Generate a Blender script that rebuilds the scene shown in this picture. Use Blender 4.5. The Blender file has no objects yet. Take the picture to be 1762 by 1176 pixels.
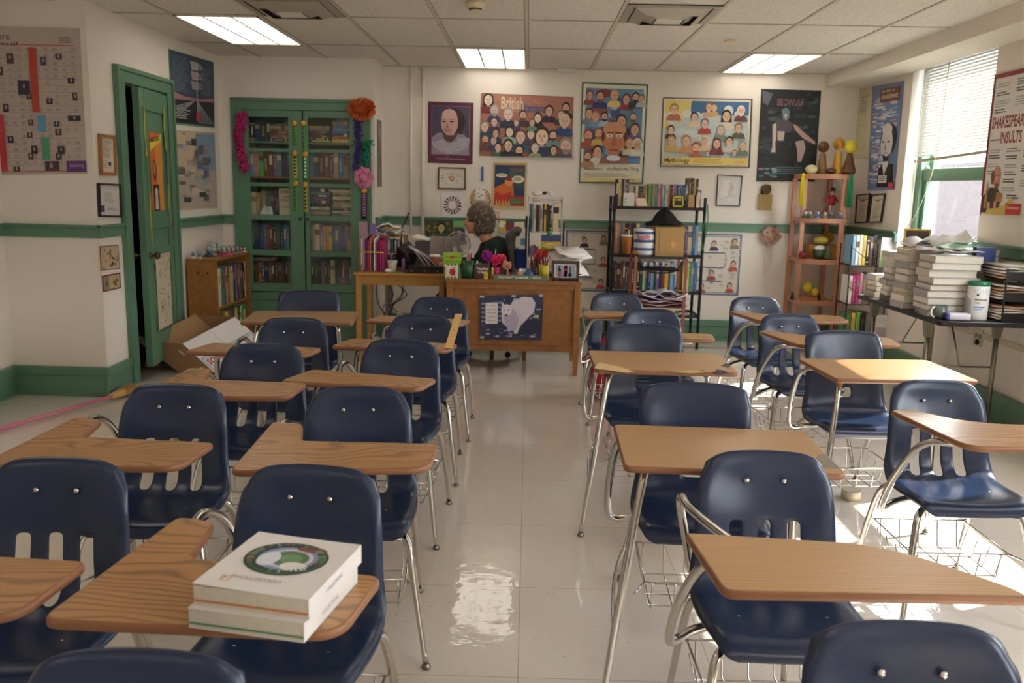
import bpy, bmesh, math, random
from mathutils import Vector, Matrix, noise

# ---------------------------------------------------------------- camera, sky, sun, light, exposure
SC = bpy.context.scene
COL = SC.collection
W, H, FPX = 1762, 1176, 1490.0
PITCH, YAW, ROLL, CZ = math.radians(10.15), math.radians(0.93), math.radians(1.19), 1.487

def cam_axes():
    f = Vector((0, math.cos(PITCH), -math.sin(PITCH)))
    u = Vector((0, math.sin(PITCH), math.cos(PITCH)))
    r = Vector((1, 0, 0))
    c, s = math.cos(ROLL), math.sin(ROLL)
    r, u = c * r + s * u, -s * r + c * u
    R = Matrix.Rotation(YAW, 3, 'Z')
    return R @ r, R @ u, R @ f
AX_R, AX_U, AX_F = cam_axes()

def at(px, py, **k):
    """the point of the room that a pixel shows, on a plane x=, y= or z="""
    v = AX_F + AX_R * ((px - 881) / FPX) - AX_U * ((py - 588) / FPX)
    a, val = list(k.items())[0]
    i = 'xyz'.index(a)
    o = Vector((0, 0, CZ))
    return o + v * ((val - o[i]) / v[i])

cd = bpy.data.cameras.new('camera')
cam = bpy.data.objects.new('camera', cd)
COL.objects.link(cam)
cd.sensor_width = 36.0
cd.lens = FPX * 36.0 / W
cd.clip_start = 0.05
m3 = Matrix((AX_R, AX_U, -AX_F)).transposed()
cam.matrix_world = Matrix.Translation((0, 0, CZ)) @ m3.to_4x4()
cd.dof.use_dof = True
cd.dof.focus_distance = 3.3
cd.dof.aperture_fstop = 5.0
SC.camera = cam

SC.view_settings.view_transform = 'Standard'
SC.view_settings.look = 'None'
SC.view_settings.exposure = 0.5
SC.view_settings.gamma = 1.0
SC.view_settings.use_curve_mapping = False

SKY = 16.0
SUN = 38.0
LAMP = 2.1
wd = bpy.data.worlds.new('world')
SC.world = wd
wd.use_nodes = True
bg = wd.node_tree.nodes['Background']
bg.inputs[0].default_value = (0.90, 0.95, 1.0, 1)
bg.inputs[1].default_value = SKY

sd = bpy.data.lights.new('sun', 'SUN')
sd.energy = SUN
sd.angle = math.radians(0.6)
sd.color = (1.0, 0.95, 0.86)
so = bpy.data.objects.new('sun', sd)
COL.objects.link(so)
sdir = Vector((-1.0, -0.42, -0.93))
so.rotation_euler = sdir.to_track_quat('-Z', 'Y').to_euler()
so.location = (12, 8, 12)

try:
    SC.cycles.use_denoising = True
    SC.cycles.max_bounces = 10
    SC.cycles.diffuse_bounces = 6
    SC.cycles.glossy_bounces = 4
    SC.cycles.transparent_max_bounces = 12
    SC.cycles.sample_clamp_indirect = 6.0
    SC.cycles.caustics_reflective = False
    SC.cycles.caustics_refractive = False
except Exception:
    pass

# sizes of the room
XL, XLO, YBUMP, YALC, XRET, YB = -2.88, -3.53, 5.79, 8.17, -1.44, 8.66
XR, XWIN, YFRONT, ZC = 3.15, 3.33, -2.6, 2.605
XSOF, ZSOF = 2.815, 2.487
RAIL0, RAIL1 = 1.09, 1.175
WINS = [(6.18, 7.50), (3.55, 4.87), (0.92, 2.24), (-1.7, -0.4)]
for (y0, y1) in WINS:                      # daylight portals standing in the window openings
    ld = bpy.data.lights.new('window_portal', 'AREA')
    ld.shape = 'RECTANGLE'
    ld.size, ld.size_y = y1 - y0, 1.6
    lo = bpy.data.objects.new('window_portal', ld)
    COL.objects.link(lo)
    lo.location = (XWIN + 0.12, (y0 + y1) / 2, 1.85)
    lo.rotation_euler = (0, math.radians(90), 0)
    ld.size, ld.size_y = 1.6, y1 - y0
    try:
        ld.cycles.is_portal = True
    except Exception:
        pass

random.seed(7)
R = random.random
def U(a, b): return a + (b - a) * random.random()

# ---------------------------------------------------------------- materials
def lin(c):
    if isinstance(c, str):
        c = c.lstrip('#')
        c = tuple(int(c[i:i + 2], 16) / 255 for i in (0, 2, 4))
    return tuple((x / 12.92 if x <= 0.04045 else ((x + 0.055) / 1.055) ** 2.4) for x in c)

_M = {}
def mat(key, color='#ffffff', rough=0.6, metal=0.0, var=0.06, vscale=6.0, bump=0.0, bscale=60.0, coat=0.0,
        spec=0.5, trans=0.0, emit=0.0, sheen=0.0):
    if key in _M: return _M[key]
    m = bpy.data.materials.new(key)
    m.use_nodes = True
    nt = m.node_tree
    b = nt.nodes['Principled BSDF']
    c = lin(color)
    tc = nt.nodes.new('ShaderNodeTexCoord')
    if var > 0:
        n = nt.nodes.new('ShaderNodeTexNoise')
        n.inputs['Scale'].default_value = vscale
        n.inputs['Detail'].default_value = 3
        nt.links.new(tc.outputs['Object'], n.inputs['Vector'])
        mx = nt.nodes.new('ShaderNodeMix'); mx.data_type = 'RGBA'
        mx.inputs[6].default_value = tuple(x * (1 - var) for x in c) + (1,)
        mx.inputs[7].default_value = tuple(min(1, x * (1 + var)) for x in c) + (1,)
        nt.links.new(n.outputs[0], mx.inputs[0])
        nt.links.new(mx.outputs[2], b.inputs['Base Color'])
    else:
        b.inputs['Base Color'].default_value = c + (1,)
    b.inputs['Roughness'].default_value = rough
    b.inputs['Metallic'].default_value = metal
    b.inputs['Specular IOR Level'].default_value = spec
    b.inputs['Coat Weight'].default_value = coat
    b.inputs['Coat Roughness'].default_value = 0.08
    b.inputs['Transmission Weight'].default_value = trans
    if sheen: b.inputs['Sheen Weight'].default_value = sheen
    if emit:
        b.inputs['Emission Color'].default_value = c + (1,)
        b.inputs['Emission Strength'].default_value = emit
    if bump:
        n2 = nt.nodes.new('ShaderNodeTexNoise')
        n2.inputs['Scale'].default_value = bscale
        n2.inputs['Detail'].default_value = 4
        nt.links.new(tc.outputs['Object'], n2.inputs['Vector'])
        bp = nt.nodes.new('ShaderNodeBump')
        bp.inputs['Strength'].default_value = bump
        bp.inputs['Distance'].default_value = 0.01
        nt.links.new(n2.outputs[0], bp.inputs['Height'])
        nt.links.new(bp.outputs[0], b.inputs['Normal'])
    _M[key] = m
    return m

def pc(color, rough=0.55):
    """a plain print / paint colour"""
    return mat('print_' + color.lstrip('#') + ('' if rough == 0.55 else '_g'), color, rough, var=0.13, vscale=55)

def wood(key, c1, c2, c3, scale=9.0, stretch=(0.22, 1.0, 1.0), dist=7.0, rough=0.35, coat=0.15, lines=0.35, ds=0.9):
    if key in _M: return _M[key]
    m = bpy.data.materials.new(key); m.use_nodes = True
    nt = m.node_tree; L = nt.links.new; b = nt.nodes['Principled BSDF']
    tc = nt.nodes.new('ShaderNodeTexCoord'); oi = nt.nodes.new('ShaderNodeObjectInfo')
    add = nt.nodes.new('ShaderNodeVectorMath'); add.operation = 'MULTIPLY_ADD'
    add.inputs[1].default_value = (7.3, 3.1, 5.7)
    L(oi.outputs['Random'], add.inputs[0]); L(tc.outputs['Object'], add.inputs[2])
    mp = nt.nodes.new('ShaderNodeMapping'); mp.inputs['Scale'].default_value = stretch
    L(add.outputs[0], mp.inputs['Vector'])
    wv = nt.nodes.new('ShaderNodeTexWave'); wv.wave_type = 'BANDS'; wv.bands_direction = 'Y'
    wv.inputs['Scale'].default_value = scale; wv.inputs['Distortion'].default_value = dist
    wv.inputs['Detail'].default_value = 2.0; wv.inputs['Detail Scale'].default_value = ds
    L(mp.outputs[0], wv.inputs['Vector'])
    mp2 = nt.nodes.new('ShaderNodeMapping'); mp2.inputs['Scale'].default_value = tuple(s * k for s, k in zip(stretch, (14, 150, 150)))
    L(add.outputs[0], mp2.inputs['Vector'])
    ns = nt.nodes.new('ShaderNodeTexNoise'); ns.inputs['Scale'].default_value = 1.5; ns.inputs['Detail'].default_value = 5
    L(mp2.outputs[0], ns.inputs['Vector'])
    cr = nt.nodes.new('ShaderNodeValToRGB')
    cr.color_ramp.elements[0].position = 0.05; cr.color_ramp.elements[0].color = lin(c3) + (1,)
    cr.color_ramp.elements[1].position = 0.62; cr.color_ramp.elements[1].color = lin(c1) + (1,)
    e = cr.color_ramp.elements.new(0.22); e.color = lin(c2) + (1,)
    L(wv.outputs[0], cr.inputs[0])
    cr2 = nt.nodes.new('ShaderNodeValToRGB')
    cr2.color_ramp.elements[0].position = 0.35; cr2.color_ramp.elements[0].color = lin(c2) + (1,)
    cr2.color_ramp.elements[1].position = 0.65; cr2.color_ramp.elements[1].color = lin(c1) + (1,)
    L(ns.outputs[0], cr2.inputs[0])
    mx = nt.nodes.new('ShaderNodeMix'); mx.data_type = 'RGBA'; mx.inputs[0].default_value = lines
    L(cr2.outputs[0], mx.inputs[6]); L(cr.outputs[0], mx.inputs[7]); L(mx.outputs[2], b.inputs['Base Color'])
    b.inputs['Roughness'].default_value = rough
    b.inputs['Coat Weight'].default_value = coat; b.inputs['Coat Roughness'].default_value = 0.15
    _M[key] = m
    return m

OAK_FIG = wood('oak_laminate_figured', '#b18655', '#9c7349', '#573d26', scale=9.0, stretch=(0.40, 1.0, 1.0), dist=62.0, lines=0.5, ds=0.36)
OAK_FINE = wood('oak_laminate_fine', '#b08a5e', '#a17c52', '#836342', scale=26.0, stretch=(0.07, 1.0, 1.0), dist=14.0, lines=0.4, ds=0.12)
OAK_DESK = wood('oak_desk', '#986636', '#84562b', '#68401e', scale=10.0, stretch=(1.0, 1.0, 0.10), dist=3.0, lines=0.3)
PINE = wood('pine_panel', '#9c6c35', '#875a2a', '#6e4520', scale=7.0, stretch=(1.0, 1.0, 0.10), dist=3.0, lines=0.3, rough=0.5, coat=0)
MAPLE = wood('maple_table', '#b5843f', '#a17334', '#8a602a', scale=9.0, stretch=(0.15, 1.0, 0.2), dist=3.0, lines=0.3)
PINK_WOOD = wood('pink_wood', '#c08a6c', '#b27c60', '#a06d52', scale=8.0, stretch=(0.2, 1, 1), dist=3.0, lines=0.2, rough=0.5, coat=0)
EDGE = mat('desk_edge', '#85593a', 0.4, var=0.12, vscale=20)
NAVY = mat('navy_plastic', '#1a2944', 0.26, var=0.06, vscale=4, bump=0.06, bscale=420, spec=0.5)
CHROME = mat('chrome', '#c9c6c0', 0.16, 1.0, var=0.05, vscale=15)
STEEL = mat('dull_steel', '#8f8a80', 0.35, 1.0, var=0.08)
GREEN = mat('green_paint', '#5b8169', 0.38, var=0.07, vscale=3, bump=0.05, bscale=30)
WALL = mat('cream_wall_paint', '#e4dcd2', 0.7, var=0.03, vscale=1.2, bump=0.06, bscale=90)
WHITE = mat('white_paint', '#e6e2da', 0.5, var=0.02)
PAPER = mat('white_paper', '#e4e0dc', 0.6, var=0.03, vscale=20)
PAGES = mat('book_pages', '#c6bfb2', 0.8, var=0.12, vscale=90)
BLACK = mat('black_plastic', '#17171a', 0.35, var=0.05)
BLKMET = mat('black_metal', '#1c1b1c', 0.4, 0.4, var=0.05)
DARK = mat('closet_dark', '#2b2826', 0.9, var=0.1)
GOLD = mat('gold_metal', '#c9a24a', 0.35, 0.8, var=0.1)
CARD = mat('brown_cardboard', '#9c7a56', 0.8, var=0.06, vscale=12)
CARDW = mat('white_cardboard', '#d9d5d2', 0.6, var=0.03)
SKIN = mat('skin', '#c98e74', 0.55, var=0.05)
HAIR = mat('grey_hair', '#6b5d50', 0.7, var=0.5, vscale=30, bump=0.8, bscale=70)

def ceiling_mat():
    m = bpy.data.materials.new('ceiling_tile'); m.use_nodes = True
    nt = m.node_tree; L = nt.links.new; b = nt.nodes['Principled BSDF']
    tc = nt.nodes.new('ShaderNodeTexCoord')
    n = nt.nodes.new('ShaderNodeTexNoise'); n.inputs['Scale'].default_value = 55; n.inputs['Detail'].default_value = 5
    n3 = nt.nodes.new('ShaderNodeTexNoise'); n3.inputs['Scale'].default_value = 0.8; n3.inputs['Detail'].default_value = 3
    L(tc.outputs['Object'], n.inputs['Vector']); L(tc.outputs['Object'], n3.inputs['Vector'])
    cr = nt.nodes.new('ShaderNodeValToRGB')
    cr.color_ramp.elements[0].position = 0.36; cr.color_ramp.elements[0].color = lin('#dcd5cc') + (1,)
    cr.color_ramp.elements[1].position = 0.5; cr.color_ramp.elements[1].color = lin('#eee8e1') + (1,)
    L(n.outputs[0], cr.inputs[0])
    mx = nt.nodes.new('ShaderNodeMix'); mx.data_type = 'RGBA'; mx.blend_type = 'MULTIPLY'; mx.inputs[0].default_value = 0.10
    L(cr.outputs[0], mx.inputs[6]); L(n3.outputs[0], mx.inputs[7]); L(mx.outputs[2], b.inputs['Base Color'])
    bp = nt.nodes.new('ShaderNodeBump'); bp.inputs['Strength'].default_value = 0.35; bp.inputs['Distance'].default_value = 0.004
    L(n.outputs[0], bp.inputs['Height']); L(bp.outputs[0], b.inputs['Normal'])
    b.inputs['Roughness'].default_value = 0.9
    return m
def floor_mat():
    m = bpy.data.materials.new('waxed_vinyl_tile'); m.use_nodes = True
    nt = m.node_tree; L = nt.links.new; b = nt.nodes['Principled BSDF']
    tc = nt.nodes.new('ShaderNodeTexCoord')
    br = nt.nodes.new('ShaderNodeTexBrick'); br.offset = 0.0
    br.inputs['Scale'].default_value = 1.0; br.inputs['Brick Width'].default_value = 0.61; br.inputs['Row Height'].default_value = 0.61
    br.inputs['Mortar Size'].default_value = 0.0016; br.inputs['Mortar Smooth'].default_value = 0.2
    br.inputs['Color1'].default_value = lin('#dad1c6') + (1,); br.inputs['Color2'].default_value = lin('#ded5ca') + (1,)
    br.inputs['Mortar'].default_value = lin('#a89c8c') + (1,)
    L(tc.outputs['Object'], br.inputs['Vector'])
    n = nt.nodes.new('ShaderNodeTexNoise'); n.inputs['Scale'].default_value = 45; n.inputs['Detail'].default_value = 6
    L(tc.outputs['Object'], n.inputs['Vector'])
    cr = nt.nodes.new('ShaderNodeValToRGB')
    cr.color_ramp.elements[0].position = 0.26; cr.color_ramp.elements[0].color = (0.35, 0.30, 0.26, 1)
    cr.color_ramp.elements[1].position = 0.36; cr.color_ramp.elements[1].color = (1, 1, 1, 1)
    L(n.outputs[0], cr.inputs[0])
    mx = nt.nodes.new('ShaderNodeMix'); mx.data_type = 'RGBA'; mx.blend_type = 'MULTIPLY'; mx.inputs[0].default_value = 0.45
    L(br.outputs[0], mx.inputs[6]); L(cr.outputs[0], mx.inputs[7]); L(mx.outputs[2], b.inputs['Base Color'])
    n4 = nt.nodes.new('ShaderNodeTexNoise'); n4.inputs['Scale'].default_value = 11; n4.inputs['Detail'].default_value = 3
    L(tc.outputs['Object'], n4.inputs['Vector'])
    bp = nt.nodes.new('ShaderNodeBump'); bp.inputs['Strength'].default_value = 0.40; bp.inputs['Distance'].default_value = 0.004
    L(n4.outputs[0], bp.inputs['Height']); L(bp.outputs[0], b.inputs['Coat Normal'])
    b.inputs['Roughness'].default_value = 0.3
    b.inputs['Coat Weight'].default_value = 1.0; b.inputs['Coat Roughness'].default_value = 0.035
    return m
def glass_mat(tint=(1, 1, 1), gloss=0.08):
    key = 'clear_glass_%s_%s' % (tint, gloss)
    if key in _M: return _M[key]
    m = bpy.data.materials.new('clear_glass'); m.use_nodes = True
    nt = m.node_tree; L = nt.links.new
    nt.nodes.remove(nt.nodes['Principled BSDF'])
    t = nt.nodes.new('ShaderNodeBsdfTransparent'); t.inputs[0].default_value = tint + (1,)
    g = nt.nodes.new('ShaderNodeBsdfGlossy'); g.inputs['Roughness'].default_value = 0.04
    ms = nt.nodes.new('ShaderNodeMixShader'); ms.inputs[0].default_value = gloss
    L(t.outputs[0], ms.inputs[1]); L(g.outputs[0], ms.inputs[2]); L(ms.outputs[0], nt.nodes['Material Output'].inputs[0])
    _M[key] = m
    return m
def blind_mat():
    m = bpy.data.materials.new('white_blind_slat'); m.use_nodes = True
    nt = m.node_tree; L = nt.links.new
    nt.nodes.remove(nt.nodes['Principled BSDF'])
    d = nt.nodes.new('ShaderNodeBsdfDiffuse'); d.inputs[0].default_value = (0.85, 0.84, 0.8, 1)
    t = nt.nodes.new('ShaderNodeBsdfTranslucent'); t.inputs[0].default_value = (0.8, 0.8, 0.76, 1)
    ms = nt.nodes.new('ShaderNodeMixShader'); ms.inputs[0].default_value = 0.014
    L(d.outputs[0], ms.inputs[1]); L(t.outputs[0], ms.inputs[2]); L(ms.outputs[0], nt.nodes['Material Output'].inputs[0])
    return m
CEIL, FLOOR, GLASS, BLIND = ceiling_mat(), floor_mat(), glass_mat(), blind_mat()
LAMPM = mat('lit_diffuser', '#fff6ea', 0.5, var=0, emit=LAMP)

# ---------------------------------------------------------------- mesh builder
def catmull(pts, n=6):
    pts = [Vector(p) for p in pts]
    if len(pts) < 3: return pts
    P = [pts[0] * 2 - pts[1]] + pts + [pts[-1] * 2 - pts[-2]]
    out = []
    for i in range(1, len(P) - 2):
        for k in range(n):
            t = k / n
            a, b, c, d = P[i - 1], P[i], P[i + 1], P[i + 2]
            out.append(0.5 * ((2 * b) + (c - a) * t + (2 * a - 5 * b + 4 * c - d) * t * t + (3 * b - a - 3 * c + d) * t ** 3))
    out.append(pts[-1])
    return out

def roundpoly(pts, r, n=5):
    out = []
    N = len(pts)
    for i in range(N):
        p0, p, p1 = (Vector(pts[j % N]).to_2d() for j in (i - 1, i, i + 1))
        a, b = (p0 - p), (p1 - p)
        rr = r[i] if isinstance(r, (list, tuple)) else r
        d = min(rr, a.length * 0.49, b.length * 0.49)
        s, e = p + a.normalized() * d, p + b.normalized() * d
        for k in range(n + 1):
            t = k / n
            out.append((1 - t) ** 2 * s + 2 * t * (1 - t) * p + t * t * e)
    return out

_TXT = {}
def text_tris(s, bold=0.0):
    """letters as triangles, in a box 1 high per line; returns (verts, faces, width, height)"""
    k = (s, bold)
    if k in _TXT: return _TXT[k]
    cu = bpy.data.curves.new('t', 'FONT'); cu.body = s; cu.size = 1.0; cu.offset = bold; cu.resolution_u = 2
    ob = bpy.data.objects.new('t', cu); COL.objects.link(ob)
    dg = bpy.context.evaluated_depsgraph_get()
    me = bpy.data.meshes.new_from_object(ob.evaluated_get(dg))
    vs = [v.co.copy() for v in me.vertices]; fs = [tuple(p.vertices) for p in me.polygons]
    bpy.data.objects.remove(ob); bpy.data.curves.remove(cu); bpy.data.meshes.remove(me)
    if vs:
        x0, x1 = min(v.x for v in vs), max(v.x for v in vs); y0, y1 = min(v.y for v in vs), max(v.y for v in vs)
        vs = [Vector((v.x - x0, v.y - y0, 0)) for v in vs]
        res = (vs, fs, x1 - x0, y1 - y0)
    else: res = ([], [], 1, 1)
    _TXT[k] = res
    return res

class G:
    def __init__(s): s.v, s.f, s.m, s.sm, s.mats = [], [], [], [], []; s.X = Matrix.Identity(4)
    def mi(s, m):
        if m not in s.mats: s.mats.append(m)
        return s.mats.index(m)
    def add(s, vs, fs, m, smooth=False):
        o = len(s.v); k = s.mi(m)
        s.v += [s.X @ Vector(v) for v in vs]
        for f in fs: s.f.append(tuple(i + o for i in f)); s.m.append(k); s.sm.append(smooth)
        return s
    def box(s, x0, x1, y0, y1, z0, z1, m):
        vs = [(x, y, z) for z in (z0, z1) for y in (y0, y1) for x in (x0, x1)]
        return s.add(vs, [(0, 2, 3, 1), (4, 5, 7, 6), (0, 1, 5, 4), (2, 6, 7, 3), (0, 4, 6, 2), (1, 3, 7, 5)], m)
    def hexa(s, b, t, m):
        """bottom 4 and top 4 points, both counter-clockwise seen from above"""
        return s.add(list(b) + list(t), [(3, 2, 1, 0), (4, 5, 6, 7), (0, 1, 5, 4), (1, 2, 6, 5), (2, 3, 7, 6), (3, 0, 4, 7)], m)
    def prism(s, pts, z0, z1, m, ms=None, ax='z'):
        n = len(pts)
        def q(p, z): return {'z': (p[0], p[1], z), 'y': (p[0], z, p[1]), 'x': (z, p[0], p[1])}[ax]
        vs = [q(p, z0) for p in pts] + [q(p, z1) for p in pts]
        s.add(vs, [tuple(range(n - 1, -1, -1)), tuple(range(n, 2 * n))], m)
        s.add(vs, [(i, (i + 1) % n, n + (i + 1) % n, n + i) for i in range(n)], ms or m)
        return s
    def sweep(s, path, rad, m, n=8, smooth=True, caps=True, up=None):
        """a tube along a path; rad is r, (rx, ry), or a list of those"""
        P = [Vector(p) for p in path]; N = len(P)
        vs = []; fs = []
        t0 = (P[1] - P[0]).normalized()
        ref = Vector(up) if up else (Vector((0, 0, 1)) if abs(t0.z) < 0.9 else Vector((0, 1, 0)))
        a = (ref - t0 * ref.dot(t0)).normalized()
        for i, p in enumerate(P):
            t = (P[min(i + 1, N - 1)] - P[max(i - 1, 0)])
            if t.length < 1e-9: t = t0
            t = t.normalized()
            a = (a - t * a.dot(t))
            a = a.normalized() if a.length > 1e-6 else t.orthogonal().normalized()
            b = t.cross(a)
            r = rad[i] if isinstance(rad, list) else rad
            rx, ry = r if isinstance(r, (tuple, list)) else (r, r)
            for k in range(n):
                w = 2 * math.pi * k / n
                vs.append(p + b * (math.cos(w) * rx) + a * (math.sin(w) * ry))
        for i in range(N - 1):
            for k in range(n):
                k2 = (k + 1) % n
                fs.append((i * n + k, i * n + k2, (i + 1) * n + k2, (i + 1) * n + k))
        s.add(vs, fs, m, smooth)
        if caps:
            s.add(vs[:n], [tuple(range(n - 1, -1, -1))], m); s.add(vs[-n:], [tuple(range(n))], m)
        return s
    def cyl(s, c, r, h, m, n=16, r2=None, axis='z'):
        c = Vector(c); d = {'z': Vector((0, 0, h)), 'y': Vector((0, h, 0)), 'x': Vector((h, 0, 0))}[axis]
        return s.sweep([c, c + d], [r, r if r2 is None else r2], m, n)
    def lathe(s, prof, c, m, n=16):
        """prof: list of (r, z) going up"""
        c = Vector(c); vs = []; fs = []
        for (r, z) in prof:
            for k in range(n):
                w = 2 * math.pi * k / n
                vs.append(c + Vector((math.cos(w) * r, math.sin(w) * r, z)))
        for i in range(len(prof) - 1):
            for k in range(n):
                k2 = (k + 1) % n
                fs.append((i * n + k, i * n + k2, (i + 1) * n + k2, (i + 1) * n + k))
        s.add(vs, fs, m, True)
        if prof[0][0] > 1e-4: s.add(vs[:n], [tuple(range(n - 1, -1, -1))], m)
        if prof[-1][0] > 1e-4: s.add(vs[-n:], [tuple(range(n))], m)
        return s
    def ball(s, c, r, m, n=14, k=8, jit=0.0):
        c = Vector(c); r = r if isinstance(r, (tuple, list)) else (r, r, r)
        vs = []; fs = []
        for i in range(k + 1):
            ph = math.pi * i / k
            for j in range(n):
                w = 2 * math.pi * j / n
                d = Vector((math.sin(ph) * math.cos(w), math.sin(ph) * math.sin(w), -math.cos(ph)))
                q = 1 + (jit * noise.noise(d * 3.1 + c * 9) if jit else 0)
                vs.append(c + Vector((d.x * r[0], d.y * r[1], d.z * r[2])) * q)
        for i in range(k):
            for j in range(n):
                j2 = (j + 1) % n
                fs.append((i * n + j, i * n + j2, (i + 1) * n + j2, (i + 1) * n + j))
        return s.add(vs, fs, m, True)
    def build(s, name, parent=None, loc=None, bevel=0, seg=2, smooth_all=False):
        me = bpy.data.meshes.new(name)
        off = Vector(loc) if loc is not None else Vector((0, 0, 0))
        me.from_pydata([v - off for v in s.v], [], s.f)
        for m in s.mats: me.materials.append(m)
        me.polygons.foreach_set('material_index', s.m)
        me.polygons.foreach_set('use_smooth', [True] * len(s.f) if smooth_all else s.sm)
        me.update()
        bm = bmesh.new(); bm.from_mesh(me)
        bmesh.ops.remove_doubles(bm, verts=bm.verts, dist=1e-6)
        bm.to_mesh(me); bm.free()
        o = bpy.data.objects.new(name, me)
        COL.objects.link(o)
        if parent is not None: o.parent = parent
        o.location = off
        if bevel:
            b = o.modifiers.new('bevel', 'BEVEL'); b.width = bevel; b.segments = seg; b.limit_method = 'ANGLE'
            b.angle_limit = math.radians(50)
        return o

def bake(o):
    dg = bpy.context.evaluated_depsgraph_get()
    dg.update()
    me = bpy.data.meshes.new_from_object(o.evaluated_get(dg))
    old = o.data
    o.modifiers.clear(); o.data = me
    me.name = old.name
    return o

def tag(o, label=None, cat=None, group=None, kind=None):
    if label: o['label'] = label
    if cat: o['category'] = cat
    if group: o['group'] = group
    if kind: o['kind'] = kind
    return o
def thing(name, label, cat, loc=(0, 0, 0), rz=0.0, group=None):
    o = bpy.data.objects.new(name, None); COL.objects.link(o)
    o.empty_display_size = 0.1
    o.location = loc; o.rotation_euler = (0, 0, rz)
    return tag(o, label, cat, group)
def kids(o): return [c for c in bpy.data.objects if c.parent == o]
def copy_thing(o, parent=None):
    c = o.copy(); COL.objects.link(c)
    if parent is not None: c.parent = parent
    for ch in kids(o): copy_thing(ch, c)
    return c
ORD = ['first', 'second', 'third', 'fourth', 'fifth', 'sixth', 'seventh', 'eighth', 'ninth', 'tenth', 'eleventh', 'twelfth',
       'thirteenth', 'fourteenth', 'fifteenth', 'sixteenth', 'seventeenth', 'eighteenth', 'nineteenth', 'twentieth',
       'twenty-first', 'twenty-second', 'twenty-third', 'twenty-fourth', 'twenty-fifth', 'twenty-sixth', 'twenty-seventh',
       'twenty-eighth', 'twenty-ninth', 'thirtieth', 'thirty-first', 'thirty-second']
# ---------------------------------------------------------------- the setting
def struct(name, g, bevel=0, parent=None):
    o = g.build(name, parent, bevel=bevel)
    if parent is None: o['kind'] = 'structure'
    return o
XO = 3.45          # outer face of the right wall
g = G(); g.box(-4.2, XO, YFRONT - 0.1, YB + 0.1, -0.1, 0, FLOOR); struct('floor', g)
g = G()
g.box(-4.2, XO, YFRONT - 0.1, YB + 0.1, ZC, ZC + 0.1, CEIL)
cols = [-0.046 + 0.61 * k for k in range(-7, 6)]
rows = [7.41 + 1.22 - 1.22 * k for k in range(0, 10)]
TB = mat('ceiling_grid_bar', '#cfc7b8', 0.6, var=0.04)
JOINT_SHADE = mat('ceiling_joint_shade', '#5f574c', 0.9, var=0.05)  # dark strips along the bars, joint shadow put into the colour
for x in cols:
    if -3.5 < x < 2.8:
        g.box(x - 0.012, x + 0.012, YFRONT, 8.62, ZC - 0.004, ZC, TB)
        g.box(x - 0.016, x - 0.012, YFRONT, 8.62, ZC - 0.0015, ZC, JOINT_SHADE)
        g.box(x + 0.012, x + 0.015, YFRONT, 8.62, ZC - 0.0015, ZC, JOINT_SHADE)
for y in rows:
    g.box(XLO, XSOF, y - 0.011, y + 0.011, ZC - 0.0035, ZC, TB)
    g.box(XLO, XSOF, y - 0.015, y - 0.011, ZC - 0.0015, ZC, JOINT_SHADE)
    g.box(XLO, XSOF, y + 0.011, y + 0.014, ZC - 0.0015, ZC, JOINT_SHADE)
struct('ceiling', g)
g = G(); g.box(XSOF, XR + 0.01, YFRONT, YB, ZSOF, ZC - 0.001, WHITE if False else WALL); struct('trim_1', g)   # boxed beam along the windows

g = G(); g.box(XRET, XO, YB, YB + 0.1, 0, ZC, WALL); struct('wall_back', g)
CX0, CX1, CZT = -2.757, -1.475, 2.235      # built in cabinet
g = G()
g.box(XL - 0.1, CX0 + 0.02, YALC, YALC + 0.49, 0, ZC, WALL)
g.box(CX1 - 0.02, XRET, YALC, YALC + 0.49, 0, ZC, WALL)
g.box(CX0 + 0.02, CX1 - 0.02, YALC, YALC + 0.49, CZT - 0.02, ZC, WALL)
g.box(XL - 0.1, XRET, YALC + 0.49, YB + 0.1, 0, ZC, WALL)
struct('wall_alcove', g)
DY0, DY1, DZ = 6.24, 6.97, 2.15
g = G()
g.box(XL - 0.1, XL, YBUMP, DY0, 0, ZC, WALL)
g.box(XL - 0.1, XL, DY1, YALC + 0.4, 0, ZC, WALL)
g.box(XL - 0.1, XL, DY0, DY1, DZ, ZC, WALL)
struct('wall_left', g)
g = G(); g.box(XLO - 0.1, XL - 0.1, YBUMP, YBUMP + 0.1, 0, ZC, WALL); struct('wall_chimney', g)
g = G(); g.box(XLO - 0.1, XLO, YFRONT, YBUMP, 0, ZC, WALL); struct('wall_far_left', g)
g = G(); g.box(XLO - 0.1, XO, YFRONT - 0.1, YFRONT, 0, ZC, WALL); struct('wall_front', g)
g = G()
WZ0, WZ1 = 1.02, 2.60
ys = [YFRONT] + [v for w in reversed(WINS) for v in w] + [YB + 0.1]
for i in range(0, len(ys), 2): g.box(XR, XO, ys[i], ys[i + 1], 0, ZC, WALL)
for (a, b) in WINS: g.box(XR, XO, a, b, 0, WZ0, WALL)
struct('wall_right', g)
# closet behind the door
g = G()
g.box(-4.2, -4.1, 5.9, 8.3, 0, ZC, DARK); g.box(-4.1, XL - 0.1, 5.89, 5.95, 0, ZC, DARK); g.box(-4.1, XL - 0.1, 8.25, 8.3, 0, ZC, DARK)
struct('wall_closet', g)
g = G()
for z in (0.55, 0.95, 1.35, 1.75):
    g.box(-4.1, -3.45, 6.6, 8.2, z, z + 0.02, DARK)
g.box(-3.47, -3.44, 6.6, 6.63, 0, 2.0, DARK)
tag(g.build('closet_shelf'), 'dark shelving inside the closet seen through the half open green door', 'shelf')

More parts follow.
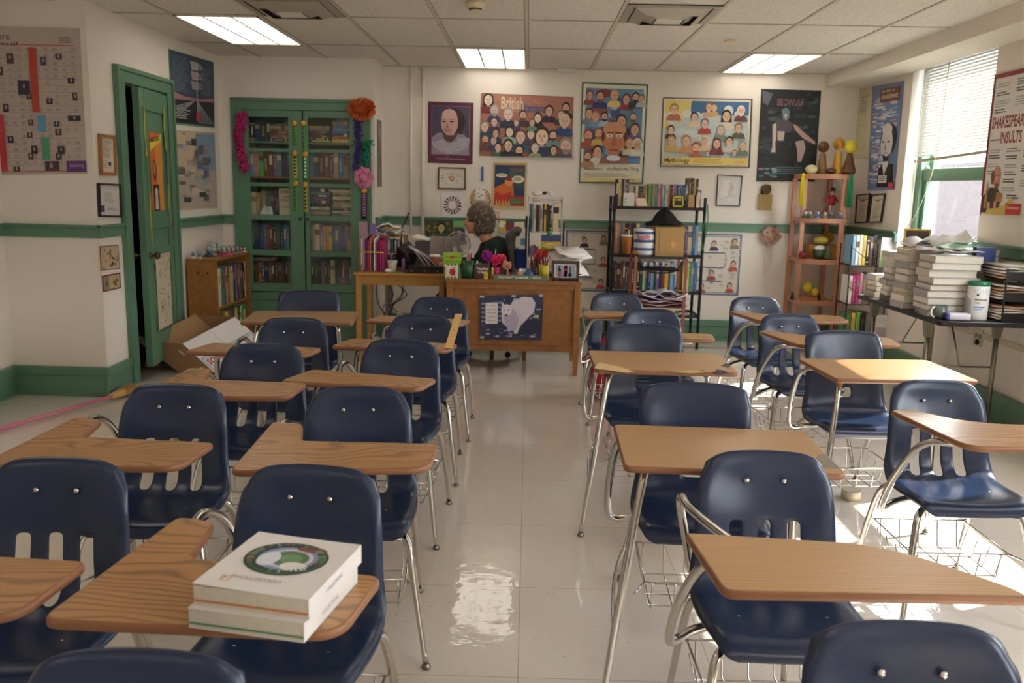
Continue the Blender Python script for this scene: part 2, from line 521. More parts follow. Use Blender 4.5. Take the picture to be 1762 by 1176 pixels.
# windows
def window(i, y0, y1):
    g = G()
    xf = XWIN - 0.07
    g.box(xf, XWIN + 0.04, y0, y0 + 0.07, WZ0, WZ1, GREEN); g.box(xf, XWIN + 0.04, y1 - 0.07, y1, WZ0, WZ1, GREEN)
    g.box(xf + .001, XWIN + 0.039, y0 + .07, y1 - .07, WZ0, WZ0 + 0.06, GREEN); g.box(xf + .001, XWIN + 0.039, y0 + .07, y1 - .07, WZ1 - 0.05, WZ1, GREEN)
    g.box(xf - 0.10, xf, y0, y1, WZ0 - 0.0, WZ0 + 0.03, GREEN)
    o = struct('window_%d' % i, g, bevel=0.004)
    s = G()
    a, b = y0 + 0.07, y1 - 0.07
    s.box(xf + 0.03, xf + 0.07, a, a + 0.06, WZ0 + 0.06, 1.70, GREEN); s.box(xf + 0.03, xf + 0.07, b - 0.06, b, WZ0 + 0.06, 1.70, GREEN)
    s.box(xf + 0.02, xf + 0.075, a, b, 1.60, 1.70, GREEN); s.box(xf + 0.03, xf + 0.07, a, b, WZ0 + 0.06, WZ0 + 0.12, GREEN)
    s.box(xf + 0.075, xf + 0.11, a, a + 0.05, 1.60, WZ1 - 0.05, GREEN); s.box(xf + 0.075, xf + 0.11, b - 0.05, b, 1.60, WZ1 - 0.05, GREEN)
    s.build('sash', o, bevel=0.004)
    p = G(); p.box(xf + 0.048, xf + 0.052, a + 0.05, b - 0.05, WZ0 + 0.1, 1.62, GLASS)
    p.box(xf + 0.09, xf + 0.094, a + 0.04, b - 0.04, 1.68, WZ1 - 0.04, GLASS)
    p.build('pane', o)
    k = G(); k.lathe([(0.004, -0.02), (0.018, -0.012), (0.02, 0.0), (0.012, 0.012), (0.002, 0.016)], (xf + 0.01, y1 - 0.16, 1.71), CHROME, 10)
    k.build('latch', o)
    return o
for i, (a, b) in enumerate(WINS): window(i + 1, a, b)
def blind(y0, y1, zbot, label, tilt=0.0):
    xb = XWIN - 0.11
    t = thing('window_blind', label, 'blind', (xb, (y0 + y1) / 2, 0), group='white blinds in the windows')
    w = (y1 - y0) / 2 - 0.05
    hg = G(); hg.box(-0.03, 0.03, -w, w, WZ1 - 0.06, WZ1 - 0.005, WHITE); hg.build('head_rail', t, bevel=0.003)
    sg = G(); n = int((WZ1 - 0.08 - zbot) / 0.024)
    for k in range(n):
        z = WZ1 - 0.08 - k * 0.024
        dz = tilt * (k / n) ** 6
        a = math.radians(68)
        pts = []
        for q in (-1, -0.33, 0.33, 1):
            pts.append((q * 0.0145 * math.cos(a), q * 0.0145 * math.sin(a) + 0.0015 * (1 - q * q)))
        vs = [(p[0], -w, z + p[1] + dz) for p in pts] + [(p[0], w, z + p[1] - dz) for p in pts]
        sg.add(vs, [(j, j + 1, j + 5, j + 4) for j in range(3)], BLIND, True)
    sg.build('slats', t)
    bg_ = G(); bg_.hexa([(-0.014, -w, zbot - 0.03 + tilt), (0.014, -w, zbot - 0.03 + tilt), (0.014, w, zbot - 0.03 - tilt), (-0.014, w, zbot - 0.03 - tilt)],
                        [(-0.014, -w, zbot - 0.008 + tilt), (0.014, -w, zbot - 0.008 + tilt), (0.014, w, zbot - 0.008 - tilt), (-0.014, w, zbot - 0.008 - tilt)], mat('blind_rail', '#b7a888', 0.5))
    bg_.build('bottom_rail', t)
    cg = G()
    for q in (-0.8, 0.0, 0.8): cg.sweep([(-0.016, q * w, WZ1 - 0.06), (-0.016, q * w, zbot - 0.01)], 0.0012, WHITE, 4)
    cg.sweep([(-0.03, w * 0.86, WZ1 - 0.06), (-0.035, w * 0.86, 1.25)], 0.003, WHITE, 5)
    cg.sweep(catmull([(-0.03, w * 0.2, WZ1 - 0.06), (-0.03, w * 0.3, 1.8), (-0.05, w * 0.55, 1.4), (-0.08, w * 0.95, 1.12)]), 0.003, mat('cord', '#b9a983', 0.8), 5)
    cg.build('cord', t)
blind(WINS[0][0], WINS[0][1], 1.80, 'white horizontal slat blind in the window beyond the insults poster', 0.02)
for i, (a, b) in enumerate(WINS[1:]):
    blind(a, b, 1.55 if i == 0 else 2.25, 'white horizontal slat blind in the %s window outside the picture' % ['second', 'third', 'fourth'][i])

# trim: chair rails, baseboards
def rail(p0, p1, n, name, z0=RAIL0, z1=RAIL1, th=0.022):
    p0, p1, n = Vector(p0 + (0,)), Vector(p1 + (0,)), Vector(n + (0,))
    g = G()
    def bar(a, b, t):
        q = [p0, p1, p1 + n * t, p0 + n * t]
        g.hexa([(v.x, v.y, a) for v in q], [(v.x, v.y, b) for v in q], GREEN)
    bar(z0, z1, th); bar(z1 - 0.018, z1, th + 0.012)
    return struct(name, g, bevel=0.003)
def base(p0, p1, n, name):
    p0, p1, n = Vector(p0 + (0,)), Vector(p1 + (0,)), Vector(n + (0,))
    g = G()
    for a, b, t in ((0, 0.145, 0.018), (0.145, 0.205, 0.030)):
        q = [p0, p1, p1 + n * t, p0 + n * t]
        g.hexa([(v.x, v.y, a) for v in q], [(v.x, v.y, b) for v in q], GREEN)
    q = [p0, p1, p1 + n * 0.032, p0 + n * 0.032]
    g.hexa([(v.x, v.y, 0) for v in q], [(v.x, v.y, 0.018) for v in q], GREEN)
    return struct(name, g, bevel=0.004)
T = 1
def nt_():
    global T
    T += 1
    return 'trim_%d' % T
rail((XRET, YB), (XR, YB), (0, -1), nt_()); base((XRET, YB), (XR, YB), (0, -1), 'baseboard_back')
rail((XRET, YALC), (XRET, YB), (1, 0), nt_()); base((XRET, YALC), (XRET, YB), (1, 0), 'baseboard_return')
rail((XL, YALC), (CX0, YALC), (0, -1), nt_())
rail((XL, DY1 + 0.12), (XL, YALC), (1, 0), nt_()); base((XL, DY1 + 0.12), (XL, YALC), (1, 0), 'baseboard_left_rear')
rail((XL, YBUMP - 0.02), (XL, DY0 - 0.12), (1, 0), nt_()); base((XL, YBUMP - 0.03), (XL, DY0 - 0.12), (1, 0), 'baseboard_left')
rail((XLO, YBUMP), (XL, YBUMP), (0, -1), nt_()); base((XLO, YBUMP), (XL, YBUMP), (0, -1), 'baseboard_chimney')
rail((XLO, YFRONT), (XLO, YBUMP), (1, 0), nt_()); base((XLO, YFRONT), (XLO, YBUMP), (1, 0), 'baseboard_far_left')
base((XR, YFRONT), (XR, YB), (-1, 0), 'baseboard_right')
for i in range(0, len(ys), 2): rail((XR, ys[i]), (XR, ys[i + 1]), (-1, 0), nt_())
# flush plaster board strip under the windows
g = G(); g.box(XR - 0.006, XR, 2.5, 7.0, 0.52, 0.56, mat('wood_strip', '#cdbfa8', 0.6)); struct(nt_(), g)

# door with casing
g = G()
for (a, b, c, d) in ((DY0 - 0.125, DY0, 0, DZ + 0.11), (DY1, DY1 + 0.11, 0, DZ + 0.11), (DY0, DY1, DZ, DZ + 0.11)):
    g.box(XL, XL + 0.025, a, b, c, d, GREEN)
g.box(XL, XL + 0.04, DY0 - 0.125, DY0 - 0.09, 0, DZ + 0.11, GREEN); g.box(XL, XL + 0.04, DY1 + 0.08, DY1 + 0.11, 0, DZ + 0.11, GREEN)
g.box(XL, XL + 0.04, DY0 - 0.09, DY1 + 0.08, DZ + 0.08, DZ + 0.11, GREEN)
g.box(XL - 0.1, XL, DY0 - 0.01, DY0 + 0.012, 0, DZ, GREEN); g.box(XL - 0.1, XL, DY1 - 0.012, DY1 + 0.01, 0, DZ, GREEN)
g.box(XL - 0.1, XL, DY0, DY1, DZ - 0.012, DZ + 0.01, GREEN)
struct(nt_(), g, bevel=0.004)
HX, HY = XL - 0.015, DY1 - 0.015        # hinge line; the leaf swings into the closet
LW = 0.66
ang = math.atan2(-0.30, -0.60)          # direction from hinge to free edge
ux, uy = -0.055 / 0.4, -1.0
fe = Vector((-2.80, 6.31, 0))
HX, HY = XL + 0.012, DY1 - 0.012        # hinge line; the leaf stands ajar towards the room
dv = Vector((fe.x - HX, fe.y - HY)); LW = dv.length; dv.normalize()
DBOT = 0.10
door = G()
g = G()
th = 0.04
g.box(0, LW, -th, 0, DBOT, DZ - 0.02, GREEN)
S = 0.10
fz = [(DBOT, 0.33), (0.86, 0.98), (1.12, 1.19), (DZ - 0.17, DZ - 0.02)]
for (z0, z1) in fz: g.box(S, LW - S, 0, 0.010, z0, z1, GREEN)
g.box(0, S, 0, 0.010, DBOT, DZ - 0.02, GREEN); g.box(LW - S, LW, 0, 0.010, DBOT, DZ - 0.02, GREEN)
g.box(S + 0.05, LW - S - 0.05, 0, 0.006, 0.38, 0.81, GREEN)
dO = g.build('door_1', bevel=0.003); dO['kind'] = 'structure'
# local x runs from hinge to free edge, local +y faces the room
a = math.atan2(dv.y, dv.x)
dO.location = (HX, HY, 0); dO.rotation_euler = (0, 0, a)
DM = Matrix.Translation((HX, HY, 0)) @ Matrix.Rotation(a, 4, 'Z')
k = G()
KB = mat('old_bronze', '#5b4a33', 0.35, 0.9, var=0.2, vscale=40)
k.X = Matrix.Rotation(math.radians(-90), 4, 'X')
k.lathe([(0.026, 0.0), (0.026, 0.006), (0.010, 0.010), (0.010, 0.03), (0.026, 0.042), (0.030, 0.055), (0.022, 0.068), (0.004, 0.072)], (LW - 0.06, -0.93, 0.010), KB, 16)
k.lathe([(0.026, 0.0), (0.026, -0.006), (0.010, -0.010), (0.010, -0.03), (0.026, -0.042), (0.030, -0.055), (0.022, -0.068), (0.004, -0.072)][::-1], (LW - 0.06, -0.93, -th), KB, 16)
k.build('door_knob', dO)

# ceiling lights, vents, detectors
def ceiling_light(cx, cy, label, grp='square-celled ceiling lights'):
    t = thing('ceiling_light', label, 'ceiling light', (cx, cy, ZC), group=grp)
    w, l = 0.295, 0.60
    f = G()
    FR = mat('light_frame', '#d8d2c4', 0.5)
    for (a, b, c, d) in ((-w, w, -l, -l + 0.016), (-w, w, l - 0.016, l), (-w, -w + 0.016, -l, l), (w - 0.016, w, -l, l)):
        f.box(a, b, c, d, -0.012, -0.003, FR)
    f.build('frame', t)
    lv = G()
    for k in range(1, 3): x = -w + 2 * w * k / 3; lv.box(x - 0.008, x + 0.008, -l + 0.016, l - 0.016, -0.010, -0.0055, WHITE)
    for k in range(1, 6): y = -l + 2 * l * k / 6; lv.box(-w + 0.016, w - 0.016, y - 0.006, y + 0.006, -0.009, -0.0055, WHITE)
    lv.build('louver', t)
    d = G(); d.box(-w + 0.016, w - 0.016, -l + 0.016, l - 0.016, -0.0052, -0.0042, LAMPM); d.build('diffuser', t)
ccx = lambda k: -0.046 + 0.61 * (k + 0.5)
ccy = lambda r: rows[r] - 0.61 if False else rows[r] + 0.61
ceiling_light(ccx(-4), rows[1] - 0.61, 'lit rectangular ceiling light above the green closet door side of the room')
ceiling_light(ccx(-1), rows[0] - 0.61, 'lit rectangular ceiling light nearest the back wall, above the grey-haired teacher')
ceiling_light(ccx(3), rows[0] - 0.61, 'lit rectangular ceiling light beside the window beam at the right')
for (k, r) in ((-4, 4), (0, 3), (3, 3), (-4, 7), (0, 6), (3, 6)):
    ceiling_light(ccx(k), rows[r] - 0.61, 'lit rectangular ceiling light over the rows of desks, outside the picture')
def vent(cx, cy, label):
    t = thing('ceiling_vent', label, 'vent', (cx, cy, ZC), group='ceiling vents')
    w = 0.295
    V1 = mat('vent_metal', '#a9a396', 0.45, 0.2)
    f = G()
    for i, (a, b, za, zb) in enumerate(((w, w - 0.05, -0.008, -0.014), (w - 0.06, w - 0.13, -0.012, -0.045), (w - 0.14, w - 0.20, -0.02, -0.05))):
        for q in range(4):
            M = Matrix.Rotation(math.pi / 2 * q, 4, 'Z')
            f.X = M
            f.add([(-a, -a, za), (a, -a, za), (b, -b, zb), (-b, -b, zb)], [(0, 1, 2, 3)], V1)
            f.add([(-a, -a, za), (a, -a, za), (b, -b, zb), (-b, -b, zb)], [(3, 2, 1, 0)], V1)
    f.X = Matrix.Identity(4)
    f.build('louver_ring', t)
    c = G(); c.box(-0.085, 0.085, -0.085, 0.085, -0.052, -0.046, WHITE); c.build('centre_plate', t)
    b = G(); b.box(-w, w, -w, w, -0.006, -0.004, mat('vent_inside', '#4b4842', 0.8)); b.build('backing', t)
vent(ccx(-3), rows[2] - 0.305, 'square metal ceiling vent beside the left lit ceiling light')
vent(ccx(1), rows[2] - 0.305, 'square metal ceiling vent near the small round sprinkler cap')
g = G(); BE = mat('beige_plastic', '#d8c9a4', 0.4)
p = at(818, 4, z=ZC)
g.lathe([(0.03, -0.055), (0.035, -0.05), (0.04, -0.035), (0.055, -0.03), (0.06, -0.012), (0.062, 0.0)], (p.x, p.y, ZC - 0.001), BE, 20)
g.lathe([(0.037, -0.047), (0.041, -0.047), (0.041, -0.040), (0.037, -0.040)], (p.x, p.y, ZC), BLACK, 20)
tag(g.build('smoke_detector'), 'beige round smoke detector hanging from the middle of the ceiling', 'smoke detector')
g = G(); p = at(1257, 70, z=ZC)
g.lathe([(0.01, -0.02), (0.03, -0.016), (0.042, -0.008), (0.045, 0.0)], (p.x, p.y, ZC - 0.001), BE, 18)
tag(g.build('sprinkler_cap'), 'small round yellowish sprinkler cap on the ceiling right of the vent', 'sprinkler cap')
g = G(); p = at(975, 121, z=ZC - 0.01)
g.box(p.x - 0.09, p.x + 0.09, 8.56, 8.655, ZC - 0.03, ZC - 0.005, WHITE)
tag(g.build('wireless_box', bevel=0.004), 'flat white box where the back wall meets the ceiling', 'box')
# pipes on the back wall
for i, px in enumerate((707, 728)):
    g = G(); x = at(px, 200, y=8.63).x; r = 0.012 if i == 0 else 0.016
    g.sweep([(x, 8.63, 1.0 if i == 0 else 0.78), (x, 8.63, ZC - 0.004)], r, WALL, 10)
    for z in (1.35, 2.0): g.box(x - 0.03, x + 0.03, 8.645, 8.659, z - 0.012, z + 0.012, WALL)
    tag(g.build('conduit_pipe'), ['thin cream conduit pipe nearest the corner on the back wall', 'thicker cream conduit pipe beside the ruffed portrait poster'][i], 'pipe', 'cream pipes up the back wall')
# pale brick building across the street
def brick_mat():
    m = bpy.data.materials.new('pale_brick'); m.use_nodes = True; nt = m.node_tree; b = nt.nodes['Principled BSDF']
    br = nt.nodes.new('ShaderNodeTexBrick'); tc = nt.nodes.new('ShaderNodeTexCoord'); mp = nt.nodes.new('ShaderNodeMapping')
    mp.inputs['Rotation'].default_value = (0, math.radians(90), math.radians(90))
    b.inputs['Specular IOR Level'].default_value = 0; b.inputs['Roughness'].default_value = 1; br.inputs['Scale'].default_value = 1; br.inputs['Brick Width'].default_value = 0.22; br.inputs['Row Height'].default_value = 0.075; br.inputs['Mortar Size'].default_value = 0.008
    br.inputs['Color1'].default_value = (0.062, 0.052, 0.052, 1); br.inputs['Color2'].default_value = (0.052, 0.044, 0.044, 1); br.inputs['Mortar'].default_value = (0.075, 0.072, 0.072, 1)
    nt.links.new(tc.outputs['Object'], mp.inputs[0]); nt.links.new(mp.outputs[0], br.inputs[0]); nt.links.new(br.outputs[0], b.inputs['Base Color'])
    return m
g = G(); g.box(16.0, 17.0, -12, 45, -4, 2.7, brick_mat())
tag(g.build('brick_building'), 'pale brick building seen through the lower window pane', 'building')
g = G(); g.box(XO + 0.02, 60, -30, 60, -4.1, -4.0, mat('ground_outside', '#4a4844', 1.0, spec=0.0))
o = g.build('ground_outside'); o['kind'] = 'structure'
# ---------------------------------------------------------------- student desks (chair and writing top on one frame)
US = [-1, -.94, -.82, -.66, -.5, -.33, -.2, -.085, .085, .2, .33, .5, .66, .82, .94, 1]
def shell(kind):
    if kind == 'A':
        prof = [(-.372, .395), (-.386, .412), (-.388, .432), (-.372, .447), (-.30, .449), (-.22, .442), (-.15, .443), (-.10, .454), (-.068, .478),
                (-.055, .515), (-.048, .56), (-.040, .605), (-.037, .620), (-.033, .642), (-.024, .69), (-.014, .735), (-.005, .772), (.004, .792), (.014, .798), (.024, .788)]
        hws = [.135, .165, .18, .19, .203, .207, .207, .206, .203, .197, .190, .188, .187, .186, .181, .174, .166, .158, .154, .152]
        slots = [(4, 5), (7, 8), (10, 11)]; srow = (7, 12)
    else:
        prof = [(-.372, .395), (-.386, .412), (-.388, .432), (-.372, .447), (-.30, .447), (-.22, .436), (-.15, .436), (-.10, .447), (-.068, .47),
                (-.055, .515), (-.050, .56), (-.043, .605), (-.036, .64), (-.026, .69), (-.014, .75), (-.004, .80), (.004, .825), (.014, .833), (.024, .822)]
        hws = [.15, .18, .19, .20, .213, .217, .217, .215, .208, .198, .190, .190, .190, .191, .191, .189, .184, .178, .175]
        slots = [(6, 9)]; srow = (9, 10)
    vs, fs = [], []
    n = len(US)
    for i, ((y, z), hw) in enumerate(zip(prof, hws)):
        t = i / (len(prof) - 1)
        for u in US:
            x = u * hw
            yy, zz = y, z
            e = u * u
            if i <= 7:                      # seat: dished, edges turned down
                zz += 0.012 * e * (1 if i > 2 else .3) - (0.022 if abs(u) == 1 else (0.004 if abs(u) > .9 else 0)) * (.15 if i < 2 else .5 if i == 2 else 1) - (0.004 if i in (4, 5, 6) and abs(u) < .6 else 0)
                if i == 7: yy += -0.012 * e
                if i == 8: pass
            else:                           # back: wraps forward a little, edges turned back
                yy += -0.030 * e * (1.0 if i < 15 else .6) + (0.020 if abs(u) == 1 else (0.004 if abs(u) > .9 else 0))
                if kind == 'A' and i in (14, 15) : yy += 0.008 * (1 - e)
                if i >= (16 if kind == 'A' else 15): zz -= (0.030 if kind == 'A' else 0.016) * e ** 4 + (0.010 * e if kind == 'B' else .006 * e)
            vs.append((x, yy, zz))
    for i in range(len(prof) - 1):
        for j in range(n - 1):
            if srow[0] <= i < srow[1] and any(a <= j < b for a, b in slots): continue
            fs.append((i * n + j, i * n + j + 1, (i + 1) * n + j + 1, (i + 1) * n + j))
    g = G(); g.add(vs, fs, NAVY, True)
    o = g.build('seat_shell')
    so_ = o.modifiers.new('s', 'SOLIDIFY'); so_.thickness = 0.008; so_.offset = 0
    ss = o.modifiers.new('ss', 'SUBSURF'); ss.levels = 2; ss.render_levels = 2
    bake(o)
    for p in o.data.polygons: p.use_smooth = True
    return o

TOPS = {
 'L': ([(-.272, -.68), (.26, -.66), (.28, -.43), (-.125, -.40), (-.155, -.21), (-.255, -.19)], [.04, .06, .03, .015, .03, .03]),
 'T': ([(-.20, -.64), (.35, -.62), (.40, -.40), (.33, -.355), (.04, -.36), (-.08, -.31), (-.17, -.18), (-.255, -.20)], [.07, .05, .03, .05, .1, .08, .03, .02]),
 'P': ([(-.27, -.69), (.325, -.69), (.31, -.645), (.19, -.50), (.09, -.44), (-.29, -.40)], [.03, .012, .03, .06, .08, .02]),
 'F': ([(-.34, -.61), (.22, -.63), (.25, -.45), (-.29, -.38)], [.04, .05, .03, .04]),
 'B': ([(-.285, -.63), (.325, -.63), (.325, -.19), (-.29, -.19)], [.03, .03, .03, .03]),
}
TOPZ = .73
def make_desk(kind, top):
    t = thing('student_desk', None, 'student desk')
    sh = shell('B' if kind == 'B' else 'A'); sh.parent = t
    if kind == 'A':
        for sx in (-.05, .05):
            g = G(); g.X = Matrix.Translation((sx, -.0245, .724)) @ Matrix.Rotation(math.radians(90), 4, 'X')
            g.lathe([(.0075, 0.0), (.007, .003), (.004, .005), (.0008, .0057)], (0, 0, -0.001), CHROME, 10); g.build('rivet', t)
        for sx in (-.11, .11):
            g = G(); g.lathe([(.007, 0), (.006, .003), (.001, .005)], (sx, -.245, .4455), CHROME, 10); g.build('rivet', t)
    # writing top
    pts, rr = TOPS[top]
    out = roundpoly(pts, rr, 6)
    ob = out
    g = G()
    n = len(out); c = Vector((sum(p.x for p in out) / n, sum(p.y for p in out) / n))
    def inset(d):
        res = []
        for i in range(n):
            a, b, q = out[i - 1], out[(i + 1) % n], out[i]
            tt = (b - a)
            nn = Vector((-tt.y, tt.x)).normalized() if tt.length > 1e-9 else Vector((0, 0))
            res.append(q + nn * d)
        return res
    lay = [(inset(.006), TOPZ - .020), (inset(.0015), TOPZ - .017), (out, TOPZ - .010), (inset(.0012), TOPZ - .0035), (inset(.004), TOPZ - .0008), (inset(.0065), TOPZ)]
    vs = [(p.x, p.y, z) for ps, z in lay for p in ps]
    WM = OAK_FIG if top in 'LTF' else OAK_FINE
    for k in range(5):
        g.add(vs[k * n:(k + 2) * n], [(i, (i + 1) % n, n + (i + 1) % n, n + i) for i in range(n)], EDGE, True)
    g.add(vs[5 * n:], [tuple(range(n))], WM); g.add(vs[:n], [tuple(range(n - 1, -1, -1))], EDGE)
    g.build('desktop', t)
    # legs
    R1 = .0125
    if kind == 'A':
        fl = [(.245, -.43, .012), (.215, -.385, .20), (.195, -.355, .33), (.180, -.335, .385), (.145, -.31, .408), (.10, -.30, .412)]
        rl = [(.205, .09, .012), (.195, .03, .22), (.185, -.02, .35), (.170, -.045, .392), (.135, -.06, .412), (.09, -.065, .415)]
        LR = [(fl, 1), (fl, -1), (rl, 1), (rl, -1)]
    else:
        ftop = [(.325, -.68, .012), (.275, -.60, .33), (.225, -.52, .62), (.205, -.49, .680), (.165, -.46, .700), (.11, -.44, .700)]
        ftop_r = [(.235, -.50, .012), (.235, -.48, .33), (.23, -.46, .62), (.22, -.45, .680), (.175, -.44, .700), (.11, -.43, .700)]
        rl = [(.215, .20, .012), (.200, .09, .20), (.185, .0, .35), (.170, -.03, .392), (.135, -.05, .412), (.09, -.06, .412)]
        LR = [(ftop, -1), (ftop_r, 1), (rl, 1), (rl, -1)]
    for path, sx in LR:
        g = G(); P = catmull([(x * sx, y, z) for (x, y, z) in path], 5)
        P = [Vector((path[0][0] * sx, path[0][1], .012))] + P[1:]
        rad = [R1 * (.72 + .28 * min(1, q.z / .30)) for q in P]
        g.sweep(P, rad, CHROME, 10)
        x, y = path[0][0] * sx, path[0][1]
        g.lathe([(.013, .0), (.015, .004), (.013, .012), (.007, .017), (.004, .03)], (x, y, 0), STEEL, 10)
        g.build('leg', t)
    # frame below the seat
    g = G()
    if kind == 'A':
        g.sweep([(-.10, -.30, .412), (.10, -.30, .412)], R1, CHROME, 10)
        g.sweep([(-.09, -.065, .415), (.09, -.065, .415)], R1, CHROME, 10)
        for sx in (-1, 1): g.sweep(catmull([(sx * .14, -.31, .406), (sx * .145, -.18, .404), (sx * .14, -.06, .410)], 4), .010, CHROME, 8)
    else:
        g.sweep([(-.09, -.06, .412), (.09, -.06, .412)], R1, CHROME, 10)
        for sx in (-1, 1): g.sweep(catmull([(sx * .135, -.05, .410), (sx * .15, -.20, .405), (sx * .13, -.33, .405), (sx * .05, -.35, .405), (0, -.35, .405)], 5), .0115, CHROME, 8)
    g.build('seat_frame', t)
    # tubes that carry the writing top, on the sitter's right
    g = G()
    if kind == 'A':
        g.sweep(catmull([(-.150, -.20, .403), (-.215, -.205, .385), (-.262, -.235, .375), (-.285, -.275, .40), (-.285, -.33, .50), (-.265, -.40, .62), (-.235, -.455, .685), (-.17, -.50, .698), (0.0, -.54, .699), (.12, -.54, .699)], 6), R1, CHROME, 10)
        g.build('desk_support', t)
        if top != 'T':
         g = G()
         g.sweep(catmull([(-.125, -.055, .412), (-.175, .0, .45), (-.20, .015, .56), (-.222, -.015, .65), (-.235, -.09, .700), (-.232, -.17, .7005), (-.20, -.30, .7005), (-.16, -.42, .7005), (-.12, -.50, .7005)], 6), .0115, CHROME, 10)
         g.build('desk_support', t)
    else:
        g.sweep(catmull([(-.14, -.17, .403), (-.21, -.14, .39), (-.265, -.14, .385), (-.292, -.155, .42), (-.292, -.17, .54), (-.275, -.20, .655), (-.24, -.25, .694), (-.18, -.33, .700), (-.10, -.44, .700), (.0, -.44, .700)], 6), R1, CHROME, 10)
        g.build('desk_support', t)
        g = G()
        g.sweep([(-.12, -.44, .700), (.12, -.43, .700)], R1, CHROME, 10); g.build('top_bar', t); g = G()
        g.sweep(catmull([(-.292, -.62, .20), (-.27, -.30, .25), (-.20, -.04, .30)], 4), .007, CHROME, 8)
        g.build('cross_bar', t)
    # wire book basket
    g = G(); z1, z0 = (.235, .135)
    x1, ya, yb = .175, -.30, .02
    W_ = .0028
    rim = [(-x1, ya, z1), (x1, ya, z1), (x1, yb, z1), (-x1, yb, z1), (-x1, ya, z1)]
    for a, b in zip(rim, rim[1:]): g.sweep([a, b], .0034, CHROME, 5)
    for k in range(5):
        x = -x1 * .85 + k * x1 * .425
        g.sweep([(x, ya, z1), (x, ya + .02, z0), (x, yb - .02, z0), (x, yb, z1)], W_, CHROME, 5)
    for k in range(4):
        y = ya + .04 + k * (yb - ya - .08) / 3
        g.sweep([(-x1, y, z1 - .02), (-x1 + .02, y, z0), (x1 - .02, y, z0), (x1, y, z1 - .02)], W_, CHROME, 5)
    for sx in (-1, 1): g.sweep([(sx * x1, ya, z1), (sx * .214, -.385, .235)], .0034, CHROME, 5); g.sweep([(sx * x1, yb, z1), (sx * .196, .035, .235)], .0034, CHROME, 5)
    g.build('book_basket', t)
    return t

PROTO = {}
DESKS = {}
def desk(key, kind, top, px0, px1, py, rz, label):
    zt = .798 if kind == 'A' else .838
    p = at((px0 + px1) / 2, py, z=zt)
    k = (kind, top)
    if k in PROTO: o = copy_thing(PROTO[k])
    else: o = PROTO[k] = make_desk(kind, top)
    o.location = (p.x, p.y, 0); o.rotation_euler = (0, 0, math.radians(rz))
    tag(o, label, 'student desk', 'navy chair desks in the left rows' if p.x < 0.1 else 'navy chair desks in the right rows')
    DESKS[key] = o
    return o
desk('b', 'A', 'L', 420, 655, 803, -4, 'navy chair desk with two white paperback books lying on its brown top')
desk('a', 'A', 'L', -15, 218, 790, 1, 'navy chair desk cut by the lower left picture edge, left of the white books')
desk('c', 'A', 'L', 215, 390, 662, 1, 'second navy chair desk of the far left row, whorled brown top with pale scratches')
desk('d', 'A', 'L', 530, 705, 667, 5, 'navy chair desk with boldly figured brown top, right behind the one carrying books')
desk('e', 'A', 'L', 388, 520, 592, 2, 'navy chair desk whose brown top reaches back beside the broom head')
desk('f', 'A', 'F', 628, 755, 585, -5, 'navy chair desk with plain brown top directly in front of the one holding the ruler')
desk('g', 'A', 'F', 450, 563, 547, 0, 'navy chair desk whose narrow top overlaps the white side of the cardboard box')
desk('h', 'A', 'F', 676, 778, 541, -2, 'navy chair desk with a wooden ruler lying on its top')
desk('i', 'A', 'F', 706, 800, 516, -3, 'rearmost navy riveted chair desk left of the aisle, by the sheep picture')
desk('j', 'B', 'B', 483, 580, 498, 6, 'solid-backed navy chair desk without rivets in front of the green book cabinet')
desk('k', 'A', 'L', 45, 425, 1125, 0, 'nearest left navy chair, only its top edge showing at the bottom of the picture')
desk('l', 'A', 'F', 1019, 1102, 504, 7, 'navy riveted chair desk right against the brown end of the teacher desk')
desk('m', 'A', 'F', 1073, 1167, 532, 3, 'navy chair desk mostly hidden between the cart and a solid-backed chair')
desk('n', 'B', 'B', 1046, 1172, 556, 0, 'solid-backed navy chair desk with chipped dark patches on its light top')
desk('o', 'B', 'B', 1115, 1278, 657, -2, 'solid-backed navy chair desk with arched back and a worn grey top corner')
desk('p', 'A', 'P', 1207, 1425, 778, 1, 'navy chair desk with smooth light brown top tapering right, large in the right foreground')
desk('q', 'A', 'T', 1258, 1340, 511, 8, 'rearmost right navy chair desk, on the bare floor before the pink corner shelf')
desk('r', 'A', 'T', 1308, 1408, 540, 6, 'slotted navy chair desk between the rearmost right one and a solid-backed chair')
desk('s', 'B', 'B', 1389, 1515, 567, 3, 'solid-backed navy chair desk with glare on its top, nearest the black folding table')
desk('t', 'A', 'T', 1537, 1685, 655, 1, 'slotted navy chair desk at the right edge with sunlit floor beneath its basket')
desk('u', 'A', 'P', 1408, 1725, 1075, 0, 'nearest right navy chair, its back cut by the bottom of the picture')

DESKS['i'].location.y += .13
DESKS['h'].location.y -= .03

def wear(key, label, polys, cols):
    o = DESKS[key]; M = (Matrix.Translation(o.location) @ Matrix.Rotation(o.rotation_euler.z, 4, 'Z')).inverted(); g = G()
    for k, (pl, c) in enumerate(zip(polys, cols)):
      g = G(); g.add([M @ (at(x, y, z=TOPZ) + Vector((0, 0, .0003 + .0001 * k))) for x, y in pl][::-1], [tuple(range(len(pl)))], mat('worn_' + c[1:], c, .7, var=.3, vscale=60))
      tag(g.build('worn_patch', o), label)
wear('n', 'chipped dark and pale worn patches', [[(1022, 634), (1030, 624), (1060, 630), (1092, 640), (1078, 642)], [(1228, 641), (1234, 636), (1246, 638), (1254, 642), (1240, 645)], [(1200, 641), (1208, 637), (1216, 640), (1208, 643)], [(1240, 630), (1250, 625), (1258, 630), (1252, 634)], [(1150, 641), (1190, 638), (1225, 641), (1190, 643)]], ['#c3a877', '#2c2f3a', '#3a3a40', '#4c4434', '#bfa26e'])
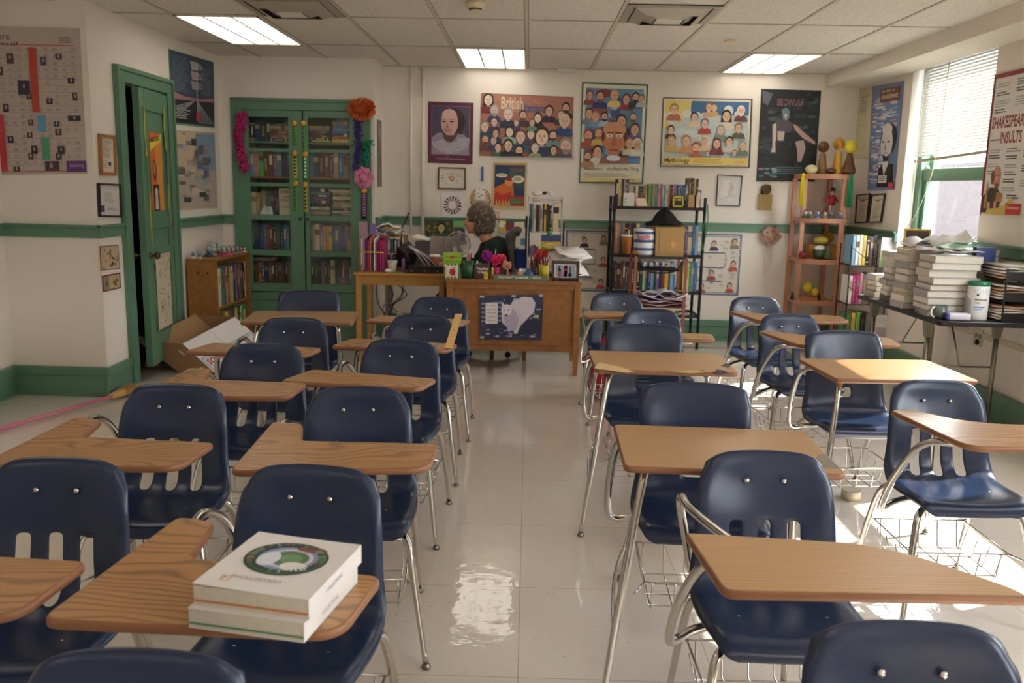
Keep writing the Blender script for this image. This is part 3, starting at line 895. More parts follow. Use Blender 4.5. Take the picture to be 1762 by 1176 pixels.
wear('o', 'worn grey corner', [[(1392, 806), (1408, 783), (1419, 781), (1446, 807)]], ['#7d7263'])
# ---------------------------------------------------------------- books
CN = {'navy': '#1f2f52', 'dark blue': '#2a3f6b', 'blue': '#3a6aa3', 'light blue': '#6fa3c4', 'teal': '#2f7f86', 'green': '#3f7a45',
      'bright green': '#5fae4a', 'dark green': '#234a36', 'red': '#9c2c2c', 'maroon': '#5d2630', 'black': '#1d1c1f', 'grey': '#77757a',
      'brown': '#5e432f', 'tan': '#a98a60', 'cream': '#cfc4a4', 'white': '#d8d5cf', 'yellow': '#cfb23e', 'orange': '#c47b34',
      'purple': '#51407a', 'violet': '#7a5f9c', 'pink': '#c78d96', 'magenta': '#b32f74', 'dark brown': '#3a2a20', 'salmon': '#d08c70'}
def bookmat(c): return mat('cover_' + c.replace(' ', '_'), CN[c], 0.45, var=0.05, vscale=25)
_BK = 0
def book(w, h, d, colr, loc, rz=0.0, lie=None, tilt=0.0, label=None, group=None, name='book', title=None, pages=True, face=None, bands=True, cat='book'):
    """local: spine faces -y, thickness along x, height along z.  lie='s' lies flat with spine to -y, 'p' with page edges to -y"""
    global _BK
    _BK += 1
    g = G(); c = bookmat(colr) if isinstance(colr, str) else colr
    t = min(0.004, w * 0.12)
    g.box(-w / 2, w / 2, 0, t, 0, h, c)
    g.box(-w / 2, -w / 2 + t, t, d, 0, h, c); g.box(w / 2 - t, w / 2, t, d, 0, h, c)
    g.box(-w / 2 + t, w / 2 - t, t, d - 0.004, 0.003, h - 0.003, PAGES)
    if bands and w > 0.012:
        bm_ = bookmat(title or random.choice(['tan', 'grey', 'brown', 'tan', 'cream']))
        k = _BK % 4
        if k == 0:
            g.box(-w * .3, w * .3, -0.0006, 0, h * .45, h * .85, bm_)
        elif k == 1:
            g.box(-w * .5, w * .5, -0.0006, 0, h * .82, h * .86, bm_); g.box(-w * .5, w * .5, -0.0006, 0, h * .10, h * .13, bm_); g.box(-w * .15, w * .15, -0.0006, 0, h * .3, h * .72, bm_)
        elif k == 2:
            g.box(-w * .5, w * .5, -0.0006, 0, h * .60, h * .80, bm_)
        else:
            for q in range(5): g.box(-w * .16, w * .16, -0.0006, 0, h * (.25 + q * .1), h * (.32 + q * .1), bm_)
    if face: face(g, w, h, d)
    o = g.build(name)
    M = Matrix.Translation(loc) @ Matrix.Rotation(rz, 4, 'Z')
    if lie == 's': M = M @ Matrix.Translation((0, 0, w / 2)) @ Matrix.Rotation(math.radians(90), 4, 'Y') @ Matrix.Translation((0, 0, -h / 2))
    elif lie == 'p': M = M @ Matrix.Translation((0, 0, w / 2)) @ Matrix.Rotation(math.radians(90), 4, 'Y') @ Matrix.Rotation(math.pi, 4, 'Z') @ Matrix.Translation((0, -d, -h / 2))
    elif lie == 'e': M = M @ Matrix.Translation((0, 0, w / 2)) @ Matrix.Rotation(math.radians(90), 4, 'Y') @ Matrix.Rotation(math.radians(90), 4, 'X')
    if tilt: M = M @ Matrix.Rotation(tilt, 4, 'Y')
    o.matrix_world = M
    tag(o, label, cat, group)
    return o

def row(x0, x1, y, z, cols, h, dep, where, group, axis='x', flip=1, hvar=0.03, adj='upright'):
    """books standing side by side; axis 'x' spines to -y, axis 'y' spines to +x"""
    n = len(cols); ws = [U(.75, 1.25) for _ in cols]; s = sum(ws); ws = [w / s * (x1 - x0) for w in ws]
    p = x0; out = []
    for i, (c, w) in enumerate(zip(cols, ws)):
        hh = h * (1 - U(0, hvar) * 3)
        lab = '%s%s book, %s from left %s' % (adj + ' ' if adj != 'upright' else '', c, ORD[i], where)
        if axis == 'x':
            o = book(w - 0.0015, hh, dep * U(.9, 1), c, (p + w / 2, y + U(0, .012), z), 0, None, 0, lab, group)
        else:
            o = book(w - 0.0015, hh, dep * U(.9, 1), c, (y - U(0, .012), p + w / 2, z), math.pi / 2, None, 0, lab, group)
        out.append(o); p += w
    return out
def stack(x, y, z, cols, w, d, t, where, group, lie='s', rz=0.0, jit=0.01, tv=.3, adj='flat'):
    """books lying on each other, first one lowest; w is along x, d along y"""
    n = len(cols)
    for i, c in enumerate(cols):
        tt = t * U(1 - tv, 1 + tv)
        pos = 'lowest' if i == 0 else ('topmost' if i == n - 1 else ORD[i] + ' up')
        book(tt, w * U(.93, 1.0), d * U(.93, 1), c, (x + U(-jit, jit), y + U(-jit, jit), z), rz + U(-.03, .03), lie, 0,
             '%s %s book %s %s' % (adj, c, pos, where), group)
        z += tt + 0.0006
    return z

# ---------------------------------------------------------------- green built-in book cabinet
cab = thing('book_cabinet', 'tall green built-in cabinet with ten glass panes full of books', 'cabinet', ((CX0 + CX1) / 2, YALC, 0))
cxm = (CX0 + CX1) / 2
def cb(name, boxes, m=GREEN, bevel=0.003, parent=None):
    g = G()
    for b in boxes: g.box(b[0] - cxm, b[1] - cxm, b[2], b[3], b[4], b[5], m)
    return g.build(name, parent or cab, bevel=bevel)
F = -0.022
FW = 0.10
cb('casing', [(CX0, CX0 + FW, F, 0.02, 0, CZT), (CX1 - FW, CX1, F, 0.02, 0, CZT), (CX0 + FW, CX1 - FW, F, 0.02, CZT - 0.10, CZT), (CX0 + FW, CX1 - FW, F, 0.02, 0, 0.10),
              (CX0 - 0.0, CX1, F - 0.012, F, CZT - 0.025, CZT), (CX0, CX0 + 0.018, F - 0.012, F, 0, CZT), (CX1 - 0.018, CX1, F - 0.012, F, 0, CZT)])
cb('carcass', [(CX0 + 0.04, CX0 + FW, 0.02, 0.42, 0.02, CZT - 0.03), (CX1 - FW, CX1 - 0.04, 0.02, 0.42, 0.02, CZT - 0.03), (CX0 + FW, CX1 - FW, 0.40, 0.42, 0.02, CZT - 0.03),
               (CX0 + FW, CX1 - FW, 0.02, 0.42, CZT - 0.06, CZT - 0.03), (CX0 + FW, CX1 - FW, 0.0, 0.42, 0.44, 0.47)], mat('green_paint_shaded', '#31493c', 0.7), 0)  # trim green darkened, the shade inside the cabinet put into its colour
SHZ = [0.535, 0.845, 1.165, 1.535, 1.855]
for i, z in enumerate(SHZ):
    g = G(); g.box(CX0 + FW - cxm, CX1 - FW - cxm, 0.03, 0.40, z - 0.018, z, PINE if i in (3,) else GREEN); g.build('shelf', cab)
MID = -2.10
PZ = [(0.532, 0.798), (0.853, 1.131), (1.18, 1.443), (1.476, 1.76), (1.789, 2.071)]
for s, (a, b) in enumerate(((CX0 + FW, MID - 0.006), (MID + 0.006, CX1 - FW))):
    p0, p1 = ((-2.606, -2.234), (-2.052, -1.665))[s]
    bx = [(a, p0, F, 0.01, 0.46, 2.13), (p1, b, F, 0.01, 0.46, 2.13)]
    zz = [0.46] + [v for q in PZ for v in q] + [2.13]
    for i in range(0, len(zz), 2): bx.append((p0, p1, F, 0.01, zz[i], zz[i + 1]))
    dr = cb('door', bx)
    if s == 0: tag(dr, 'left glazed cabinet door')
    else: tag(dr, 'right glazed cabinet door')
    g = G(); g.box(p0 - cxm, p1 - cxm, -0.004, -0.002, 0.5, 2.1, glass_mat((0.93, 0.95, 0.94), 0.05)); g.build('pane', dr)
    g = G(); g.X = Matrix.Rotation(math.radians(90), 4, 'X')
    g.lathe([(.008, 0), (.008, .01), (.014, .018), (.012, .028), (.002, .031)], ((b - 0.03 if s == 0 else a + 0.03) - cxm, 1.15, -F - .0), KB, 10); g.build('door_knob', dr)
    # panelled lower doors
    lo = cb('lower_door', [(a, b, F + .0065, 0.01, 0.105, 0.45), (a, a + .07, F - .004, F + .006, 0.105, 0.45), (b - .07, b, F - .004, F + .006, .105, .45), (a + .07, b - .07, F - .004, F + .006, .105, .175), (a + .07, b - .07, F - .004, F + .006, .38, .45)])
L0, L1, R0_, R1_ = -2.625, -2.215, -2.07, -1.645
BY = YALC + 0.035
random.seed(11)
CG = 'books in the green cabinet'
def wh(r, side): return 'on %s shelf behind %s cabinet door' % (['lowest', 'second lowest', 'middle', 'fourth', 'top'][r], side)
# top row
row(L0, L0 + .20, BY + .05, SHZ[4], ['black', 'dark blue', 'black', 'dark brown'], .20, .2, wh(4, 'left'), CG, adj='dim upright')
stack(L0 + .30, BY, SHZ[4], ['maroon', 'grey', 'red', 'maroon', 'brown', 'tan', 'black'], .19, .17, .026, wh(4, 'left'), CG)
z = stack(R0_ + .11, BY, SHZ[4], ['dark brown', 'black', 'brown', 'black', 'maroon', 'grey', 'tan'], .21, .17, .024, wh(4, 'right') + ', left pile', CG)
book(.012, .17, .09, 'yellow', (R0_ + .13, BY - .012, SHZ[4] + .005), 0, 's', 0, 'small flat yellow and red booklet in the top right pane of the cabinet', CG)
stack(R0_ + .325, BY, SHZ[4], ['yellow', 'orange', 'purple', 'blue', 'light blue', 'blue', 'grey', 'brown'], .185, .17, .024, wh(4, 'right') + ', right pile', CG)
# fourth
row(L0, L1 - .01, BY, SHZ[3], ['light blue', 'pink', 'bright green', 'brown', 'maroon', 'blue', 'grey', 'dark blue', 'maroon'], .245, .18, wh(3, 'left'), CG)
row(R0_, R1_, BY, SHZ[3], ['teal', 'dark blue', 'dark brown', 'brown', 'purple', 'tan', 'blue', 'grey', 'brown'], .245, .18, wh(3, 'right'), CG)
# middle
row(L0, L0 + .10, BY, SHZ[2], ['cream', 'tan'], .24, .18, wh(2, 'left'), CG, adj='leaning')
row(L0 + .10, L0 + .29, BY + .03, SHZ[2], ['tan', 'teal', 'brown', 'dark blue', 'tan'], .245, .18, wh(2, 'left') + ', centre', CG)
def face_play(g, w, h, d): pass
def lettered(name, label, cat, group, x0, x1, z0, z1, y, th, base, lines, edge=None, depth_dir=1, tilt=0):
    """a flat thing facing -y with writing: lines = [(text, u, v, height, colour)]"""
    g = G(); g.box(0, x1 - x0, 0, th, 0, z1 - z0, base)
    w, hh = x1 - x0, z1 - z0
    for (s, u, v, th_, c) in lines:
        vs, fs, tw, t_h = text_tris(s, .01)
        k = th_ * hh / max(t_h, .5); wid = tw * k; sx = 1.0
        if u * w + wid > w * .98: sx = (w * .98 - u * w) / wid
        g.add([(u * w + q.x * k * sx, -0.0012, v * hh + q.y * k) for q in vs], fs, pc(c))
    o = g.build(name); o.location = (x0, y, z0); o.rotation_euler = (tilt, 0, 0)
    tag(o, label, cat, group)
    return o
lettered('book', 'cream play book facing out with red title letters in the cabinet', 'book', None, -2.345, -2.225, SHZ[2] + .001, SHZ[2] + .265, BY - .018, .012, bookmat('cream'),
         [('ROMEO', .1, .80, .12, '#8a2f2a'), ('AND', .3, .66, .08, '#8a2f2a'), ('JULIET', .1, .50, .12, '#8a2f2a'), ('A TRAGEDY', .1, .3, .07, '#8a2f2a')])
g = G(); g.add([(0, 0, 0), (.13, .01, 0), (.11, .03, .09), (.03, .02, .085), (.02, .0, .05)], [(0, 1, 2, 3, 4)], PAPER); g.add([(0, .01, 0), (.06, .0, 0), (.10, .012, .07), (.05, .01, .10)], [(0, 1, 2, 3)], pc('#b9c4c6'))
o = g.build('crumpled_paper'); o.location = (-2.535, BY - .022, SHZ[2]); tag(o, 'crumpled white paper standing before the books on the middle cabinet shelf', 'paper')
o.modifiers.new('s', 'SOLIDIFY').thickness = .001
stack(R0_ + .10, BY, SHZ[2], ['brown', 'tan', 'grey', 'cream', 'black', 'purple', 'maroon', 'dark brown', 'teal', 'navy'], .19, .17, .026, wh(2, 'right') + ', left pile', CG)
stack(R0_ + .32, BY, SHZ[2], ['brown', 'dark brown', 'cream', 'navy', 'grey', 'tan', 'tan', 'grey', 'cream', 'brown', 'tan', 'cream'], .21, .17, .0215, wh(2, 'right') + ', right pile', CG)
row(L0, L1, BY, SHZ[1], ['dark green', 'navy', 'dark blue', 'blue', 'red', 'maroon', 'black', 'dark green', 'dark blue', 'blue', 'teal', 'dark blue', 'grey'], .255, .18, wh(1, 'left'), CG)
row(R0_, R1_, BY, SHZ[1], ['dark blue', 'tan', 'cream', 'grey', 'salmon', 'orange', 'yellow', 'navy', 'blue', 'purple', 'navy', 'blue', 'orange', 'tan'], .255, .18, wh(1, 'right'), CG)
row(L0, L1, BY, SHZ[0], ['dark brown', 'brown', 'orange', 'dark blue', 'navy', 'brown', 'maroon', 'black', 'brown', 'maroon', 'black', 'brown', 'orange'], .20, .18, wh(0, 'left'), CG)
stack(L0 + .10, BY, SHZ[0] + .205, ['grey'], .19, .15, .035, 'resting across the lowest left row in the cabinet', CG)
row(R0_, R0_ + .19, BY, SHZ[0], ['black', 'dark brown', 'black', 'grey', 'maroon', 'dark brown'], .21, .18, wh(0, 'right'), CG)
row(R0_ + .19, R0_ + .235, BY, SHZ[0], ['cream'], .235, .18, wh(0, 'right') + ', alone', CG)
row(R0_ + .235, R1_, BY, SHZ[0], ['black', 'navy', 'red', 'dark brown', 'dark blue', 'maroon'], .235, .18, wh(0, 'right') + ', rightmost group', CG)

# decorations hung on the cabinet
def petals(name, label, cat, c, r, m, n=140, seed=1, pl=.03, flat=.6, thin=.006, group=None):
    rr = random.Random(seed); g = G(); c = Vector(c)
    g.ball(c, tuple(q * .6 for q in r), m, 12, 8, .5)
    for i in range(n):
        d = Vector((rr.gauss(0, 1), rr.gauss(0, 1) * flat, rr.gauss(0, 1))).normalized()
        p = Vector((d.x * r[0], d.y * r[1], d.z * r[2])) * rr.uniform(.55, .9)
        s = d.orthogonal().normalized() * rr.uniform(.3, .6) * pl; q = d.cross(s).normalized() * pl * .4
        e = p + d * pl * rr.uniform(.6, 1.1)
        g.add([c + p - s * .4, c + p + s * .4, c + e + s + q * .3, c + e - s + q * .5, c + e + q * .1 + d * pl * .2], [(0, 1, 2, 4, 3)], m)
    o = g.build(name)
    k = o.modifiers.new('s', 'SOLIDIFY'); k.thickness = .0012
    return tag(o, label, cat, group)
ORG = mat('orange_tissue', '#c8612a', 0.8, var=.15); PNK = mat('pink_tissue', '#e08fb4', 0.8, var=.15); MAG = mat('magenta_tissue', '#b8246e', 0.8, var=.2)
PUR = mat('purple_tissue', '#47307a', 0.8, var=.25); TEA = mat('teal_tissue', '#1f7a62', 0.8, var=.2); YEL = mat('yellow_ribbon', '#b8b040', 0.4, var=.2); GRR = mat('green_ribbon', '#4f9a3e', 0.4, var=.15)
YC = YALC - 0.055
q = at(623, 188, y=YC); petals('paper_pompom', 'orange tissue paper pompom at the top right corner of the green cabinet', 'pompom', q, (.115, .05, .075), ORG, 420, 2, .035)
q = at(626, 306, y=YC); petals('paper_pompom', 'pink tissue paper pompom on the right side of the green cabinet', 'pompom', q, (.075, .04, .085), PNK, 220, 3, .028)
def garland(name, label, pts, r, m, seed, n=170, pl=.022):
    P = catmull(pts, 10); rr = random.Random(seed); g = G()
    g.sweep(P, .004, m, 5)
    for i in range(n):
        p = P[rr.randrange(len(P))] + Vector((rr.gauss(0, r * .4), rr.gauss(0, r * .25), rr.gauss(0, .01)))
        d = Vector((rr.gauss(0, 1), rr.gauss(0, .6), rr.gauss(0, 1))).normalized(); s = d.orthogonal().normalized() * pl * .4
        g.add([p - s, p + s, p + s * .7 + d * pl, p - s * .9 + d * pl], [(0, 1, 2, 3)], m)
    o = g.build(name); k = o.modifiers.new('s', 'SOLIDIFY'); k.thickness = .001
    return tag(o, label, 'garland')
garland('flower_garland', 'magenta tissue garland hanging on the left side of the green cabinet', [at(418, 197, y=YC), at(412, 240, y=YC), at(421, 292, y=YC)], .05, MAG, 4, 420)
garland('flower_garland', 'dark purple tissue garland hanging below the orange pompom', [at(614, 208, y=YC), at(616, 250, y=YC), at(611, 290, y=YC)], .035, PUR, 5, 260)
garland('flower_garland', 'dark teal tissue garland beside the purple one on the cabinet edge', [at(633, 245, y=YC), at(628, 265, y=YC), at(630, 285, y=YC)], .05, TEA, 6, 180)
def ribbon(px, py0, py1, w, m, label, txt, rosette=True, tc='#5a4a20', y=None, plane=None, group='award ribbons'):
    a = at(px, py0, y=y or YC + .025); b = at(px, py1, y=y or YC + .025)
    t = thing('award_ribbon', label, 'ribbon', a, group=group)
    h = a.z - b.z
    g = G(); n = 10
    vs = []
    for i in range(n + 1):
        z = -h * i / n; yy = .004 * math.sin(i * 1.3)
        vs += [(-w / 2, yy, z), (w / 2, yy, z)]
    g.add(vs, [(2 * i, 2 * i + 1, 2 * i + 3, 2 * i + 2) for i in range(n)], m, True)
    if txt:
        v2, fs, tw, th_ = text_tris(txt, .015); k = (h * .75) / tw; k2 = min(k, w * .55 / th_) if th_ else k
        g.add([((v.y - th_ / 2) * k2, -.0065, -h * .12 - v.x * k) for v in v2], fs, pc(tc))
    o = g.build('ribbon_strip', t); s = o.modifiers.new('s', 'SOLIDIFY'); s.thickness = .001
    if rosette:
        g = G(); g.X = Matrix.Rotation(math.radians(90), 4, 'X')
        g.lathe([(.026, -.004), (.030, 0), (.024, .006), (.016, .005), (.004, .008)], (0, 0, 0), GOLD, 14); g.build('rosette', t)
    return t
ribbon(506.5, 212, 250, .040, GRR, 'green award ribbon with gold rosette, top of the left ribbon column', 'lIllIl')
ribbon(507, 264, 308, .040, YEL, 'dull gold award ribbon with black emblem, middle of the left ribbon column', 'IlIlIl', tc='#2a2a20')
ribbon(508, 316, 364, .034, GRR, 'green award ribbon at the bottom of the left ribbon column', 'lIllIl')
ribbon(522, 212, 262, .034, GRR, 'green and yellow award ribbon, top of the right ribbon column', 'lIlIl')
ribbon(525, 266, 312, .036, mat('bright_green_ribbon', '#2f8a4a', .4), 'bright green award ribbon with white writing under a gold rosette', 'IlIllI', tc='#e0e8dc')
ribbon(525, 318, 366, .036, YEL, 'dull gold award ribbon at the bottom of the right ribbon column', 'IlIlIl', tc='#2a2a20')
ribbon(626.5, 328, 378, .050, mat('purple_ribbon', '#2c2050', .4), 'dark purple award ribbon with pink writing below the pink pompom', 'lIllIlIlI', tc='#c070a0')

# pine bookcase at the left wall, open towards the room
BX0, BX1, B0, B1, BH = XL + .025, -2.605, 7.20, 8.09, .835
bc = thing('bookcase', 'low pine bookcase against the left wall with snow globes on top', 'bookcase', ((BX0 + BX1) / 2, (B0 + B1) / 2, 0))
bo = Vector(((BX0 + BX1) / 2, (B0 + B1) / 2, 0))
def bb(name, x0, x1, y0, y1, z0, z1):
    g = G(); g.box(x0 - bo.x, x1 - bo.x, y0 - bo.y, y1 - bo.y, z0, z1, PINE); return g.build(name, bc, bevel=.002)
g = G(); g.box(BX0 - bo.x, BX1 - bo.x, B0 - bo.y, B0 + .02 - bo.y, 0, BH - .02, PINE)
DK = mat('wood_knot', '#3d2814', .6)
for (kx, kz, kr) in ((-.03, .72, .011), (.045, .718, .010), (.008, .695, .006)): 
    g.prism([(kx + kr * math.cos(a * .7) * 1.0, kz + kr * 1.2 * math.sin(a * .7)) for a in range(9)], B0 - bo.y - .0006, B0 - bo.y, DK, ax='y')
g.build('side_panel', bc, bevel=.002)
bb('side_panel', BX0, BX1, B1 - .02, B1, 0, BH - .02); bb('top_panel', BX0, BX1 + .004, B0 - .004, B1 + .004, BH - .02, BH)
bb('shelf', BX0 + .01, BX1 - .004, B0 + .02, B1 - .02, .40, .42); bb('shelf', BX0 + .01, BX1 - .004, B0 + .02, B1 - .02, .06, .08); bb('back_panel', BX0, BX0 + .01, B0 + .02, B1 - .02, .06, BH - .02)
row(B0 + .03, B0 + .80, BX1 - .015, .42, ['white', 'cream', 'tan', 'teal', 'brown', 'salmon', 'dark blue', 'tan', 'yellow', 'navy', 'violet', 'brown', 'tan', 'brown', 'black', 'white'], .33, .2, 'on the upper shelf of the pine bookcase', 'books in the pine bookcase', axis='y', hvar=.01)
row(B0 + .03, B0 + .78, BX1 - .015, .08, ['dark green', 'green', 'red', 'yellow', 'teal', 'red', 'dark green', 'yellow', 'dark green', 'white', 'bright green', 'green'], .29, .2, 'on the lower shelf of the pine bookcase', 'books in the pine bookcase', axis='y', hvar=.02)
# snow globes on it
GG = glass_mat((0.92, 0.95, 0.97), 0.16)
def globe(x, y, z, r, basec, inner, label, group, tall=0):
    t = thing('snow_globe', label, 'snow globe', (x, y, z), group=group)
    g = G(); g.lathe([(r * .95, 0), (r * 1.0, r * .12), (r * .85, r * .5), (r * .7, r * .62)], (0, 0, 0), pc(basec), 12); g.build('base', t)
    g = G(); g.ball((0, 0, r * 1.45), r, GG, 12, 8); g.build('dome', t)
    g = G(); g.ball((0, 0, r * 1.2), (r * .5, r * .4, r * .6), pc(inner), 8, 6, .5); g.build('figure', t)
    return t
rg = random.Random(5)
gl = [(318, 'white', '#c9c2b0', '#6d7a70', 1.0), (332, 'grey', '#a9a79c', '#8a8a80', .9), (344, 'dark blue', '#2c3850', '#6d86a8', 1.35), (352, 'magenta', '#a53070', '#9aa07a', 1.2),
      (359, 'white', '#b5b0a0', '#a8a080', 1.1), (366, 'pink', '#c06070', '#c09080', 1.15), (372, 'red', '#b04038', '#b07a60', 1.0), (379, 'brown', '#8a6a50', '#c0a080', 1.0),
      (385, 'blue', '#3a5a90', '#7a90b0', 1.1), (392, 'grey', '#77757a', '#8a8a90', 1.1), (399, 'green', '#4a7a60', '#90a070', .9), (405, 'pink', '#c05a70', '#b08080', .9), (411, 'maroon', '#7a3038', '#a07070', .95), (416, 'cream', '#c9b890', '#a08060', .8)]
i = 0
for j, (px, cn, bc_, ic, s) in enumerate(gl):
    fy = (px - 318) / 98
    y = B0 + .05 + fy * (B1 - B0 - .12); x = BX0 + .06 + (.14 if j % 2 else .03) + .02 * fy
    if j in (0, 1): x = BX0 + .04 + .05 * j; y = B0 + .05
    globe(x, y, BH, .030 * s, bc_, ic, 'snow globe on a %s base, %s from the left on the pine bookcase' % (cn, ORD[j]), 'snow globes on the pine bookcase')
t = thing('glass_jar', 'clear glass jar with a green ribbon behind the snow globes on the bookcase', 'jar', (BX0 + .10, B0 + .33, BH))
g = G(); g.lathe([(.04, 0), (.045, .02), (.045, .09), (.036, .105), (.038, .125)], (0, 0, 0), GG, 14); g.build('jar_body', t)
g = G(); g.ball((.045, 0, .095), (.012, .012, .02), GRR, 8, 6); g.build('ribbon_bow', t)
# ---------------------------------------------------------------- posters and pictures
class Print:
    """a flat sheet between four corner points (tl, tr, br, bl); art is printed on it in (u right, v down) coordinates"""
    def __init__(s, c, th=0.003, edge='#d8d2c6'):
        s.tl, s.tr, s.br, s.bl = [Vector(p) for p in c]
        s.n = (s.bl - s.tl).cross(s.tr - s.tl).normalized()
        s.w, s.h = (s.tr - s.tl).length, (s.bl - s.tl).length
        s.g = G(); s.L = 0; s.th = th
        a = [s.bl, s.br, s.tr, s.tl]; b = [p + s.n * th for p in a]
        s.g.add(a + b, [(3, 2, 1, 0), (4, 5, 6, 7), (0, 1, 5, 4), (1, 2, 6, 5), (2, 3, 7, 6), (3, 0, 4, 7)], pc(edge) if isinstance(edge, str) else edge)
    def P(s, u, v):
        a = s.tl.lerp(s.tr, u); b = s.bl.lerp(s.br, u)
        return a.lerp(b, v) + s.n * (s.th + 0.00012 * s.L)
    def poly(s, pts, c):
        s.L += 1
        pts = [(min(max(u, 0), 1), min(max(v, 0), 1)) for u, v in pts]
        s.g.add([s.P(u, v) for u, v in pts], [tuple(range(len(pts)))], pc(c) if isinstance(c, str) else c)
    def rect(s, u0, v0, u1, v1, c): s.poly([(u0, v0), (u0, v1), (u1, v1), (u1, v0)], c)
    def ell(s, u, v, ru, rv, c, n=14, a0=0, a1=6.2832):
        s.poly([(u + ru * math.cos(a0 + (a1 - a0) * k / n), v - rv * math.sin(a0 + (a1 - a0) * k / n)) for k in range(n + (0 if a1 - a0 > 6.28 else 1))], c)
    def frame(s, t, c):
        tu, tv = t / s.w, t / s.h
        s.rect(0, 0, 1, tv, c); s.L -= 1; s.rect(0, 1 - tv, 1, 1, c); s.L -= 1; s.rect(0, tv, tu, 1 - tv, c); s.L -= 1; s.rect(1 - tu, tv, 1, 1 - tv, c)
    def text(s, t, u, v, hgt, c, width=None, bold=.012, rot=0.0):
        """hgt: letter height as a share of the sheet height; (u, v) top left; width squeezes to that share"""
        s.L += 1
        vs, fs, tw, th = text_tris(t, bold)
        k = hgt / max(th, .3); kx = k * s.h / s.w
        if width: kx = width / tw
        ca, sa = math.cos(rot), math.sin(rot)
        pts = []
        for q in vs:
            x, y = q.x * kx * s.w, (q.y - th) * k * s.h
            pts.append(s.P(u + (x * ca - y * sa) / s.w, v - (x * sa + y * ca) / s.h))
        s.g.add(pts, fs, pc(c))
    def lines(s, u0, v0, u1, v1, n, c, seed=0, th=.45):
        rr = random.Random(seed); s.L += 1
        for i in range(n):
            v = v0 + (v1 - v0) * i / n; dv = (v1 - v0) / n * th
            e = u0 + (u1 - u0) * rr.uniform(.65, 1)
            s.g.add([s.P(u0, v), s.P(u0, v + dv), s.P(e, v + dv), s.P(e, v)], [(0, 1, 2, 3)], pc(c))
    def face(s, u, v, r, skin='#d3a888', hair='#3a2a22', cloth='#33405e', beard=None, look=0.0, long=False):
        """head and shoulders; r = head height as a share of the sheet height"""
        a = s.h / s.w
        r = r * .92
        ru, rv = r * .38 * a, r * .5
        s.poly([(u - ru * 2.1, v + rv * 2.4), (u + ru * 2.1, v + rv * 2.4), (u + ru * 1.7, v + rv * 1.35), (u + ru * .5, v + rv * .95), (u - ru * .5, v + rv * .95), (u - ru * 1.7, v + rv * 1.35)], cloth)
        s.rect(u - ru * .38, v + rv * .5, u + ru * .38, v + rv * 1.2, skin)
        s.ell(u, v - rv * .12, ru * 1.22, rv * 1.12, hair)
        if long: s.poly([(u - ru * 1.25, v), (u - ru * 1.3, v + rv * 1.2), (u - ru * .5, v + rv * 1.1), (u + ru * .5, v + rv * 1.1), (u + ru * 1.3, v + rv * 1.2), (u + ru * 1.25, v)], hair)
        s.ell(u + ru * .12 * look, v + rv * .12, ru * .95, rv * .92, skin)
        if beard: s.poly([(u - ru * .85, v + rv * .45), (u - ru * .5, v + rv * 1.05), (u, v + rv * 1.3), (u + ru * .5, v + rv * 1.05), (u + ru * .85, v + rv * .45), (u, v + rv * .62)], beard)
        dk = '#3b2a26'
        for e in (-1, 1):
            s.ell(u + ru * (.36 * e + .14 * look), v + rv * .02, ru * .15, rv * .07, dk, 6)
            s.rect(u + ru * (.36 * e + .14 * look - .18), v - rv * .14, u + ru * (.36 * e + .14 * look + .18), v - rv * .09, dk)
        s.poly([(u + ru * .14 * look - ru * .03, v + rv * .02), (u + ru * .14 * look - ru * .12, v + rv * .38), (u + ru * .14 * look + ru * .12, v + rv * .38)], '#a97a60')
        s.rect(u + ru * (.14 * look - .24), v + rv * .56, u + ru * (.14 * look + .24), v + rv * .63, '#8a3f38')
    def done(s, name, label, cat, group=None, parent=None, loc=True):
        c = (s.bl + s.br) / 2
        o = s.g.build(name, parent, loc=c if parent is None else None)
        if parent is None: tag(o, label, cat, group)
        return o

def q4(tl, tr, br, bl, off=0.0, **k):
    pts = [at(*p, **k) for p in (tl, tr, br, bl)]
    a = list(k)[0]
    return pts
YW = YB - 0.004
CURL = 0.0
GP = 'posters on the back wall'
# ruffed portrait
p = Print(q4((737, 175), (815, 177), (813, 283), (736, 280), y=YW), edge='#5d2540')
p.rect(.075, .06, .925, .86, '#8a6a80'); p.rect(.09, .07, .91, .85, '#4a4658')
p.poly([(.09, .85), (.09, .58), (.22, .50), (.8, .52), (.91, .60), (.91, .85)], '#8f8798')
p.ell(.56, .31, .27, .21, '#33262a'); p.ell(.475, .33, .19, .22, '#c49a94', 20)
p.ell(.47, .21, .165, .10, '#cda59e', 18)
p.poly([(.70, .2), (.78, .3), (.76, .5), (.66, .5), (.71, .38)], '#33262a')
p.poly([(.29, .45), (.36, .60), (.48, .68), (.60, .60), (.70, .46), (.58, .535), (.42, .535)], '#5d3f3c')
p.L += 2
for k in range(44):
    a = math.radians(188 + k * 4.2)
    c_ = '#c5bfc8' if k % 2 else '#8d8794'
    p.g.add([p.P(.5 + .16 * math.cos(a), .60 - .055 * math.sin(a)), p.P(.5 + .42 * math.cos(a), .62 - .22 * math.sin(a)), p.P(.5 + .42 * math.cos(a + .06), .62 - .22 * math.sin(a + .06)), p.P(.5 + .16 * math.cos(a + .06), .60 - .055 * math.sin(a + .06))], [(0, 1, 2, 3)], pc(c_))
for e in (-1, 1):
    p.ell(.44 + e * .085, .315, .05, .014, '#4a3230', 8); p.rect(.44 + e * .085 - .055, .275, .44 + e * .085 + .055, .284, '#5d403c')
p.poly([(.43, .32), (.385, .42), (.46, .425)], '#a9756e'); p.rect(.37, .475, .50, .486, '#8f4640'); p.rect(.35, .445, .52, .458, '#5d403c')
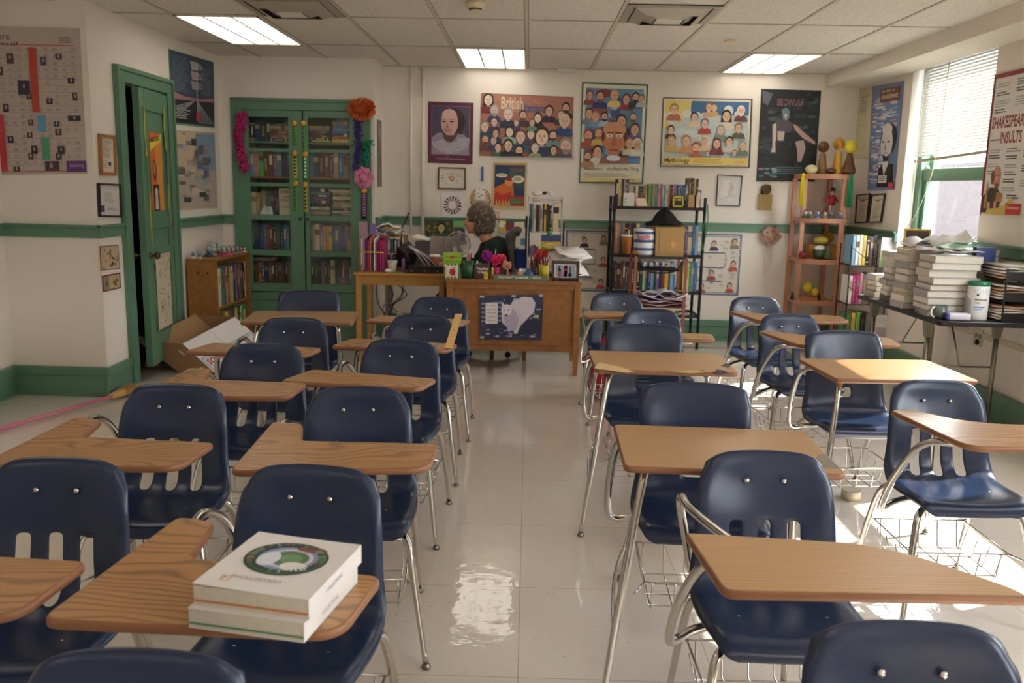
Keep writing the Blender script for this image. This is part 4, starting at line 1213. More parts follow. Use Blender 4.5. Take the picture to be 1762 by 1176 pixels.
p.text('WILLIAM', .38, .885, .012, '#b79fae'); p.text('SHAKESPEARE PORTRAIT', .2, .915, .022, '#b79fae', .64)
p.done('poster', 'maroon-bordered poster portrait of a man in a white ruff', 'poster', GP)
# british literature
p = Print(q4((828, 160), (987, 167), (984, 272), (825, 268), y=YW), edge='#8a6055')
p.rect(.01, .015, .99, .985, '#a8705e')
rr = random.Random(3)
for k in range(60):
    u, v = rr.uniform(.02, .9), rr.uniform(.03, .95); p.rect(u, v, min(.985, u + rr.uniform(.04, .1)), min(.98, v + .012), rr.choice(['#8d5a4c', '#7a4a40', '#b9826c', '#c09078']))
    p.L -= .75
p.L += 1
p.text('British', .22, .04, .20, '#d8c8a8', .24, .02); p.text('Literature', .44, .13, .15, '#3f5a86', .26, .02)
FA = [(.08, .10, .2, '#e0c8b4', '#2c2020', '#7a2c30', None, 1), (.15, .27, .17, '#cfae9c', '#9aa0a8', '#3c4a70', '#8a90a0', 0), (.30, .32, .2, '#d8bfae', '#a9a0a0', '#2a3048', None, 0), (.46, .33, .16, '#cfa890', '#5a4038', '#4a3848', '#6a4a3c', 0),
      (.62, .36, .16, '#e0cbb8', '#241c1c', '#2c2c34', None, 1), (.74, .24, .17, '#cfa890', '#2c2020', '#3a2a34', None, 0), (.92, .18, .16, '#c9a48c', '#1e1a1c', '#1c1c24', '#2a2424', 0), (.87, .30, .15, '#cfae9c', '#7a6a60', '#4a3a34', None, 0),
      (.91, .40, .22, '#d3b29c', '#cabba8', '#2c4a80', None, 0), (.05, .53, .17, '#d8b8a4', '#8d8078', '#2c4c66', None, 0), (.15, .45, .15, '#cfae9c', '#3a3038', '#3c3a50', None, 0), (.17, .63, .14, '#cfa890', '#2c2228', '#2c3c5a', None, 0),
      (.32, .60, .17, '#e0cbb8', '#3a2a24', '#9aa89a', None, 1), (.44, .67, .22, '#d8b8a4', '#6a5044', '#3f5a6a', None, 0), (.55, .62, .17, '#e0cbb8', '#3a3034', '#4c4450', None, 0), (.67, .66, .30, '#e0c4a8', '#4a2c22', '#323c58', None, 1),
      (.79, .64, .17, '#cfae9c', '#3a2a28', '#6a8a8a', '#4a3028', 0), (.93, .80, .25, '#cfae9c', '#8a8078', '#55505a', '#8d8580', 0), (.06, .74, .15, '#cfa890', '#6a5040', '#6a4a44', '#6a5040', 0), (.15, .76, .12, '#d3b29c', '#8a98a8', '#3a4a7a', None, 0),
      (.20, .86, .15, '#d8b8a4', '#2c2224', '#3f6a58', None, 0), (.31, .82, .19, '#d3b29c', '#1e1a1e', '#2c2c38', None, 0), (.43, .90, .17, '#d3b29c', '#2a2022', '#2c2c30', '#2c2426', 0), (.60, .86, .15, '#d8c0b0', '#b0a8a0', '#8a9a6a', None, 0), (.80, .88, .15, '#c9a48c', '#2c2424', '#3f5a4c', None, 0), (.56, .44, .12, '#cfa890', '#5a4038', '#5f8a78', None, 0), (.39, .46, .10, '#d8b8a4', '#8a7a6a', '#4a4868', None, 0)]
for f in FA: p.face(f[0], f[1], f[2], f[3], f[4], f[5], f[6], long=bool(f[7]))
p.done('poster', 'wide reddish British Literature poster crowded with writers\' faces', 'poster', GP)
# the play's the thing
p = Print(q4((1002, 142), (1115, 146), (1106, 316), (996, 315), y=YW), edge='#2f6a5e')
p.rect(.02, .012, .98, .988, '#e2dcc4'); p.rect(.06, .05, .94, .80, '#5d86ac')
rr = random.Random(8)
for k in range(26):
    u, v = rr.uniform(.08, .82), rr.uniform(.06, .7)
    p.ell(u + .05, v + .03, rr.uniform(.05, .12), rr.uniform(.03, .07), rr.choice(['#7fa3c2', '#a9bccb', '#7a3c40', '#c9a070', '#46688f', '#dcc690', '#8d5a52', '#3f5580']), 9)
for (u, v, r, hr, cl, bd) in [(.12, .12, .09, '#7a2c2c', '#8a3f3a', None), (.28, .13, .11, '#6a2a2c', '#2c3a70', '#7a4030'), (.50, .12, .10, '#d0a060', '#e0c070', None), (.68, .15, .10, '#5a2a2a', '#8a3440', None), (.82, .13, .10, '#2a2024', '#2c3044', '#2a2024'), (.91, .14, .08, '#55505a', '#a9acb8', None),
        (.12, .30, .10, '#3a3034', '#7a7f88', None), (.22, .33, .10, '#b06a40', '#6f8fb0', None), (.36, .33, .09, '#2c2c3a', '#a9b9c4', '#3a2c28'), (.62, .37, .13, '#3a2626', '#2a2c38', None), (.80, .33, .09, '#4a6a50', '#6a8a60', '#5a4a30'), (.83, .45, .12, '#4a3040', '#6a5a8a', None),
        (.12, .52, .12, '#7a3030', '#9a4a40', '#8a4a30'), (.28, .50, .11, '#8a5a30', '#b9a040', '#a9703c'), (.27, .68, .12, '#1e1a1e', '#cfc4b4', None), (.12, .73, .10, '#6a4a3a', '#a97a60', '#6a4a3a'), (.76, .60, .10, '#c9a050', '#c9c4a0', None), (.88, .60, .11, '#e0d0c0', '#d8d0c0', None)]:
    p.face(u, v, r, '#cfa084', hr, cl, bd)
p.ell(.52, .53, .19, .15, '#b97452', 18); p.ell(.52, .46, .18, .08, '#c48a66', 16); p.ell(.52, .60, .12, .13, '#b5704e', 16)
for e in (-1, 1): p.ell(.52 + e * .075, .52, .045, .02, '#e0d8cc', 10); p.ell(.52 + e * .075, .522, .014, .012, '#2c2020', 8); p.ell(.52 + e * .07, .49, .06, .008, '#5a3020', 8); p.ell(.52 + e * .17, .53, .03, .05, '#5a3424', 8)
p.poly([(.51, .52), (.47, .62), (.57, .62)], '#9a5a3c'); p.rect(.45, .66, .59, .672, '#7a2c28')
p.poly([(.30, .80), (.33, .735), (.72, .735), (.76, .80)], '#8a5548'); p.ell(.52, .745, .11, .03, '#d0d8dc', 12)
p.text('Shakespeare', .07, .835, .042, '#3a3444', .29, .005); p.text("the Play's the Thing", .42, .835, .045, '#3a3444', .5, .005)
p.lines(.06, .90, .95, .94, 3, '#a09a80', 3); p.rect(.03, .95, .97, .985, '#d9c77a'); p.text('learning', .75, .952, .022, '#7a6a3a')
p.frame(.006, '#2f6a5e')
p.done('poster', "tall green-edged caricature poster reading Shakespeare, the Play's the Thing", 'poster', GP)
# mythology
p = Print(q4((1141, 168), (1294, 171), (1289, 289), (1136, 287), y=YW), edge='#3a3a3c')
p.rect(.012, .012, .988, .988, '#e6e0cc'); p.rect(.03, .04, .97, .86, '#bcc9c8'); p.rect(.32, .04, .97, .24, '#3f6a94'); p.poly([(.03, .04), (.33, .04), (.26, .3), (.12, .42), (.03, .46)], '#dcc878')
rr = random.Random(12)
for k in range(46): p.ell(rr.uniform(.08, .92), rr.uniform(.22, .80), rr.uniform(.03, .07), rr.uniform(.03, .06), rr.choice(['#d8dedb', '#c9d3d2', '#dcdccc', '#d0cdb8', '#b4c6c8']), 10); p.L -= .75
p.L += 1
p.ell(.74, .17, .055, .075, '#d8dcd8', 16)
for (u, v, r, hr, cl, bd, lg) in [(.13, .16, .15, '#a08050', '#b06a50', None, 0), (.52, .13, .13, '#8a6a50', '#c4a080', None, 0), (.58, .14, .10, '#c9a050', '#c9a070', None, 0), (.36, .27, .13, '#1e1c20', '#d8c4a8', None, 0), (.72, .25, .17, '#17161a', '#d8cdbf', None, 1), (.88, .17, .14, '#d8d0cc', '#6a3a40', '#d8d0cc', 0),
        (.48, .36, .14, '#3a6a9a', '#a94038', None, 0), (.66, .45, .14, '#8a98a0', '#7a8a80', None, 1), (.86, .42, .14, '#7a6a50', '#5a5a4a', None, 0), (.10, .46, .12, '#2a2426', '#5a3034', None, 0), (.11, .62, .14, '#b09050', '#c9a85a', None, 0), (.28, .62, .16, '#a9804c', '#c98a60', None, 0), (.39, .72, .16, '#a04030', '#b06a5a', '#b05a3c', 0),
        (.48, .63, .12, '#c9a070', '#d8b090', None, 0), (.62, .65, .15, '#6a2430', '#7a3a44', None, 1), (.76, .62, .14, '#3a3034', '#c9c4bc', '#d8d4cc', 0), (.91, .68, .13, '#9a9a90', '#6a7a64', None, 0), (.52, .80, .08, '#4a6a8a', '#6a8aa4', None, 0), (.82, .78, .08, '#6a8a9a', '#7aa0b0', None, 0)]:
    p.face(u, v, r, '#dcb49c', hr, cl, bd, long=bool(lg))
p.rect(.03, .86, .97, .965, '#dcc470'); p.text('Mythology', .04, .87, .085, '#2c2c28', .28, .02); p.lines(.36, .88, .78, .95, 3, '#c0a050', 4); p.text('learning', .83, .90, .04, '#b06a3c')
p.frame(.006, '#55524c')
p.done('poster', 'wide pale cloud-and-figures Mythology poster with a yellow title strip', 'poster', GP)
# beowulf
p = Print(q4((1310, 153), (1413, 156), (1402, 313), (1301, 312), y=YW), edge='#23282c')
rr = random.Random(20)
for k in range(90):
    p.ell(rr.uniform(.05, .95), rr.uniform(.03, .97), rr.uniform(.02, .10), rr.uniform(.01, .04), rr.choice(['#2f363a', '#39434a', '#1e2226', '#49555c', '#2a3034', '#343c44', '#232a30']), 8); p.L -= .75
p.L += 1
for k in range(12): p.ell(rr.uniform(.05, .4), rr.uniform(.86, .95), .05, .012, rr.choice(['#6a9098', '#4a6a74', '#8aa4a8', '#a08088']), 8)
p.text('BEOWULF', .28, .10, .075, '#a06a74', .44, .0)
p.poly([(.36, .22), (.42, .19), (.49, .22), (.50, .30), (.45, .34), (.39, .32)], '#5f8088'); p.poly([(.40, .27), (.46, .26), (.44, .33)], '#c9b0a8')
p.poly([(.25, .36), (.33, .32), (.46, .33), (.56, .36), (.53, .46), (.44, .47), (.42, .56), (.32, .56), (.28, .46)], '#55505a'); p.poly([(.31, .45), (.43, .45), (.42, .55), (.32, .55)], '#c4b4b4')
p.poly([(.22, .38), (.28, .36), (.29, .48), (.30, .64), (.34, .68), (.22, .68), (.24, .62)], '#c9b9b6'); p.poly([(.56, .37), (.62, .38), (.78, .47), (.96, .56), (.95, .59), (.74, .52), (.60, .43)], '#c09a94')
p.poly([(.28, .56), (.5, .56), (.62, .72), (.52, .74), (.3, .70)], '#23282e'); p.poly([(.62, .56), (.76, .54), (.80, .64), (.74, .78), (.68, .78), (.66, .66)], '#b4a0a0')
p.lines(.32, .84, .82, .93, 4, '#6a8088', 5); p.poly([(.02, .02), (.2, .05), (.12, .18), (.03, .14)], '#5a6068')
p.done('poster', 'dark Beowulf poster of a pale seated swimmer with reaching arm', 'poster', GP)
# framed flower picture
def framed(name, label, cat, px, plane, fw, fc, draw, group=None, th=.018, glass=False):
    p = Print(q4(*px, **plane), th=.006, edge='#d8d4cc')
    draw(p)
    o = p.done(name, label, cat, group)
    g = G(); c = [p.tl, p.tr, p.br, p.bl]; off = (p.bl + p.br) / 2
    e1 = (p.tr - p.tl).normalized() * fw; e2 = (p.bl - p.tl).normalized() * fw; n = p.n * th
    for a, b, q1, q2 in ((p.tl, p.tr, e1, e2), (p.bl, p.br, e1, -e2)):
        vs = [a - q1 - q2, b + q1 - q2, b + q1, a - q1]
        vs = [v - off for v in vs]; g.hexa(vs, [v + n for v in vs], fc)
    for a, b, q1 in ((p.tl, p.bl, e1), (p.tr, p.br, -e1)):
        vs = [v - off for v in (a - q1, b - q1, b, a)]; g.hexa(vs, [v + n for v in vs], fc)
    f = g.build('frame', o, bevel=.002)
    return o
FRB = mat('brown_frame_wood', '#6b4a2c', .4, var=.1); FRK = mat('black_frame', '#241f20', .35); FRO = mat('orange_oak_frame', '#a06c3c', .4, var=.1)
def dr(p):
    rr = random.Random(2)
    for k in range(34):
        a = rr.uniform(0, 6.28); r = rr.uniform(.08, .42)
        p.ell(.5 + r * math.cos(a), .5 + r * math.sin(a) * .9, .022, .028, rr.choice(['#4a8a6a', '#6aa08a', '#c4684c', '#b0503c', '#5a9a9a', '#d09a6a']), 7)
    for k in range(10): a = k * .63; p.ell(.5 + .07 * math.cos(a), .5 + .09 * math.sin(a), .04, .045, '#d08870', 8)
    p.frame(.006, '#f0ece4')
framed('framed_picture', 'brown framed picture of small flowers on white, below the ruffed portrait', 'picture', ((757, 290), (799, 291), (799, 324), (756, 323)), dict(y=YW), .014, FRB, dr)
# white sheet with bead wreath
def ring(p, u, v, r0, r1, n, cols):
    a_ = p.w / p.h; p.L += 1
    for k in range(n):
        a = 6.2832 * k / n; b = 6.2832 * (k + .62) / n
        p.g.add([p.P(u + r * math.cos(t), v + r * a_ * math.sin(t)) for r, t in ((r0, a), (r1, a), (r1, b), (r0, b))], [(0, 1, 2, 3)], pc(cols[k % len(cols)]))
p = Print(q4((760, 331), (796, 331), (797, 378), (761, 378), y=YW - .002), edge='#e4e0e2')
ring(p, .5, .48, .20, .32, 16, ['#8a4a34', '#b46a4a', '#5a3a30']); ring(p, .5, .48, .32, .43, 16, ['#4a4a48', '#7a3a30', '#9a8a7a'])
p.done('paper_sheet', 'white sheet with a brown ring wreath pattern, left of the teacher\'s head', 'paper')
# round plate decoration
YP = YW - .004
c = at(827, 343, y=YP); t = thing('round_plaque', 'round rainbow-rimmed plaque behind the teacher\'s head with white card on it', 'plaque', c)
g = G(); g.X = Matrix.Rotation(math.radians(90), 4, 'X'); g.lathe([(.105, -.003), (.108, 0), (.104, .004), (.02, .004)], (0, 0, 0), pc('#c9b896'), 28)
RC = ['#c2453c', '#d8a33c', '#3f8a54', '#7a4a8a', '#d87a9a', '#c9c4b4']
for rr_, (r0, r1) in enumerate(((.070, .080), (.082, .092), (.094, .104))):
    for k in range(30):
        a, b = 6.2832 * k / 30, 6.2832 * (k + .7) / 30
        g.add([(r * math.cos(w), r * math.sin(w), .0046) for r, w in ((r0, a), (r1, a), (r1, b), (r0, b))], [(0, 1, 2, 3)], pc(RC[(k + rr_ * 2) % 6]))
g.build('plate', t)
g = G(); g.box(-.05, .045, -.010, -.007, -.01, .12, PAPER)
rr = random.Random(4)
for k in range(10): x, z = rr.uniform(-.035, .03), rr.uniform(.01, .11); g.box(x, x + .012, -.0106, -.0100, z, z + .008, BLACK)
g.X = Matrix.Identity(4); g.build('card', t)
# pop art couple poster: generic comic panel
p = Print(q4((848, 279), (908, 280), (905, 361), (846, 359), y=YW), edge='#cdb48a')
p.rect(.06, .06, .94, .93, '#26395c')
for k in range(9): p.rect(.5 + k * .05, .1, .52 + k * .05, .55, '#5a6a3c')
p.poly([(.06, .93), (.06, .55), (.25, .48), (.5, .40), (.62, .52), (.65, .93)], '#c9682c'); p.poly([(.06, .93), (.1, .62), (.3, .7), (.55, .62), (.6, .93)], '#b8342a'); p.rect(.45, .72, .94, .93, '#a8342c'); p.rect(.5, .78, .9, .88, '#5a7a4a')
for k in range(5): p.poly([(.1 + k * .09, .92), (.13 + k * .09, .78), (.17 + k * .09, .92)], '#dcb45a')
p.ell(.48, .42, .12, .09, '#dc9a5c', 12); p.poly([(.38, .36), (.48, .30), (.6, .36), (.56, .40), (.42, .40)], '#8a2c20')
p.ell(.27, .28, .17, .045, '#e0d6b8', 16); p.ell(.74, .36, .18, .08, '#e0d6b8', 16); p.lines(.16, .262, .40, .295, 2, '#4a4438', 2); p.lines(.62, .315, .88, .40, 4, '#4a4438', 3)
for k in range(3): p.poly([(.5 + k * .12, .12), (.62 + k * .12, .17), (.61 + k * .12, .19)], '#c9503c')
p.rect(.04, .02, .96, .06, '#b5935c')
p.done('poster', 'tan-edged comic style poster with speech bubbles in red, orange and dark blue', 'poster', GP)
# small papers around the teacher on the wall
def sheet(px, col, label, draw=None, yoff=0.0, name='paper_note', cat='note', group='notes pinned behind the teacher desk', th=.0015):
    p = Print(q4(*px, y=YW - .026 - yoff), th=th, edge=col)
    if draw: draw(p)
    return p.done(name, label, cat, group)
sheet(((828, 287), (832, 287), (832, 312), (828, 312)), '#3f5a9a', 'narrow blue strip on the wall above the rainbow plaque', cat='strip', name='paper_strip')
sheet(((847, 364), (859, 365), (859, 376), (847, 375)), '#d8c0b8', 'small red-framed square note under the comic style poster', lambda p: (p.frame(.006, '#c9655c'), p.ell(.5, .5, .15, .2, '#c9a8a0', 8)))
def greenlady(p):
    p.rect(0, 0, 1, 1, '#4a4a34'); rr = random.Random(7)
    for k in range(30): p.ell(rr.uniform(.05, .95), rr.uniform(.05, .95), .06, .07, rr.choice(['#6a6a3c', '#8a8440', '#38402c', '#a09850', '#2c3424']), 8)
    p.face(.58, .38, .5, '#c9b87a', '#1e1c18', '#3a5a40', long=True)
sheet(((732, 379), (780, 380), (779, 413), (731, 412)), '#4a4a34', 'dark green photo poster of a long-haired woman left of the fan', greenlady, name='photo_poster', cat='poster', group=None)
sheet(((780, 380), (800, 380), (800, 391), (780, 391)), '#7fc27a', 'bright green paper note beside the long-haired woman photo')
sheet(((781, 392), (800, 393), (801, 416), (780, 415)), '#77717c', 'small grey photo below the bright green note', lambda p: (p.rect(.06, .05, .94, .95, '#3c3a44'), p.face(.5, .35, .5, '#b8a8a8', '#2a2428', '#55505c')))
sheet(((842, 378), (858, 378), (857, 400), (841, 400)), '#bfd0bc', 'pale green note pinned right of the teacher\'s hair', lambda p: p.lines(.1, .2, .9, .8, 4, '#8aa08c', 1))
sheet(((857, 378), (871, 379), (870, 401), (856, 400)), '#c9a648', 'yellow note with a small white card on it', lambda p: p.poly([(.3, .05), (.95, .15), (.6, .65), (.1, .5)], '#e0dcd0'))
sheet(((872, 383), (884, 383), (884, 397), (872, 397)), '#7a3038', 'maroon square note on the green rail')
sheet(((885, 382), (902, 382), (902, 397), (885, 397)), '#d8d0b0', 'cream square note beside the maroon one')
sheet(((856, 404), (884, 404), (884, 438), (856, 438)), '#b9b2aa', 'pale grey sheet on the wall above the office chair', lambda p: p.lines(.1, .1, .9, .9, 7, '#9a9490', 1))
sheet(((886, 400), (910, 400), (910, 430), (886, 430)), '#c4bcab', 'beige sheet with a blue square between chair and wire rack', lambda p: p.rect(.4, .35, .8, .75, '#4a7a96'))
# game board style posters either side of the black rack
def board(p, seed, side):
    p.rect(.0, .0, 1, 1, '#3f5a80'); p.rect(.02, .02, .98, .98, '#d4ccbf')
    rr = random.Random(seed)
    n = 30
    for k in range(n):
        for v in (.03, .95): p.rect((k + .2) / n, v, (k + .7) / n, v + .02, '#4a5f86'); p.L -= .75
    p.L += 1
    for k in range(24):
        for u in (.025, .955): p.rect(u, (k + .2) / 24, u + .02, (k + .7) / 24, '#4a5f86'); p.L -= .75
    p.L += 1
    for v in (.30, .54, .76): p.rect(.08, v, .62, v + .016, '#2c3f66')
    p.L += 1
    for k in range(12):
        a, b = math.radians(-90 + 15 * k), math.radians(-75 + 15 * k)
        s_ = 1 if side else 1
        for (vc, rv) in ((.42, .128),):
            p.g.add([p.P(.62 + r * math.cos(w) * .55, vc + r * math.sin(w)) for r, w in ((rv - .008, a), (rv + .008, a), (rv + .008, b), (rv - .008, b))], [(0, 1, 2, 3)], pc('#2c3f66'))
    for k in range(26):
        u, v = rr.uniform(.08, .85), rr.uniform(.06, .9)
        p.lines(u, v, u + .1, v + .03, 3, rr.choice(['#a09a98', '#8d8d9a', '#b0a498']), k)
    for (u, v, c_) in ((.42, .16, '#3c3a58'), (.85, .48, '#b8503c'), (.40, .64, '#8a3a34'), (.80, .84, '#b8403c'), (.85, .12, '#7a7a5a'), (.2, .86, '#9a5a6a')):
        p.face(u, v, .10, '#cfa890', '#3a2a26', c_)
p = Print(q4((974, 396), (1050, 398), (1048, 502), (972, 501), y=YW), edge='#3f5a80'); board(p, 3, 0); p.done('poster', 'blue-edged board game style poster left of the black wire rack', 'poster', 'board game style posters')
p = Print(q4((1195, 402), (1277, 404), (1270, 509), (1190, 507), y=YW), edge='#3f5a80'); board(p, 5, 1); p.done('poster', 'blue-edged board game style poster right of the black wire rack', 'poster', 'board game style posters')
def dr(p):
    rr = random.Random(9)
    p.rect(.03, .02, .97, .98, '#cfccc8')
    for k in range(14): p.poly([(rr.uniform(.1, .9), rr.uniform(.1, .9)) for _ in range(3)], rr.choice(['#d8d6d4', '#c4c0bc', '#dcd9d2']))
framed('framed_certificate', 'thin black framed pale certificate right of the black rack top', 'picture', ((1236, 302), (1276, 304), (1271, 354), (1233, 353)), dict(y=YW), .008, FRK, dr)
# right wall posters (x = wall)
XW = XR - .004
p = Print(q4((1467, 158), (1502, 146), (1494, 270), (1458, 276), x=XW), edge='#c9c2a0')
rr = random.Random(13)
for k in range(40): u, v = rr.uniform(.05, .8), rr.uniform(.04, .93); p.poly([(u, v), (u + rr.uniform(.03, .16), v + rr.uniform(-.01, .02)), (u + rr.uniform(.03, .1), v + rr.uniform(.006, .03))], rr.choice(['#a8a48a', '#b0a888', '#8f9488', '#c0b088']))
p.text('IlIllIl', .55, .12, .03, '#8a8468', .35); p.lines(.5, .18, .9, .4, 6, '#9a957c', 3)
p.done('map', 'yellowed paper map beside the corner on the window wall', 'map')
p = Print(q4((1502, 149), (1556, 139), (1539, 327), (1493, 328), x=XW), edge='#6a7fa4')
rr = random.Random(14)
for k in range(130): u, v = rr.uniform(.03, .75), rr.uniform(.1, .95); p.rect(u, v, u + rr.uniform(.1, .25), v + .016, rr.choice(['#c9ccd4', '#b4bccc', '#dcdad6', '#8aa0c4', '#c4a0a0'])); p.L -= .75
p.L += 1
p.rect(.3, .04, .93, .17, '#6a3a30'); p.text('IlI llIl Il', .35, .055, .025, '#d8c8a8', .4); p.text('SHAKESPEARE', .35, .10, .04, '#d8c8a8', .53, .02)
p.poly([(.36, .97), (.40, .80), (.55, .74), (.9, .76), (.97, .97)], '#26242a'); p.poly([(.52, .75), (.62, .70), (.74, .75), (.60, .86)], '#d8d4d0')
p.ell(.68, .52, .27, .15, '#26242a', 18); p.ell(.63, .56, .20, .155, '#cfcbc8', 18); p.ell(.62, .43, .17, .06, '#d4d0cc', 14); p.poly([(.5, .66), (.56, .73), (.68, .73), (.78, .65), (.66, .685)], '#3a363c')
for e in (-1, 1): p.ell(.6 + e * .085, .545, .045, .010, '#2a2a2e', 8)
p.poly([(.59, .55), (.55, .62), (.63, .625)], '#8a8688'); p.rect(.53, .645, .68, .654, '#3a363c'); p.rect(.80, .93, .98, .99, '#c4403c'); p.rect(.42, .86, .72, .93, '#d8d4d0'); p.lines(.44, .87, .7, .92, 3, '#55555a')
p.done('poster', 'blue handwriting poster of a bald bearded man\'s portrait by the window', 'poster')
def cert(p, seed=0):
    p.rect(.04, .03, .96, .97, '#d8d0bc'); p.ell(.5, .2, .11, .07, '#7a8a5a', 10); p.poly([(.15, .12), (.42, .2), (.4, .24), (.14, .16)], '#b06a60'); p.poly([(.85, .12), (.58, .2), (.6, .24), (.86, .16)], '#b06a60')
    p.text('Certificate', .2, .32, .05, '#8a8070', .6, 0); p.lines(.2, .42, .85, .9, 8, '#b0a890', seed)
framed('framed_certificate', 'dark framed certificate nearer the corner, left of its twin on the window wall', 'picture', ((1477, 337), (1498, 335), (1493, 382), (1474, 383)), dict(x=XW), .010, FRK, cert, 'twin certificates')
framed('framed_certificate', 'dark framed certificate nearer the window, right of its twin', 'picture', ((1503, 337), (1524, 335), (1517, 381), (1497, 382)), dict(x=XW), .010, FRK, cert, 'twin certificates')
# insults poster
a = at(1711, 130, x=XW); b = at(1686, 370, x=XW)
yt = a.y - .02; yb_ = b.y
y_r = yt - .64
p = Print([(XW, yt, a.z), (XW, y_r, a.z), (XW, y_r, b.z), (XW, yt, b.z)], edge='#8a302c')
p.rect(.03, .03, 1, 1, '#dcd8d4')
p.text('SHAKESPEARE', .05, .30, .085, '#8a2c26', .66, .03, .0); p.text('INSULTS', .25, .41, .085, '#8a2c26', .40, .03, .0)
for i, (u, v, n, c_) in enumerate([(.08, .07, 2, '#a8a6a4'), (.08, .13, 2, '#55524e'), (.08, .19, 3, '#a8a6a4'), (.07, .25, 2, '#3a3838'), (.45, .06, 3, '#77747a'), (.45, .12, 2, '#3a3838'), (.45, .18, 4, '#a8a6a4'), (.06, .46, 1, '#3a3838'), (.4, .53, 2, '#77747a'), (.4, .58, 2, '#3a3838'), (.06, .53, 2, '#a8a6a4'), (.06, .57, 2, '#3a3838'),
        (.4, .64, 2, '#a8a6a4'), (.06, .63, 2, '#a8a6a4'), (.40, .69, 2, '#77747a'), (.06, .68, 2, '#77747a'), (.4, .74, 2, '#3a3838'), (.4, .80, 2, '#a8a6a4'), (.5, .85, 2, '#3a3838'), (.72, .07, 3, '#a8a6a4'), (.72, .16, 3, '#3a3838'), (.72, .55, 3, '#77747a'), (.72, .65, 3, '#3a3838'), (.72, .75, 3, '#a8a6a4')]):
    p.lines(u, v, u + .26, v + .017 * n, n, c_, i)
p.poly([(.03, .98), (.03, .86), (.10, .84), (.16, .98)], '#2c2c30'); p.poly([(.12, .99), (.18, .91), (.45, .93), (.62, .86), (.66, .99)], '#c9b056'); p.poly([(.07, .95), (.09, .85), (.16, .80), (.30, .80), (.40, .86), (.38, .94), (.2, .95)], '#33342e')
p.poly([(.07, .95), (.08, .84), (.11, .75), (.13, .82), (.12, .95)], '#a5753a'); p.poly([(.30, .83), (.42, .84), (.42, .90), (.30, .90)], '#a5753a'); p.ell(.26, .91, .05, .035, '#5a2428', 10); p.ell(.17, .93, .035, .03, '#c4907a', 8); p.ell(.30, .92, .03, .03, '#c4907a', 8)
p.ell(.27, .72, .075, .07, '#c08a74', 14); p.ell(.20, .73, .04, .05, '#7a4a34', 10); p.poly([(.24, .77), (.29, .83), (.34, .77)], '#7a4434'); p.ell(.27, .715, .018, .006, '#2a2020', 6); p.ell(.315, .715, .014, .006, '#2a2020', 6); p.rect(.27, .755, .32, .76, '#7a302c')
p.rect(.52, .91, .80, .985, '#b8302c'); p.text('Shakespeare', .54, .925, .03, '#e0d0c8', .24)
p.rect(.0, .0, 1, .03, '#8a302c'); p.rect(0, 0, .03, .86, '#8a302c')
p.done('poster', 'red-edged white Shakespeare Insults poster at the right edge with seated bald figure', 'poster')
# left side
# big chart on the chimney face
tl, tr, br, bl = at(-60, 44, y=YBUMP - .004), at(137, 49, y=YBUMP - .004), at(150, 299, y=YBUMP - .004), at(-60, 300, y=YBUMP - .004)
tl.x = bl.x = max(tl.x, XLO + .03)
p = Print([tl, tr, br, bl], edge='#b9aca4')
U0 = (lambda px: (at(px, 170, y=YBUMP - .004).x - tl.x) / (tr.x - tl.x))
V0 = lambda py: (py - 47) / 252
p.text('Shakespeare', U0(27) - .50, V0(57), .062, '#2c2a30', .485, 0); p.text('Explains Himself', U0(41) - .70, V0(72), .036, '#2c2a30', .69, 0)
p.lines(U0(108), V0(62), U0(134), V0(74), 4, '#7a7478', 3); p.rect(0, V0(76), U0(135), V0(77.5), '#b04a40'); 
for k in range(18): p.rect(0, V0(88 + k * 11.4), U0(140), V0(88.6 + k * 11.4), '#8f878a'); p.L -= .75
p.L += 1
rr = random.Random(17)
for r in range(18):
    for c_ in range(9):
        u = U0(4 + c_ * 15.5); 
        if u < 0: continue
        if rr.random() < .8: p.lines(u, V0(82 + r * 11.4), u + .055, V0(87 + r * 11.4), 3, rr.choice(['#8f878a', '#9d9496', '#857d82']), r * 10 + c_); p.L -= .75
p.L += 2
p.rect(U0(56), V0(81), U0(69), V0(191), '#b5483a'); p.rect(U0(64), V0(196), U0(78), V0(225), '#5b9ab8'); p.rect(U0(68), V0(235), U0(82), V0(274), '#4f9a7c'); p.rect(0, V0(195), U0(5), V0(292), '#b83a48')
p.rect(0, V0(293), U0(148), V0(294.5), '#b04a40'); p.rect(U0(110), V0(276), U0(148), V0(296), '#5f3a78'); p.text('learning', U0(116), V0(281), .03, '#a890b8'); p.rect(U0(72), V0(276), U0(97), V0(293), '#4a4450'); p.ell(U0(83), V0(284), .02, .02, '#a8848a')
for (x, y, w, h) in ((34, 137, 21, 24), (18, 92, 12, 17), (76, 97, 9, 14), (102, 91, 11, 10), (0, 115, 11, 14), (48, 160, 9, 9), (121, 132, 12, 10), (82, 167, 11, 10), (128, 157, 8, 14), (6, 177, 10, 14), (48, 204, 9, 10), (93, 206, 9, 10), (94, 220, 11, 11), (118, 197, 22, 9), (10, 232, 10, 12), (45, 226, 9, 9), (50, 249, 11, 14), (44, 262, 9, 11), (97, 250, 12, 14), (93, 262, 10, 12), (16, 285, 12, 8)):
    if U0(x) > 0: p.rect(U0(x), V0(y), U0(x + w), V0(y + h), rr.choice(['#3a363c', '#4a4448', '#55403c', '#343440', '#4c4a60'])); p.ell(U0(x + w / 2), V0(y + h * .4), .010, .014, '#b4a49c', 8)
p.done('poster', 'large pale timeline chart about Shakespeare with portraits, at the left edge', 'poster')
XLW = XL + .004
def lw(a, b, c, d): return (a, b, c, d)
